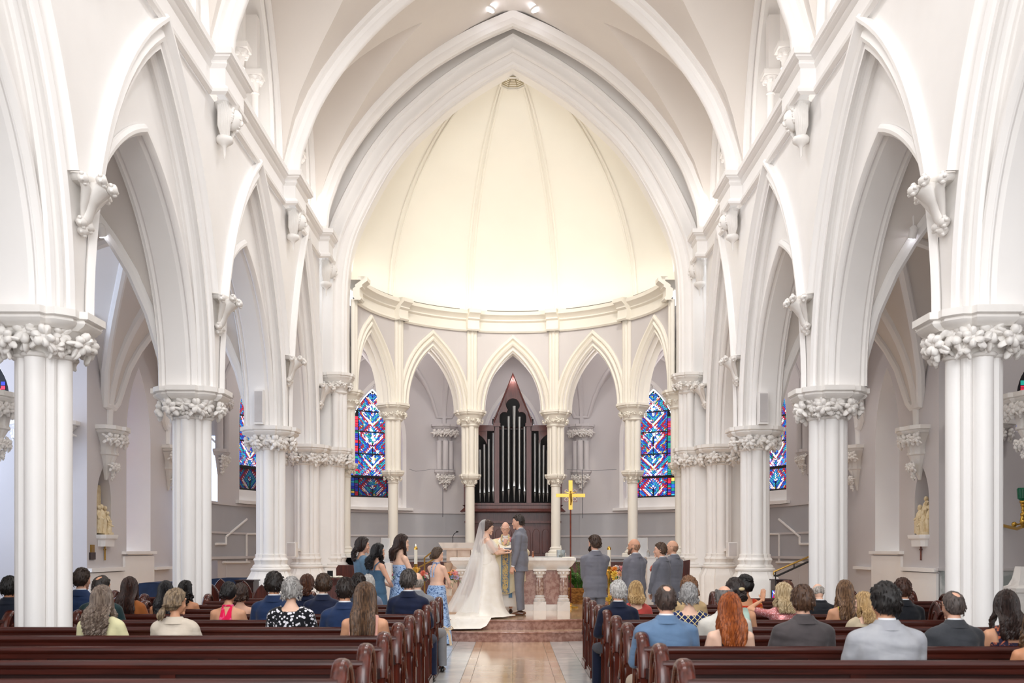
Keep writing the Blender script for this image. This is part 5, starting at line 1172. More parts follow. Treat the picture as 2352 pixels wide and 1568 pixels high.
def hair_shell(b, f, M, th=.016, style='short', seed=1, grow=1.0, nn=56, mm=34):
    a, bb, c = (.071, .093, .113) if f else (.075, .097, .118); rows = []; sd = Vector((seed*3.7, seed*1.3, 0))
    for i in range(mm+1):
        ph = -pi/2+pi*i/mm; row = []
        for j in range(nn):
            t = 2*pi*j/nn; dx, dy, dz = cos(ph)*cos(t), cos(ph)*sin(t), sin(ph)
            key = [(-1, -.62), (-.4, -.58), (-.05, -.30), (.12, .0), (.4, .22), (.62, .46), (1, .60)] if style != 'long' else [(-1, -.8), (-.2, -.75), (.1, -.5), (.3, -.1), (.5, .3), (.7, .5), (1, .62)]
            zb = key[-1][1]
            for q in range(len(key)-1):
                if key[q][0] <= dy <= key[q+1][0]: tt = (dy-key[q][0])/(key[q+1][0]-key[q][0]); zb = key[q][1]*(1-tt)+key[q+1][1]*tt; break
            mk = sst(dz-zb, -.06, .12)
            if style == 'bald': mk *= 1-sst(dz, .22, .42); 
            if style == 'crown': mk *= 1-.8*sst(1-((dx/.42)**2+((dy+.35)/.42)**2), -.3, .6)*sst(dz, .3, .6)
            if style == 'balding': mk *= 1-.97*sst(dz+max(0, dy)*.3, .60, .78)
            x, y, z = a*dx, bb*dy, c*dz
            if z < 0: q = -z/c; x *= 1-(.30 if f else .22)*q**1.5; y = y*(1-.42*q**1.3) if y < 0 else y
            elif y < 0: y *= 1+.03*dz
            nz = noise.noise(Vector((dx*7, dy*7, dz*3))+sd)*.45+noise.noise(Vector((dx*24, dy*24, dz*6))+sd)*.4
            o = mk*th*(1+nz+.35*max(0, dz)*grow)-(1-mk)*.014
            row.append((x+dx*o, y+dy*o, z+dz*o))
        rows.append(row)
    rows = rows[1:-1]; b.grid(rows, cu=True, M=M); b.add(rows[0], [tuple(range(nn))[::-1]], M); b.add(rows[-1], [tuple(range(nn))], M)
def strands(b, f, M, s, length, n=130, wave=.012, freq=3, spread=1.0, seed=1, yback=-.13, amin=-112, amax=112, rad0=.0092, z_sh=None, thin=1.0, curlr=0, endw=1.0, start=74):
    """long hair: clumps run over the skull and hang down the back"""
    r = random.Random(seed); a, bb, c = (.071, .093, .113) if f else (.075, .097, .118)
    for i in range(n):
        ph0 = rad(amin+(amax-amin)*(i+.5)/n+r.uniform(-3, 3)); lay = 1.10+.10*r.random(); pts = []
        st = rad(start-r.random()*12)
        for k in range(7):
            el = st+(rad(-8)-st)*k/6; sx = 1-.10*max(0, -el)
            pts.append(Vector((a*lay*cos(el)*sin(ph0)*sx, -bb*lay*cos(el)*cos(ph0), c*(lay-.02)*sin(el))))
        pts = [M @ p for p in pts]; p = pts[-1]; L = length*s*r.uniform(.86, 1.04); m = 11; x0, y0, z0 = p; f0 = r.random()*6.3; wa = wave*s*r.uniform(.6, 1.3); cx = (M @ Vector((0, 0, 0)))
        for k in range(1, m+1):
            t = k/m; z = z0-L*t; yb = yback*s; yy = y0+(yb-y0)*sst(t, .0, .45) if cos(ph0) > -.05 else y0+(.035*s)*t
            xx = cx.x+(x0-cx.x)*(1+(spread-1)*sst(t, .1, .6))*(1-(1-endw)*sst(t, .5, 1))
            q = wa*sst(t, 0, .3); pts.append(Vector((xx+q*sin(f0+freq*2*pi*t), yy-.012*s*r.random()+q*.6*cos(f0+freq*2*pi*t+curlr), z)))
        R = rad0*s*r.uniform(.7, 1.3); rs = [R*.5*thin]+[R*thin]*5+[R*1.1]*(m-1)+[R*.8, R*.25]; rs = rs[:len(pts)-1]+[R*.2]
        b.tube(pts, rs, 5, flat=1.5, cap=False)
def updo(b, f, M, s, c=(0, -.10, .0), r0=.05, seed=1, n=26):
    r = random.Random(seed)
    for i in range(n):
        a_ = r.random()*6.28; t = r.uniform(.3, 1); ax = Vector((r.uniform(-1, 1), r.uniform(-.3, .3), r.uniform(-1, 1))).normalized(); u = ax.orthogonal().normalized(); v = ax.cross(u)
        pts = [M @ (Vector(c)+(u*cos(q+a_)+v*sin(q+a_))*r0*t*.9+ax*r0*.2*r.uniform(-1, 1)) for q in [k*.55 for k in range(8)]]
        b.tube(pts, [.004*s]+[.012*s]*6+[.004*s], 6)
    b.ball(M @ Vector(c), (r0*.85*s,)*3, 12, 8)
    for i in range(14):
        ph0 = rad(r.uniform(-100, 100)); pts = []
        for k in range(6):
            el = rad(60-r.random()*10)*(1-k/5); pts.append(M @ Vector((.078*1.12*cos(el)*sin(ph0)*(1-k/5*.8), -.098*1.12*cos(el)*(cos(ph0)*(1-k/5)+k/5), .118*1.08*sin(el)+c[2]*k/5)))
        b.tube(pts, .009*s, 5, flat=1.6, cap=False)
def loft(b, secs, n=22, ex=2.3):
    """secs: (x, y, z, rx, ry)"""
    rows = []
    for x, y, z, rx, ry in secs:
        row = []
        for j in range(n):
            t = 2*pi*j/n; c_, s_ = cos(t), sin(t); row.append((x+rx*math.copysign(abs(c_)**(2/ex), c_), y+ry*math.copysign(abs(s_)**(2/ex), s_), z))
        rows.append(row)
    b.grid(rows, cu=True); b.add(rows[0], [tuple(range(n))[::-1]]); b.add(rows[-1], [tuple(range(n))]); return b
SHOE = mat('black_leather', '17130f', .25, coat=.3); SHOEB = mat('brown_leather', '6d3f22', .25, c2='4a2815', coat=.3)
SHIRT = mat('white_shirt', 'f2f2f4', .7)
def person(label, x, y, z0, rz, sex='m', s=1, pose='sit', look=(0, 0, 0), sk='e0ae92', hair=('short', '3a2a20', None), fit=None, armL=None, armR=None, group=None, hi=False, lean=0.0, slump=0.0, width=1.0, shift=0, top=None, vox=None, side=0):
    """builds one continuous body with clothing, hair and shoes as its children"""
    f = sex == 'f'; fit = fit or {}; T = TF if f else TM; hz = (.44+.09*s) if pose == 'sit' else .93*s*(1 if not f else .985); wd = width
    sh_h, hd_h = (.415, .650) if f else (.437, .685); shx = (.158 if f else .186)*wd
    def sp(h): return Vector((side*h*s, (lean*h+slump*h*h)*s, hz+h*s))
    vox = vox or (.0115 if hi else .0165)
    skm = skin(sk); b = MB()
    def torso(mb, inf, lo, hi_, flare=0, wst=0):
        secs = []
        for k, (h, rx, ry, yo) in enumerate(T):
            if h < lo-.001 or h > hi_+.001: continue
            p = sp(h); secs.append((p.x, p.y+yo*s, p.z, (rx*wd+inf)*s, (ry*(.6+.4*wd)+inf)*s))
        if hi_ < T[-1][0]:
            for k in range(len(T)-1):
                if T[k][0] < hi_ < T[k+1][0]:
                    t = (hi_-T[k][0])/(T[k+1][0]-T[k][0]); rx, ry, yo = [T[k][q]*(1-t)+T[k+1][q]*t for q in (1, 2, 3)]; p = sp(hi_); secs.append((p.x, p.y+yo*s, p.z, (rx*wd+inf)*s, (ry+inf)*s))
        if lo < T[0][0]: p = sp(lo); secs.insert(0, (p.x, p.y, p.z, (T[1][1]*wd+inf+flare)*s, (T[1][2]+inf+flare)*s))
        loft(mb, secs); return secs
    su = fit.get('kind', 'suit') == 'suit'; torso(b, -.008 if su else 0, -.07, .6)
    hc = sp(hd_h); hc.y += .022*s; nb = sp(.50)
    b.tube([sp(.44), nb, hc+Vector((0, -.012*s, -.07*s)), hc+Vector((0, -.008*s, 0))], [v*s for v in ((.075, .062, .054, .05) if not f else (.055, .047, .043, .042))], 12)
    sh = {}; arms = {}
    for e, tgt in ((-1, armL), (1, armR)):
        S = sp(sh_h)+Vector((e*shx*s, 0, 0)); sh[e] = S
        if tgt is None:
            tgt = ((e*.10, .27, hz/s+.10), (e*.9, -.6, -.6), (0, 1, -.3), (0, 0, -1)) if pose == 'sit' else ((e*.22, .05, hz/s-.10), (e*.3, -1, 0), (0, .1, -1), (-e, 0, 0))
        W, pole, hd, hn = tgt[:4]; W = Vector(W)*s; l1, l2 = (.285*s, .255*s) if not f else (.265*s, .235*s)
        E_, W2 = ik(S, W, l1, l2, pole); arms[e] = (S, E_, W2)
        ru = (.05, .047, .040, .036, .026) if not f else (.042, .039, .033, .030, .0215)
        if su: ru = tuple(v*(.86 if i_ < 4 else 1) for i_, v in enumerate(ru))
        b.tube([sp(sh_h+.02)+Vector((e*shx*.45*s, 0, 0)), S], [.062*s*(.85 if f or su else 1), ru[0]*s*1.12], 12); b.ball(S, (ru[0]*s*1.18,)*3, 12, 10)
        b.tube([S, (S+E_)/2, E_], [ru[0]*s*1.08, ru[1]*s, ru[2]*s], 12); b.ball(E_, (ru[2]*s,)*3, 10, 8); b.tube([E_, E_+(W2-E_)*.35, W2+(W2-E_)*.04], [ru[2]*s, ru[3]*s*1.05, ru[4]*s], 12)
    legs = {}
    for e in (-1, 1):
        Hp = Vector((e*.092*s, 0, hz)); 
        if pose == 'sit': K = Vector((e*.11*s, .42*s, .44+.055*s)); A = Vector((e*.12*s, .40*s, .085*s))
        else: K = Vector((e*.095*s, .012*s, hz*.53)); A = Vector((e*.10*s, -.02*s, .085*s))
        if fit.get('knee') and pose == 'sit': K.x = fit['knee'][0 if e < 0 else 1]*s; A.x = K.x*1.05
        legs[e] = (Hp, K, A); b.tube([Hp, (Hp+K)/2, K], [.085*s, .07*s, .052*s], 12); b.ball(K, (.052*s,)*3, 10, 8); b.tube([K, K+(A-K)*.3, A], [.052*s, .054*s, .034*s], 10)
    body = voxel(b, vox, 3)
    R = Matrix.Rotation(rad(look[0]), 4, 'Z') @ Matrix.Rotation(rad(look[1]), 4, 'X') @ Matrix.Rotation(rad(look[2]), 4, 'Y')
    HM = Matrix.Translation(hc) @ R @ Matrix.Scale(s*1.06, 4); hb = heads(f, hi); body.add(hb.v, hb.f, HM)
    for e, tgt in ((-1, armL), (1, armR)):
        S, E_, W2 = arms[e]
        if tgt is None: hd, hn, cu = (W2-E_), (0, 0, -1), .35
        else: hd, hn = tgt[2], tgt[3]; cu = tgt[4] if len(tgt) > 4 else .4
        hand(body, W2, hd, hn, e*(-1), s*(.92 if f else 1), cu)
    root = body.build('person', skm, None, smooth=70, label=label, category='person'); root.location = (x, y, z0); root.rotation_euler = (0, 0, rz)
    if group: root['group'] = group
    ch = lambda nm, mb, m, sm=70, **k: mb.build(nm, m, root, smooth=sm, **k)
    # ---- face details where the face shows
    if hi or fit.get('face'):
        ey = MB(); ir = MB(); br = MB(); lp = MB()
        eo = -.0085 if f else -.0045; E0 = HM; HM = HM @ Matrix.Translation((0, eo, 0))
        for e in (-1, 1):
            ey.ball((e*.030, .0815, .010), (.0125, .009, .0075), 10, 8, HM); ir.ball((e*.030, .0885, .010), (.0055, .004, .0058), 8, 6, HM)
            br.tube([HM @ Vector(p) for p in ((e*.014, .0965, .030), (e*.032, .0925, .037), (e*.052, .075, .031))], [.0032*s, .0042*s, .002*s], 5); ir.tube([HM @ Vector(p) for p in ((e*.018, .0905, .016), (e*.030, .0915, .0185), (e*.043, .083, .015))], .0018*s, 4)
        lp.tube([HM @ Vector(p) for p in ((-.024, .0895, -.066), (-.008, .0985, -.0635), (0, .0985, -.065), (.008, .0985, -.0635), (.024, .0895, -.066))], [.001, .0045*s, .004*s, .0045*s, .001], 6)
        lp.tube([HM @ Vector(p) for p in ((-.021, .0895, -.070), (0, .0985, -.074), (.021, .0895, -.070))], [.001, .0055*s, .001], 6)
        HM = E0; o = ch('eye', ey, mat('eye_white', 'eeeae4', .2)); ch('iris', ir, mat('iris_dark', '2a1c14', .2)); ch('eyebrow', br, hairmat(fit.get('brow', hair[1]))); ch('lips', lp, mat('lips_'+('f' if f else 'm'), 'b8615c' if f else 'b5766a', .4))
    if fit.get('beard'):
        bb = MB(); 
        pts = [(-.072, .0, -.02), (-.066, .035, -.06), (-.045, .068, -.09), (0, .088, -.105), (.045, .068, -.09), (.066, .035, -.06), (.072, .0, -.02)]
        for a_, r_ in zip(pts, (.012, .02, .024, .026, .024, .02, .012)): bb.ball(HM @ Vector(a_), (r_*s, r_*s, r_*s*1.1), 8, 6)
        bb.tube([HM @ Vector(p) for p in pts], [v*s for v in (.01, .018, .022, .022, .022, .018, .01)], 8); bb.tube([HM @ Vector(p) for p in ((-.028, .088, -.055), (0, .101, -.05), (.028, .088, -.055))], .006*s, 6)
        ch('beard', voxel(bb, .006, 1), hairmat(fit['beard'], streak=14))
    if fit.get('glasses'):
        gg = MB()
        for e in (-1, 1):
            gg.tube([HM @ Vector((e*.032+.021*cos(t), .104, .006+.016*sin(t))) for t in [2*pi*i/14 for i in range(14)]], .0017*s, 4, close=True); gg.tube([HM @ Vector(p) for p in ((e*.053, .102, .010), (e*.078, .05, .012), (e*.080, -.005, .006))], .002*s, 4)
        gg.tube([HM @ Vector((-.011, .105, .010)), HM @ Vector((.011, .105, .010))], .0017*s, 4); ch('glasses', gg, mat('glasses_'+fit['glasses'], fit['glasses'], .3, metal=.4))
    # ---- hair
    st, hc1, hc2 = hair[:3]; ho = hair[3] if len(hair) > 3 else {}; hm = hairmat(hc1, hc2); hb = MB(); sd = int(abs(x*37+y*11)) % 97
    if st in ('short', 'bald', 'crown', 'balding'): hair_shell(hb, f, HM, ho.get('th', .014 if st == 'short' else .008), st, sd)
    elif st == 'bob':
        hair_shell(hb, f, HM, ho.get('th', .026), 'long', sd); strands(hb, f, HM, s, ho.get('len', .05), 70, .008, 1, 1.0, sd, yback=-.105, amin=-120, amax=120, rad0=.010)
    elif st == 'curlshort':
        hair_shell(hb, f, HM, ho.get('th', .022), 'short', sd, grow=1.2); r = random.Random(sd)
        for i in range(60):
            ph0 = rad(r.uniform(-120, 120)); el = rad(r.uniform(-20, 80)); p0 = Vector((.075*1.2*cos(el)*sin(ph0), -.097*1.2*cos(el)*cos(ph0), .118*1.18*sin(el))); q = [HM @ (p0*(1+.03*sin(k*1.3))+Vector((.012*sin(k*.9+i), 0, -.010*k))) for k in range(6)]; hb.tube(q, [.003*s]+[.009*s]*4+[.003*s], 5)
    elif st == 'long':
        hair_shell(hb, f, HM, .020, 'long', sd); Ln = ho.get('len', .36); yb = ho.get('yb', -.135); spd = ho.get('spread', 1.15)
        strands(hb, f, HM, s, Ln, ho.get('n', 130), ho.get('wave', .008), ho.get('freq', 2), spd, sd, yback=yb, endw=ho.get('endw', .8), amin=ho.get('amin', -112), amax=ho.get('amax', 112))
        top_ = HM @ Vector((0, -.045, -.03)); secs = []
        for k in range(7): t = k/6; secs.append((top_.x, top_.y+((yb+.035)*s-top_.y)*sst(t, 0, .6), top_.z-Ln*.93*s*t, (.062*spd*(1-(1-ho.get('endw', .8))*t))*s*(1 if k < 6 else .4), (.035-.012*t)*s))
        loft(hb, secs, 14, 2)
    elif st == 'halfup':
        hair_shell(hb, f, HM, .020, 'long', sd); Ln = ho.get('len', .25)
        strands(hb, f, HM, s, Ln, 60, ho.get('wave', .014), 2.5, ho.get('spread', .8), sd, yback=ho.get('yb', -.12), endw=.6, amin=-80, amax=80); updo(hb, f, HM, s, (0, -.095, .02), .03, sd, 12)
    elif st == 'ponytail':
        hair_shell(hb, f, HM, .020, 'short', sd); c_ = ho.get('c', (0, -.12, -.03)); P0 = HM @ Vector(c_); r = random.Random(sd)
        for i in range(34):
            q = [P0+Vector((r.uniform(-.01, .01), 0, 0))]; off = Vector((r.uniform(-.03, .03), r.uniform(-.035, .005), 0))*s; Ln = ho.get('len', .2)*s*r.uniform(.8, 1.05)
            for k in range(1, 9): t = k/8; q.append(P0+off*sin(t*2.4)+Vector((ho.get('dx', 0)*t+.006*sin(t*9+i), -.015*sin(t*3), -Ln*t)))
            hb.tube(q, [.006*s]+[.011*s]*6+[.007*s, .002*s], 5, cap=False)
        hb.ball(P0, (.022*s,)*3, 8, 6); strands(hb, f, HM, s, .001, 40, 0, 1, .5, sd, yback=-.11, amin=-95, amax=95)
    elif st == 'updo':
        hair_shell(hb, f, HM, .018, 'short', sd); updo(hb, f, HM, s, ho.get('c', (0, -.11, -.01)), ho.get('r', .045), sd)
    if st in ('short', 'crown', 'bald', 'balding') and ho.get('tuft', 1):
        a, bb, c = (.071, .093, .113) if f else (.075, .097, .118); r = random.Random(sd); th = ho.get('th', .014 if st == 'short' else .008); cnt = 0
        while cnt < (200 if st == 'short' else 110):
            az = r.uniform(-pi, pi); el = r.uniform(-.5, 1.45); dx, dy, dz = cos(el)*sin(az), -cos(el)*cos(az), sin(el); cnt += 1
            zb = -.55 if dy < -.4 else (-.30 if dy < .0 else (.10 if dy < .3 else .55))
            if dz < zb+.06 or (st == 'bald' and (dz > .25 or dy > .15)) or (st in ('crown', 'balding') and dz > (.55 if dy < 0 else .7)): continue
            p0 = Vector((a*dx, bb*dy, c*dz)); n0 = Vector((dx, dy, dz)); fl = Vector((dx*.3, -.5 if dz > .2 else -.1, -1)); fl = (fl-n0*fl.dot(n0)).normalized()+Vector((r.uniform(-.35, .35), 0, 0)); L_ = .016+th*.8
            hb.tube([HM @ (p0+n0*(th*.75)), HM @ (p0+n0*(th*1.1+.002)+fl*L_*.5), HM @ (p0*(1-.01)+n0*(th*.95)+fl*L_)], [.0055*s, .005*s, .001*s], 4, flat=1.6, cap=False)
    ch('hair', hb, hm, 50)
    if ho.get('clip'): MB().ball(HM @ Vector((0, -.135, .03)), (.03*s, .015*s, .018*s), 8, 6).build('hair_clip', mat('hair_clip', ho['clip'], .3), root)
    # ---- clothes
    k_ = fit.get('kind', 'suit'); cm = fit.get('mat') or cloth(fit.get('c', '23355f'))
    def sleeve(mb, e, upto, r0=.063, r1=.052, r2=.041, start=None):
        S, E_, W2 = arms[e]
        mb.ball(S+Vector((0, 0, -.004*s)), (r0*s, r0*s*.98, r0*s*.98), 12, 10); mb.tube([sp(sh_h+.03)+Vector((e*shx*.42*s, 0, 0)), S], [.070*s, r0*s], 12)
        if upto <= 1: mb.tube([S, S+(E_-S)*upto], [r0*s, (r0+(r1-r0)*upto)*s], 12)
        else:
            mb.tube([S, (S+E_)/2, E_], [r0*s, (r0+r1)/2*s, r1*s], 12); mb.ball(E_, (r1*s,)*3, 10, 8); mb.tube([E_, E_+(W2-E_)*(upto-1)], [r1*s, r2*s], 12)
    if k_ == 'suit':
        j = MB(); torso(j, .020, fit.get('hem', -.07 if pose == 'sit' else -.17), .545 if not f else .50, .004)
        for e in (-1, 1): sleeve(j, e, 1.93)
        j = voxel(j, vox*.95, 3); sv = Vector((x*3.1, y*1.7, 0)); A_ = (.009 if pose == 'sit' else .0055)*s
        for i, v in enumerate(j.v):
            q = noise.noise(Vector((v[0]*4, v[1]*3, v[2]*20))+sv)+.6*noise.noise(Vector((v[0]*9+v[2]*7, v[1]*6, v[2]*24))+sv); g_ = -.004*s*math.exp(-(v[0]/.012)**2); dn = 1 if v[1] < 0 else -1; j.v[i] = (v[0]*(1+q*.010), v[1]-dn*(q*A_)-g_*dn, v[2])
        ch('jacket', j, cm)
        p0 = sp(.568 if not f else .515)
        ring = [rad(-250+320*k/20) for k in range(21)]
        rows = []
        for t in ring:
            cx, cy = cos(t), sin(t); drop = .045*s*max(0, cy); 
            rows.append([(p0.x+cx*q*s, p0.y+cy*q*s*.95-.004*s, p0.z+h*s-drop) for q, h in ((.120, -.062), (.104, -.034), (.088, -.008), (.076, .006), (.064, .0))])
        cb_ = MB(); cb_.grid(rows); ch('jacket_collar', cb_, cm)
        rows = [[(p0.x+cos(t)*q*s, p0.y+sin(t)*q*s*.95-.004*s, p0.z+h*s-.04*s*max(0, sin(t))) for q, h in ((.067, -.03), (.064, .0), (.060, .018), (.056, .018), (.055, 0))] for t in ring]
        if fit.get('shirt', True) is not None: MB().grid(rows).build('shirt_collar', mat('shirt_'+fit['shirt'], fit['shirt'], .7) if isinstance(fit.get('shirt'), str) else SHIRT, root, smooth=60)
        for e in (-1, 1):
            S, E_, W2 = arms[e]; d = (W2-E_).normalized(); MB().tube([W2-d*.03*s, W2-d*.0*s], [.033*s, .031*s], 12).build('shirt_cuff', SHIRT, root, smooth=60) if (hi or fit.get('cuff')) else None
        if hi and fit.get('front', True):   # lapels, tie and buttonhole flower seen from the front or side
            lp = MB(); y_ = lambda h: sp(h).y+(.145 if not f else .13)*s
            lp.add([tuple(sp(.47)+Vector((-.045*s, .085*s, 0))), tuple(sp(.47)+Vector((.045*s, .085*s, 0))), tuple(sp(.26)+Vector((.0, .150*s, 0))), tuple(sp(.5)+Vector((0, .06*s, 0)))], [(0, 2, 3), (3, 2, 1)]); lp.build('shirt_front', SHIRT, root)
            tie = MB(); tie.tube([sp(.485)+Vector((0, .082*s, 0)), sp(.46)+Vector((0, .104*s, 0)), sp(.36)+Vector((0, .143*s, 0)), sp(.24)+Vector((0, .150*s, 0))], [(.006*s, .012*s), (.007*s, .017*s), (.006*s, .02*s), (.005*s, .024*s)], 8, up=(0, 1, 0)); tie.build('tie', mat('tie_'+fit.get('tie', '1c1f2e'), fit.get('tie', '1c1f2e'), .5), root)
            for e in (-1, 1):
                l_ = MB(); l_.tube([sp(.50)+Vector((e*.055*s, .045*s, .02*s)), sp(.44)+Vector((e*.062*s, .112*s, 0)), sp(.36)+Vector((e*.055*s, .142*s, 0)), sp(.20)+Vector((e*.006*s, .146*s, 0))], [(.006*s, .014*s), (.007*s, .03*s), (.007*s, .03*s), (.004*s, .008*s)], 8, up=(0, 1, 0)); l_.build('lapel', cm, root, smooth=60)
            if fit.get('flower'): 
                for q in range(2): bloom(fit['flower'], root, tuple(sp(.37)+Vector((-.085*s+q*.02, .148*s, q*.03))), (-.3, 1, .2), .8)
    elif k_ in ('top', 'dress'):
        d = MB(); hi_ = fit.get('neck', .40); lo_ = -.07
        torso(d, .011, lo_, hi_)
        sl = fit.get('sleeve', 0)
        if sl:
            for e in (-1, 1): sleeve(d, e, sl, r0=fit.get('sr', .054), r1=fit.get('sr1', fit.get('sr', .054)*.9), r2=.036)
        if fit.get('skirt'):
            L = hz; 
            for q in range(1): 
                secs = []
                for t in [k/8 for k in range(9)]:
                    p = sp(-.05); z = p.z*(1-t)+fit['skirt'][1]*t; rr_ = .185+(fit['skirt'][0]-.185)*t; secs.append((p.x+fit.get('sx', 0)*t, p.y+fit.get('sy', 0)*t, z, rr_*s, rr_*s*.82))
                loft(d, secs[::-1], 26, 2)
        d = voxel(d, vox*.95, 3)
        if fit.get('skirt'):
            top_z = hz; zf_ = fit['skirt'][1]
            for i, v in enumerate(d.v):
                if v[2] < top_z-.05*s:
                    t = (top_z-v[2])/(top_z-zf_); a_ = math.atan2(v[1], v[0]); q = 1+.055*t*sin(a_*9+2*sin(v[2]*3)); d.v[i] = (v[0]*q, v[1]*q, v[2])
        ch('dress' if k_ == 'dress' else 'top', d, cm)
        if fit.get('straps'):
            sb_ = MB(); wdt = fit['straps']
            for e in (-1, 1): sb_.tube([sp(hi_-.03)+Vector((e*.085*s, -.118*s, 0)), sp(.43)+Vector((e*.09*s, -.088*s, 0)), sp(.475)+Vector((e*.088*s, -.02*s, .010*s)), sp(.44)+Vector((e*.085*s, .09*s, 0)), sp(hi_-.04)+Vector((e*.07*s, .125*s, 0))], [(wdt*.35*s, wdt*s)]*5, 8, up=(0, -1, 0))
            ch('strap', sb_, fit.get('strapmat', cm))
        if fit.get('halter'):
            sb_ = MB(); nb_ = sp(.50); hw2 = .3 if fit['halter'] == 'front' else 1
            for e in (-1, 1): sb_.tube([sp(.26)+Vector((e*.03*s, -.115*s, 0)), sp(.38)+Vector((e*.035*s, -.112*s, 0)), sp(.45)+Vector((e*.042*s, -.078*s, 0)), sp(.51)+Vector((e*.048*s, -.03*s, 0)), sp(.50)+Vector((e*.03*s, .05*s, 0))], [(.006*s, .05*s*hw2), (.006*s, .036*s*hw2), (.006*s, .022*s*hw2), (.006*s, .016*s), (.006*s, .016*s)], 8, up=(0, -1, 0))
            sb_.tube([nb_+Vector((.058*s*cos(t), .052*s*sin(t)-.004, .008)) for t in [2*pi*i/14 for i in range(14)]], .013*s, 6, close=True); ch('halter_strap', sb_, cm)
    # ---- lower body
    tm = fit.get('trousers') or cm
    if fit.get('legs', True) and not fit.get('skirt'):
        l_ = MB(); 
        for e in (-1, 1):
            Hp, K, A = legs[e]; l_.tube([Hp, (Hp+K)/2, K], [.098*s, .084*s, .068*s], 12); l_.ball(K, (.068*s,)*3, 10, 8); l_.tube([K, (K+A)/2, A+Vector((0, 0, .0))], [.068*s, .062*s, .056*s], 12)
        torso(l_, .008, -.07, .1)
        if pose == 'stand' or hi: l_ = voxel(l_, vox, 2)
        ch('trousers' if not f else 'skirt', l_, tm)
    if not fit.get('noshoe'):
        for e in (-1, 1):
            A = legs[e][2]; q = MB(); q.tube([A+Vector((0, -.045*s, -.055*s)), A+Vector((0, .02*s, -.045*s)), A+Vector((0, .10*s, -.058*s)), A+Vector((0, .165*s, -.068*s))], [(.026*s, .030*s), (.040*s, .036*s), (.026*s, .042*s), (.014*s, .026*s)], 10, up=(0, 0, 1)); q.ball(A+Vector((0, -.05*s, -.055*s)), (.03*s, .026*s, .03*s), 8, 6); q.ball(A+Vector((0, .16*s, -.068*s)), (.03*s, .03*s, .016*s), 8, 6)
            ch('shoe', q, fit.get('shoe', SHOE), 50)
    return root, HM, sp, arms
def seat_y(k): return 5.55+.93*k+.205
def sit(label, px, py, k, sex='m', side_x=None, dy=0, **kw):
    """a guest in pew row k whose head top projects on (px, py)"""
    y = seat_y(k)+dy; zt = Zc(py, y)-.016; s = (zt-.44)/(.90 if sex == 'm' else .86); s = max(.8, min(1.12, s))
    return person(label, X(px, y), y, 0, 0, sex, s, 'sit', **kw)
# ================================================================ GUESTS
NAVY = cloth('21365c', c2='1b2c4d'); NAVYD = cloth('1b2440', c2='151c33'); BLUE = cloth('647f9f', c2='5b7594', fold=.5); LGREY = cloth('aaabaf', c2='9d9ea4', fold=.5); CHAR = cloth('504a4b', c2='454041', fold=.5); BLK_ = cloth('17191f'); GRYS = cloth('3f4146', c2='36383c', fold=.5); CRJ = cloth('d9cdbd', c2='cfc2b1', fold=.45)
S1, S2, S3, S4, S5 = 'e2b096', 'd9a17f', 'c98d68', 'efc4ab', 'b87d5a'
# --- left side
sit('man in a dark jacket half hidden behind the largest left column', 20, 1322, 5, hair=('short', '15110f', None), sk=S3, fit=dict(c='141a28', shirt='1a1f2c'))
sit('man in a navy suit with short brown hair just right of the largest left column', 186, 1303, 6, look=(-18, 0, 0), hair=('short', '3a2a20', '2a1e17', dict(th=.012)), sk=S1, fit=dict(mat=NAVY))
sit('man with thinning black hair in a dark green jacket behind the grey-haired woman', 231, 1320, 5, look=(-22, 0, 0), hair=('crown', '15120f', '2a211c', dict(th=.012)), sk=S2, fit=dict(c='1d3436', shirt='22393b'))
sit('woman with long wavy grey blonde hair in a pale yellow top', 232, 1345, 3, 'f', width=1.06, hair=('long', '8a7a6c', '5a4a40', dict(len=.30, wave=.022, freq=3, spread=1.25, n=120, endw=.8)), sk=S1, fit=dict(kind='top', c='e9e3b4', neck=.45, sleeve=1.5, sr=.058))
sit('woman with long straight dark brown hair and a rust coloured sleeve', 296, 1325, 6, 'f', hair=('long', '3b2119', '22120e', dict(len=.32, wave=.008, spread=1.2, endw=1.0)), sk=S3, fit=dict(kind='top', c='a5602f', neck=.44, sleeve=1.2))
sit('woman with long straight black hair behind the cream jacket guest', 379, 1334, 6, 'f', hair=('long', '161317', '0d0b0e', dict(len=.32, spread=1.1)), sk=S3, fit=dict(kind='top', c='22242c', neck=.38, straps=.012))
sit('guest with a grey blonde ponytail in a cream linen jacket', 402, 1352, 3, 'f', look=(-38, 0, 0), width=1.1, hair=('ponytail', '9a8468', '5e4d3c', dict(len=.13, dx=-.03)), sk=S2, fit=dict(kind='suit', mat=CRJ, shirt=None, face=1))
sit('woman with curly black hair and bare shoulders left of the pink dress', 425, 1333, 7, 'f', look=(-30, 0, 0), hair=('long', '18110f', '0d0908', dict(len=.20, wave=.03, freq=3, spread=1.0)), sk=S3, fit=dict(kind='top', c='3a2a30', neck=.33))
sit('woman in a bright pink halter dress with black hair in a low bun', 524, 1336, 5, 'f', look=(-12, 0, 0), width=1.05, hair=('updo', '17100f', '0c0808', dict(c=(-.02, -.10, -.02), r=.05)), sk=S2, fit=dict(kind='top', mat=pattern('pink_print', 'blotch', 'e5174f', 'f0588a', 9, .56), neck=.27, halter=1))
sit('woman with curly brown hair and a bare shoulder behind the pink dress', 552, 1341, 6, 'f', look=(-20, 0, 0), hair=('bob', '3b2417', '241510', dict(len=.07)), sk=S1, fit=dict(kind='top', c='b58a6a', neck=.33))
sit('man in a navy suit with thick black hair left of the polka dot blouse', 629, 1313, 5, hair=('short', '17120f', '241b16', dict(th=.020)), sk=S2, fit=dict(mat=NAVY))
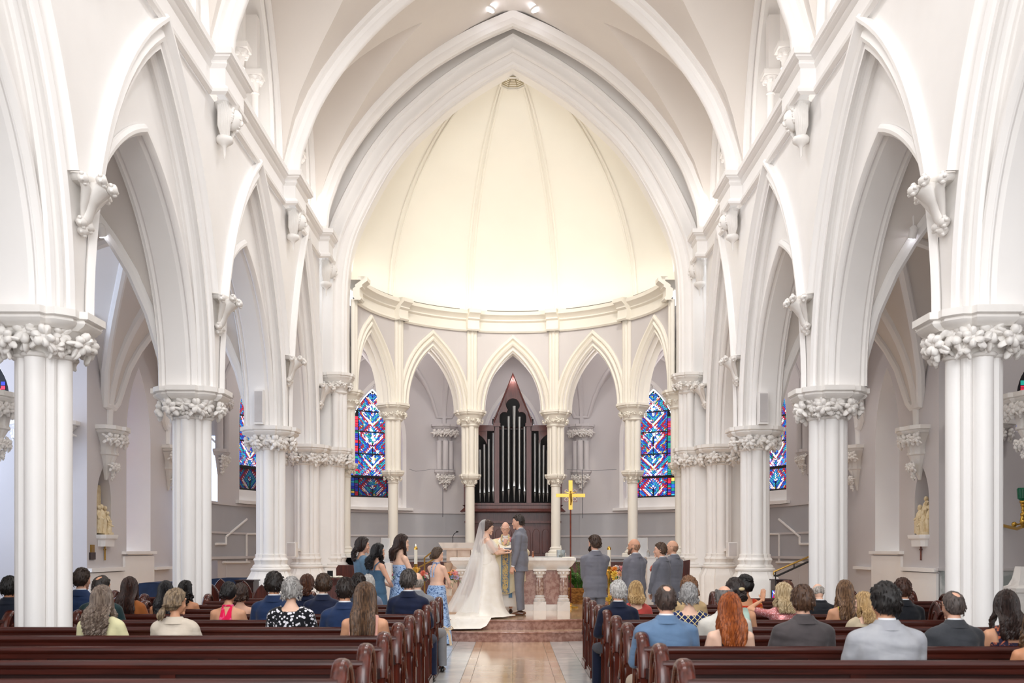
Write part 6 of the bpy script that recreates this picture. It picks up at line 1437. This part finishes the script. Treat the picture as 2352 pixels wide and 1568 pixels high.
sit('woman with short silver hair in a black blouse with white dots', 668, 1325, 4, 'f', look=(-6, 0, 0), width=1.1, hair=('curlshort', 'b4b1ad', '6e6b69', dict(th=.018)), sk=S4, fit=dict(kind='top', mat=pattern('white_dots', 'dots', '15151b', 'eceaf0', 34, .38), neck=.455, sleeve=1.3, sr=.062))
sit('person with half-up auburn brown hair in a navy jacket', 705, 1319, 7, 'f', look=(-15, 0, 0), hair=('halfup', '5a3521', '351c12', dict(len=.12, spread=.75)), sk=S1, fit=dict(kind='suit', mat=NAVYD, shirt=None))
sit('young man in a navy jacket with short wavy brown hair beside the half-up hair', 742, 1318, 6, look=(10, 0, 0), hair=('short', '4a3423', '2e2016', dict(th=.022)), sk=S4, fit=dict(mat=NAVYD))
sit('man in a navy suit with cropped dark brown hair behind the pink ruffle guest', 792, 1325, 4, hair=('short', '2b201a', '1d1512', dict(th=.012)), sk=S2, fit=dict(mat=NAVY))
sit('dark-haired guest mostly hidden between the navy suit and long brown hair', 823, 1316, 7, hair=('short', '261a15', None, dict(th=.02)), sk=S1, fit=dict(c='39404e'))
sit('white-haired guest peeping out beside the first bridesmaid', 845, 1321, 8, 'f', hair=('bob', 'cfccc8', 'a8a5a1', dict(len=.03)), sk=S4, fit=dict(kind='top', c='8d93a5', neck=.45, sleeve=1.3))
sit('woman with very long brown highlighted hair and a pale pink ruffled dress', 838, 1338, 3, 'f', look=(0, 0, 0), width=1.05, hair=('long', '3a2a20', '6e523c', dict(len=.38, wave=.006, spread=1.15, endw=.9, n=170)), sk=S2, fit=dict(kind='top', c='e0a596', c2='c98a7c', neck=.22, straps=.04))
sit('man with greying dark hair in a navy suit at the left aisle end', 938, 1307, 6, look=(-14, 0, 0), hair=('short', '5b5450', '2c2622', dict(th=.016)), sk=S1, fit=dict(mat=NAVYD, knee=(.05, .24)))
sit('bald man in a light grey suit at the left end of the second row', 958, 1312, 7, look=(0, 0, 0), hair=('bald', 'b3a99f', None), sk=S4, fit=dict(c='8b8d92', shirt='dfe0e2', knee=(.12, .30)))
# --- right side
sit('white-haired man in a dark navy jacket at the right aisle end', 1420, 1332, 5, look=(14, 0, 0), hair=('short', 'd7d5d2', '9a9794', dict(th=.018)), sk=S1, fit=dict(c='141c33', knee=(-.22, -.02)))
sit('blonde woman with shoulder length hair beside the white-haired man', 1461, 1334, 6, 'f', hair=('long', 'c9aa79', '8f6f45', dict(len=.14, spread=1.05, endw=.8)), sk=S4, fit=dict(kind='top', c='c4504a', neck=.42, sleeve=.6))
sit('broad man in a bright blue suit with cropped dark hair by the aisle', 1530, 1341, 2, look=(6, 0, 0), width=1.12, hair=('crown', '2e2522', '4a3a33', dict(th=.010)), sk=S1, fit=dict(mat=BLUE, knee=(-.22, .12), trousers=cloth('b3a595')))
sit('woman with short silver hair in a navy blouse with gold lattice', 1583, 1339, 4, 'f', width=1.1, hair=('curlshort', 'a9a7a6', '6f6d6c', dict(th=.02)), sk=S4, fit=dict(kind='top', mat=pattern('gold_lattice', 'lattice', '1c2a5c', 'e0cf96', 17, .16), neck=.455, sleeve=1.3, sr=.06))
sit('guest with light brown hair in a tan jacket behind the silver-haired woman', 1583, 1324, 6, 'f', look=(20, 0, 0), hair=('bob', '8a6243', '5c3d27', dict(len=.08)), sk=S2, fit=dict(kind='suit', c='cdb083', shirt=None))
sit('balding grey man in a cream jacket behind the red-haired woman', 1665, 1341, 3, look=(8, 0, 0), width=1.08, hair=('balding', '7b7673', '4b4745', dict(th=.012)), sk=S1, fit=dict(mat=cloth('dcd8d0', c2='d0cbc1', fold=.4)), dy=.05)
sit('dark-haired woman with a hair clip in a mint green top', 1689, 1327, 4, 'f', look=(15, 0, 0), hair=('updo', '2c1f1a', '180f0d', dict(c=(.02, -.10, -.04), r=.06, clip='c8b48a')), sk=S2, fit=dict(kind='top', c='b9d3c6', neck=.40, straps=.03))
sit('woman with black hair gathered in a high bun and an orange red dress', 1712, 1319, 6, 'f', look=(25, 0, 0), hair=('updo', '15100f', '0b0808', dict(c=(0, -.08, .07), r=.05)), sk=S3, fit=dict(kind='top', mat=pattern('orange_print', 'blotch', 'b8371c', 'e58a2c', 12, .55), neck=.42, sleeve=.6))
sit('woman with long red hair and thin dark straps in the third row from camera', 1678, 1362, 2, 'f', width=1.0, hair=('long', 'a85a28', '6e3314', dict(len=.30, wave=.009, freq=1.6, spread=1.15, endw=.8, n=170)), sk=S4, fit=dict(kind='top', c='3c2a2a', neck=.20, straps=.009, strapmat=cloth('2a2426')))
ph = sit('older blonde woman in a pink sequin dress holding up a phone', 1800, 1338, 5, 'f', look=(35, 0, 0), width=1.05, hair=('long', 'cdb894', '9c8460', dict(len=.20, wave=.012, spread=1.2)), sk=S2, fit=dict(kind='top', mat=pattern('pink_sequin', 'sequin', 'b06a68', 'f0c6cc', 90, .3), neck=.44, sleeve=.7, face=1), armL=((-.20, .20, 1.17), (-1, -.4, -.6), (.05, .1, 1), (.6, .8, 0), .15), armR=((.02, .28, 1.14), (1, -.2, -.8), (-.3, .1, .9), (-.8, .4, 0), .5))
sit('guest with reddish brown hair just behind the phone-holding woman', 1808, 1334, 7, 'f', hair=('bob', '6e4029', '43241a', dict(len=.05)), sk=S2, fit=dict(kind='top', c='5d4a44', neck=.45, sleeve=1.2))
sit('man in a charcoal jacket with brown hair between the phone and the yellow strap', 1845, 1342, 2, width=1.08, look=(4, 0, 0), hair=('short', '3d2a20', '5a3f2c', dict(th=.014)), sk=S1, fit=dict(mat=CHAR, shirt='5c5557'))
sit('bald man in a black jacket bowing his head deeply', 1893, 1356, 6, look=(0, -38, 0), slump=.55, hair=('bald', 'cfc6bd', None), sk=S4, fit=dict(mat=BLK_))
sit('woman with long highlighted brown hair and a yellow strap', 1942, 1333, 5, 'f', hair=('long', '8a6a4e', '4b3323', dict(len=.30, wave=.012, spread=1.15, endw=.95)), sk=S2, fit=dict(kind='top', c='e6d94e', neck=.18, straps=.010))
sit('blonde girl glancing left beside the light grey suit', 1986, 1359, 4, 'f', look=(48, 0, 0), hair=('long', 'c8a878', '93744c', dict(len=.2, wave=.01, spread=.9)), sk=S4, fit=dict(kind='top', c='c8b89c', neck=.42, sleeve=.5, face=1))
sit('broad man with black hair in a light grey suit, largest guest at right', 2036, 1338, 1, width=1.17, look=(10, 0, 0), hair=('short', '14100f', '1f1a18', dict(th=.020)), sk=S2, fit=dict(mat=LGREY))
sit('man in a black suit with brown hair behind the light grey suit', 2075, 1327, 5, look=(-12, 0, 0), hair=('short', '4b2c1e', '2e1a12', dict(th=.018)), sk=S2, fit=dict(mat=BLK_))
sit('balding man with glasses in a dark grey suit near the largest right column', 2192, 1355, 2, look=(16, 0, 0), width=1.08, hair=('crown', '5c514c', '3a322f', dict(th=.010)), sk=S1, fit=dict(mat=GRYS, glasses='4a382c'))
sit('woman with shoulder length dark brown hair and a floral sleeve at far right', 2315, 1356, 2, 'f', look=(-15, 0, 0), width=1.05, hair=('long', '32211b', '1d1310', dict(len=.24, wave=.014, spread=1.35)), sk=S2, fit=dict(kind='top', mat=pattern('dark_floral', 'blotch', '2a2438', 'c06a4a', 22, .55), neck=.36, straps=.04))
sit('woman cut by the right picture edge with a bare shoulder and dark hair', 2384, 1400, 1, 'f', width=1.08, hair=('long', '2a1d17', '6e5238', dict(len=.2, wave=.02, spread=1.2)), sk=S3, fit=dict(kind='top', mat=pattern('dark_floral', 'blotch', '2a2438', 'c06a4a', 22, .55), neck=.25))
# the phone in her hands
r_, HM_, sp_, arms_ = ph; W_ = r_.location+arms_[1][2]
t = thing('phone', 'phone with a lit colourful screen held up by the blonde woman', 'phone', (W_.x-.03, W_.y+.02, W_.z+.04)); t.rotation_euler = (0, 0, .1)
MB().box(-.045, .045, -.004, .004, 0, .085).build('case', DARK, t)
b = MB(); rr = random.Random(4)
for i in range(9):
    for j in range(6): b.add([(-.043+i*.0096, -.0055, .003+j*.013), (-.043+(i+1)*.0096, -.0055, .003+j*.013), (-.043+(i+1)*.0096, -.0055, .003+(j+1)*.013), (-.043+i*.0096, -.0055, .003+(j+1)*.013)], [(0, 1, 2, 3)], None, rr.choice((0, 2, 6, 1, 7)) if j > 1 else rr.choice((3, 6, 0, 1)))
b.build('screen', PALM, t, smooth=0)
# ================================================================ WEDDING PARTY
def stand(label, px, py, Y, rz, sex='m', zf=0, hgt=None, **kw):
    z = Zc(py, Y)-.012; hgt = z-zf; s = hgt/(1.75 if sex == 'm' else (.93*.985+.775)); return person(label, X(px, Y), Y, zf, rad(rz), sex, s, 'stand', hi=True, **kw), s
SUITG = cloth('77777f', c2='70707a', fold=.15, fs=4); SUITG2 = cloth('6f7079', c2='686972', fold=.15, fs=4)
# groomsmen (facing the altar, turned towards the couple)
clasp = lambda e: ((e*.045, .20, .90), (e*1, -.55, -.1), (-e*.7, .3, -.6), (0, -1, 0), .6)
clb = lambda e: ((e*.05, -.15, .86), (e*1, -.3, 0), (-e*.8, -.1, -.5), (0, 1, 0), .6)
stand('bearded groomsman in a grey suit nearest the aisle, hands folded', 1367, 1227, 16.2, 20, look=(22, 0, 0), width=1.06, hair=('short', '4b3426', '33241b', dict(th=.016)), sk=S1, fit=dict(mat=SUITG, beard='33231a', flower='pink'), armL=clasp(-1), armR=clasp(1))
stand('bald groomsman in a grey suit, second from the altar', 1459, 1234, 16.2, 38, look=(25, 0, 0), width=1.05, hair=('bald', 'b58a6e', None, dict(th=.0012, tuft=0)), sk='d8a285', fit=dict(mat=SUITG, beard='8a6a58'), armL=clasp(-1), armR=clasp(1))
stand('groomsman with cropped brown hair and an orange buttonhole flower', 1520, 1243, 15.7, 52, look=(20, 0, 0), hair=('short', '5a4230', '443024', dict(th=.008)), sk=S1, fit=dict(mat=SUITG2, flower='coral'), armL=clasp(-1), armR=clasp(1))
stand('bald groomsman at the far right of the row of four', 1547, 1238, 16.6, 45, look=(22, 0, 0), hair=('bald', 'b58a6e', None, dict(th=.0012, tuft=0)), sk='dba88b', fit=dict(mat=SUITG2, flower='coral'), armL=clasp(-1), armR=clasp(1))
# bridesmaids
SB1 = cloth('67849c', c2='5b7890', fold=.4); SB2 = cloth('486883', c2='3f5d78', fold=.4); FLB = pattern('blue_floral', 'blotch', 'a6c2e6', '3f6098', 26, .53)
hold = lambda e: ((e*.03+.02, .27, 1.0), (e*1, -.5, -.4), (-e*.35, .9, -.1), (-e*.2, -.1, -1), .9)
def bouquet(root, s, off, seed, label, kinds, rib='f0dcc0'):
    M_ = root.matrix_basis; p = M_ @ Vector(off)
    t = arrangement(label, tuple(p), kinds, 17, .10, .12, seed, 'bouquet', 'bouquet', 46, 1.0, vase=False); t.rotation_euler = (rad(-10), 0, root.rotation_euler.z)
    b = MB(); b.tube([(0, 0, .04), (0, 0, -.12)], [.022, .015], 8); b.build('stems', LEAF, t); b = MB(); b.lathe([(.026, -.03), (.027, .0), (.024, .02)], (0, 0), 10)
    for q in (-.02, .015): b.add([(q, -.025, -.02), (q+.02, -.025, -.02), (q+.03, -.03, -.24), (q+.005, -.04, -.25)], [(0, 1, 2, 3), (3, 2, 1, 0)])
    b.build('ribbon', mat('ribbon_'+rib, rib, .5), t); return t
def maid(label, px, py, Y, rz, s_=None, **kw):
    (root, HM, sp, arms), s = stand(label, px, py, Y, rz, 'f', armL=hold(-1), armR=hold(1), **kw); bpy.context.view_layer.update(); return root, s
r_, s = maid('bridesmaid in a steel blue dress with flutter sleeves, leftmost of the four', 830, 1233, 16.0, -62, look=(-8, 0, 0), hair=('halfup', '2f1f1b', '1a1110', dict(len=.22, wave=.02)), sk=S1, fit=dict(kind='dress', mat=SB1, neck=.44, sleeve=.75, sr=.085, sr1=.13, skirt=(.30, .02)))
r_, s = maid('bridesmaid with long curly black hair in a dark blue dress', 866, 1248, 15.6, -52, look=(-16, 0, 0), hair=('long', '171316', '0c0a0d', dict(len=.26, wave=.028, freq=3, spread=1.05)), sk=S1, fit=dict(kind='dress', mat=SB2, neck=.36, straps=.02, skirt=(.30, .02)))
bouquet(r_, s, (.02, .36, 1.02), 11, 'bouquet of pink and blue blooms held by the black-haired bridesmaid', ['pink', 'blue', 'white', 'coral', 'rose'])
r_, s = maid('tall bridesmaid with long brown hair in a strapless blue floral dress', 920, 1227, 15.8, -58, look=(-14, 0, 0), hair=('long', '3b241c', '22130f', dict(len=.24, wave=.012, spread=.8)), sk=S4, fit=dict(kind='dress', mat=FLB, neck=.33, skirt=(.28, .02)))
bouquet(r_, s, (.02, .36, 1.02), 12, 'bouquet of coral and purple blooms held by the tall bridesmaid', ['coral', 'purple', 'pink', 'white', 'peach'])
r_, s = maid('bridesmaid with an updo in a backless blue floral halter dress, nearest the bride', 1003, 1256, 16.35, -38, look=(-20, 0, 0), hair=('updo', '5b4430', '2d2017', dict(c=(0, -.10, -.03), r=.045)), sk=S4, fit=dict(kind='dress', mat=FLB, neck=.12, halter='front', skirt=(.27, .02), sx=.04))
bouquet(r_, s, (.02, .36, 1.02), 13, 'bouquet of peach and pink blooms held by the bridesmaid nearest the bride', ['peach', 'pink', 'orange', 'blue', 'white'])
t = thing('ribbon_bow', 'cream ribbon bow hanging on the front left pew end', 'bow', (X(1030, 13.2), 13.0, .52)); b = MB()
for e in (-1, 1): b.tube([(0, 0, 0), (e*.05, .02, .03), (e*.07, .02, 0), (e*.03, 0, -.01), (0, 0, 0)], [(.004, .02)]*5, 6); b.tube([(0, 0, 0), (e*.03, 0, -.1), (e*.045, 0, -.22)], [(.003, .016), (.003, .02), (.003, .018)], 6)
b.build('bow', mat('cream_satin', 'ead4b4', .4), t)
# groom, bride, priest
GY = 18.35
(rg, HMg, spg, ag), sg = stand('groom in a grey suit and brown shoes facing the bride', 1194, 1179, GY, 82, zf=PL, look=(-4, -4, 0), width=1.03, hair=('short', '3a2e28', '2a211c', dict(th=.006)), sk=S1, fit=dict(mat=cloth('7b7c86', c2='74757f', fold=.15, fs=4), shoe=SHOEB, cuff=1, flower='pink'), armR=((.05, .31, 1.13), (1, -.5, -.8), (-.1, 1, .1), (-1, 0, -.2), .6), armL=((-.25, .09, .84), (-.4, -1, 0), (.1, .25, -1), (1, 0, 0), .4))
DRS = cloth('f5efe6', c2='efe8dc', rough=.45, fold=.15, var=.01)
BY_ = 18.1
(rb_, HMb, spb, ab_), sb = stand('bride in a white gown with a long train and veil', 1117, 1194, BY_, -78, 'f', zf=PL, look=(6, -10, 0), hair=('updo', '4b2f22', '2d1a13', dict(c=(0, -.09, .05), r=.04)), sk=S4, fit=dict(kind='top', mat=DRS, neck=.37, straps=.02, legs=False, noshoe=True), armL=((-.02, .34, 1.17), (-1, -.6, -.8), (.2, 1, .0), (0, -.2, -1), .6), armR=((.05, .34, 1.12), (1, -.6, -.8), (-.1, 1, .05), (0, .2, 1), .6))
bpy.context.view_layer.update()
Mb = rb_.matrix_world.copy(); Mi_ = Mb.inverted()
# skirt and train follow the platform and the step below
rows = []; wz = PL+spb(.17).z; nA = 72
bx0, by0 = X(1121, BY_), BY_
def hem(a_):
    """horizontal reach of the hem in world direction a_ (0 = +x, 90 = away from the camera)"""
    d = math.degrees(a_) % 360
    key = [(0, .36), (60, .3), (120, .3), (170, .42), (200, .80), (225, 1.12), (243, 1.34), (262, 1.16), (285, .82), (305, .66), (325, .60), (342, .52), (360, .36)]
    for i in range(len(key)-1):
        if key[i][0] <= d <= key[i+1][0]: t = (d-key[i][0])/(key[i+1][0]-key[i][0]); t = t*t*(3-2*t); return key[i][1]*(1-t)+key[i+1][1]*t
nR = 46
def drape(x, y):
    d = 20.2-sqrt(max(0, 3.5**2-min(abs(x), 3.4)**2)); return PL/2*sst(y-d, -.14, .01)+PL/2*sst(y-d-.42, -.14, .0)
for i in range(nR+1):
    t = i/nR; row = []
    for j in range(nA):
        a_ = 2*pi*j/nA; h = hem(a_); r0 = .125; u = min(1, t*1.55)
        if t < .62: q = t/.62; z = wz-(wz-PL-.03)*q**.82; base = .128+.062*sst(q, 0, .16)+.105*q; ext = (min(h, .95)-.30)*q**(2.4 if cos(a_) < -.2 else 2.4+4*(cos(a_)+.2))*.62; r_ = base+max(ext, 0 if h > .3 else ext)
        else: q = (t-.62)/.38; z = None; rA = .295+max(min(h, .95)-.30, 0 if h > .3 else min(h, .95)-.30)*.62; r_ = rA+(h-rA)*q
        if h < .32: r_ = min(r_, .31)
        fold = 1+.035*min(1, t*1.6)*sin(a_*7+3*t)*(1 if t < .7 else 1-(t-.7)*1.5); x_, y_ = bx0+r_*fold*cos(a_), by0+r_*fold*sin(a_); g = terrain(x_, y_)
        g = drape(x_, y_)
        if z is None: z = g+.03+.010*abs(sin(a_*6+t*7))*(1-.7*(t-.62)/.38)
        else: z = max(z, g+.03)
        row.append(Mi_ @ Vector((x_, y_, z)))
    rows.append(row)
gw = MB(); gw.grid(rows, cu=True); gn = gw.build('gown_skirt', DRS, rb_, smooth=80)
# veil: sheer cloth from the crown over the shoulders to the floor
VEIL = bpy.data.materials.new('sheer_veil'); VEIL.use_nodes = True; n_ = VEIL.node_tree.nodes; L_ = VEIL.node_tree.links; n_.clear(); o_ = n_.new('ShaderNodeOutputMaterial'); mx = n_.new('ShaderNodeMixShader'); mx.inputs[0].default_value = .42
tr = n_.new('ShaderNodeBsdfTransparent'); df = n_.new('ShaderNodeBsdfTranslucent'); df.inputs[0].default_value = (.95, .94, .93, 1); d2 = n_.new('ShaderNodeBsdfDiffuse'); d2.inputs[0].default_value = (.95, .94, .93, 1); m2 = n_.new('ShaderNodeMixShader'); m2.inputs[0].default_value = .35
L_.new(d2.outputs[0], m2.inputs[1]); L_.new(df.outputs[0], m2.inputs[2]); L_.new(tr.outputs[0], mx.inputs[1]); L_.new(m2.outputs[0], mx.inputs[2]); L_.new(mx.outputs[0], o_.inputs[0])
hcen = Mb @ (HMb @ Vector((0, -.03, .03))); rows = []
for i in range(31):
    t = i/30; row = []
    for j in range(33):
        a_ = rad(118+(262-118)*j/32)+rad(0)   # fans out behind the bride, who faces +x
        if t < .16: q = t/.16*pi/2; r_ = .118*sin(q)+.012; z = hcen.z+.118*cos(q)
        else: q = (t-.16)/.84; r_ = .13+.17*q**.7+.42*q**2.0*(.55+.45*cos(a_-rad(222))); z = hcen.z-(hcen.z-PL-.10)*q
        fo = 1+.10*min(1, t*2)*sin(j*1.25+.6*sin(t*5)); x_ = hcen.x+(bx0-.05-hcen.x)*t*.6+r_*fo*cos(a_); y_ = hcen.y+r_*fo*sin(a_); z = max(z, terrain(x_, y_)+.05)
        row.append(Mi_ @ Vector((x_, y_, z)))
    rows.append(row)
vl = MB(); vl.grid(rows); vl.build('veil', VEIL, rb_, smooth=80)
# sheer puff sleeves
for e in (-1, 1):
    S, E_, W2 = ab_[e]; b = MB(); rr_ = []
    rws = []
    for k in range(9):
        t = k/8; c_ = S+(E_-S)*t*.9; rad_ = (.058+.035*sin(pi*t)); ax = (E_-S).normalized(); u = ax.orthogonal().normalized(); v = ax.cross(u); rws.append([c_+(u*cos(q)+v*sin(q))*rad_*(1+.05*sin(q*8)) for q in [2*pi*m/24 for m in range(24)]])
    b.grid(rws, cu=True); b.build('sheer_sleeve', VEIL, rb_, smooth=80)
# priest
ROBE = cloth('efe4c4', c2='e6d9b4', fold=.25, var=.02, rough=.7); ALB = cloth('f2efe9', fold=.3, var=.02); BND = pattern('blue_gold_band', 'blotch', 'd9be7c', '4a6a94', 38, .52); BLB = mat('stole_blue', '5f88a8', .6)
PY_ = 18.95
(rp, HMp, spp, ap), sp2 = stand('priest in cream vestments with a blue and gold band facing the camera', 1161, 1196, PY_, 180, zf=PL, look=(-4, -16, 0), width=1.0, hair=('bald', 'd8d2cb', None, dict(th=.011)), sk='e6b49c', fit=dict(kind='top', mat=ALB, neck=.50, legs=False, glasses='7a6a5a', face=1, brow='c9c0b8'), armL=((-.20, .25, 1.16), (-1, -.3, -.9), (.3, .5, .7), (.5, -.3, .2), .7), armR=((.02, .19, 1.32), (1, -.2, -.9), (-.3, -.1, .9), (-.3, -.8, .2), 1.0))
b = MB(); nA = 60; rows = []; zsh = spp(.49).z
for i in range(25):
    t = i/24; row = []
    for j in range(nA):
        a_ = 2*pi*j/nA; hx_ = .115+.235*sst(t, 0, .33)+.03*t; hy_ = .085+.10*sst(t, 0, .3)+.03*t; zb_ = zsh-(zsh-.36)*t
        z = zb_+.30*(abs(cos(a_))**1.5)*sst(t, .35, 1)*1.0-.055*abs(cos(a_))*sst(t, 0, .25)
        fo = 1+.03*t*sin(a_*10); row.append((hx_*cos(a_)*fo*sp2, hy_*sin(a_)*fo*sp2+.01, z))
    rows.append(row)
b.grid(rows, cu=True); b.build('chasuble', ROBE, rp, smooth=70)
b = MB(); rows = [[((.105+.12*t)*sp2*cos(a_)*(1+.03*t*sin(a_*8)), (.10+.05*t)*sp2*sin(a_)*(1+.03*t*sin(a_*8)), (.85-.72*t)*sp2) for a_ in [2*pi*j/48 for j in range(48)]] for t in [k/10 for k in range(11)]]; b.grid(rows, cu=True); b.build('alb', ALB, rp, smooth=70)
b = MB(); rows = []
for i in range(22):
    t = i/21; z = 1.30*sp2-(1.30*sp2-.38)*t; y_ = (.196+.03*t)*sp2+.022; rows.append([(x_*sp2, y_-.25*x_*x_, z) for x_ in (-.055, -.03, 0, .03, .055)])
b.grid(rows); b.build('embroidered_band', BND, rp, smooth=70)
for e in (-1, 1):
    b = MB(); b.grid([[(e*x_*sp2, y_+.002, z) for x_ in (.056, .078)] for z, y_ in [((1.28-(1.28-.40)*k/14)*sp2, (.196+.03*k/14)*sp2+.020-.0012) for k in range(15)]]); b.build('blue_border', BLB, rp)
    b = MB(); b.grid([[((e*.095+x_)*sp2, .17*sp2, z) for x_ in (-.035, .035)] for z in (.44, .30)]); b.build('stole_end', BLB, rp)
    b = MB(); b.tube([Vector((e*.06, .11, 1.50))*sp2, Vector((e*.075, .19, 1.40))*sp2, Vector((e*.03, .218, 1.28))*sp2], [(.004, .02)]*3, 6, up=(0, 1, 0)); b.build('yoke_band', BND, rp)
for e in (-1, 1):   # wide sleeves draped over the arms
    S, E_, W2 = ap[e]; b = MB(); b.tube([S, (S+E_)/2, E_, E_+(W2-E_)*.45, E_+(W2-E_)*.8], [.085, .10, .115, .12, .10], 14); b.build('wide_sleeve', ROBE, rp, smooth=70)
b = MB(); b.lathe([(.075, -.02), (.085, .01), (.07, .03)], (0, 0), 18, M=Matrix.Translation(spp(.52)), cap=False); b.build('amice', ALB, rp)
# open missal
bpy.context.view_layer.update(); c_ = rp.matrix_world @ (Vector((-.02, .34, 1.20))*sp2)
t = thing('open_book', 'open red book held in front of the priest', 'book', tuple(c_)); t.rotation_euler = (rad(35), 0, rad(8))
RED = mat('red_book_cover', 'b5482c', .4); PG = mat('book_pages', 'f1e8d6', .6)
for e in (-1, 1):
    Rm = Matrix.Rotation(e*rad(-22), 4, 'Y'); MB().box(min(0, e*.15), max(0, e*.15), -.11, .11, -.006, 0, M=Rm).build('cover', RED, t); MB().box(min(0, e*.143), max(0, e*.143), -.105, .105, .0, .012, M=Rm).build('page_block', PG, t)
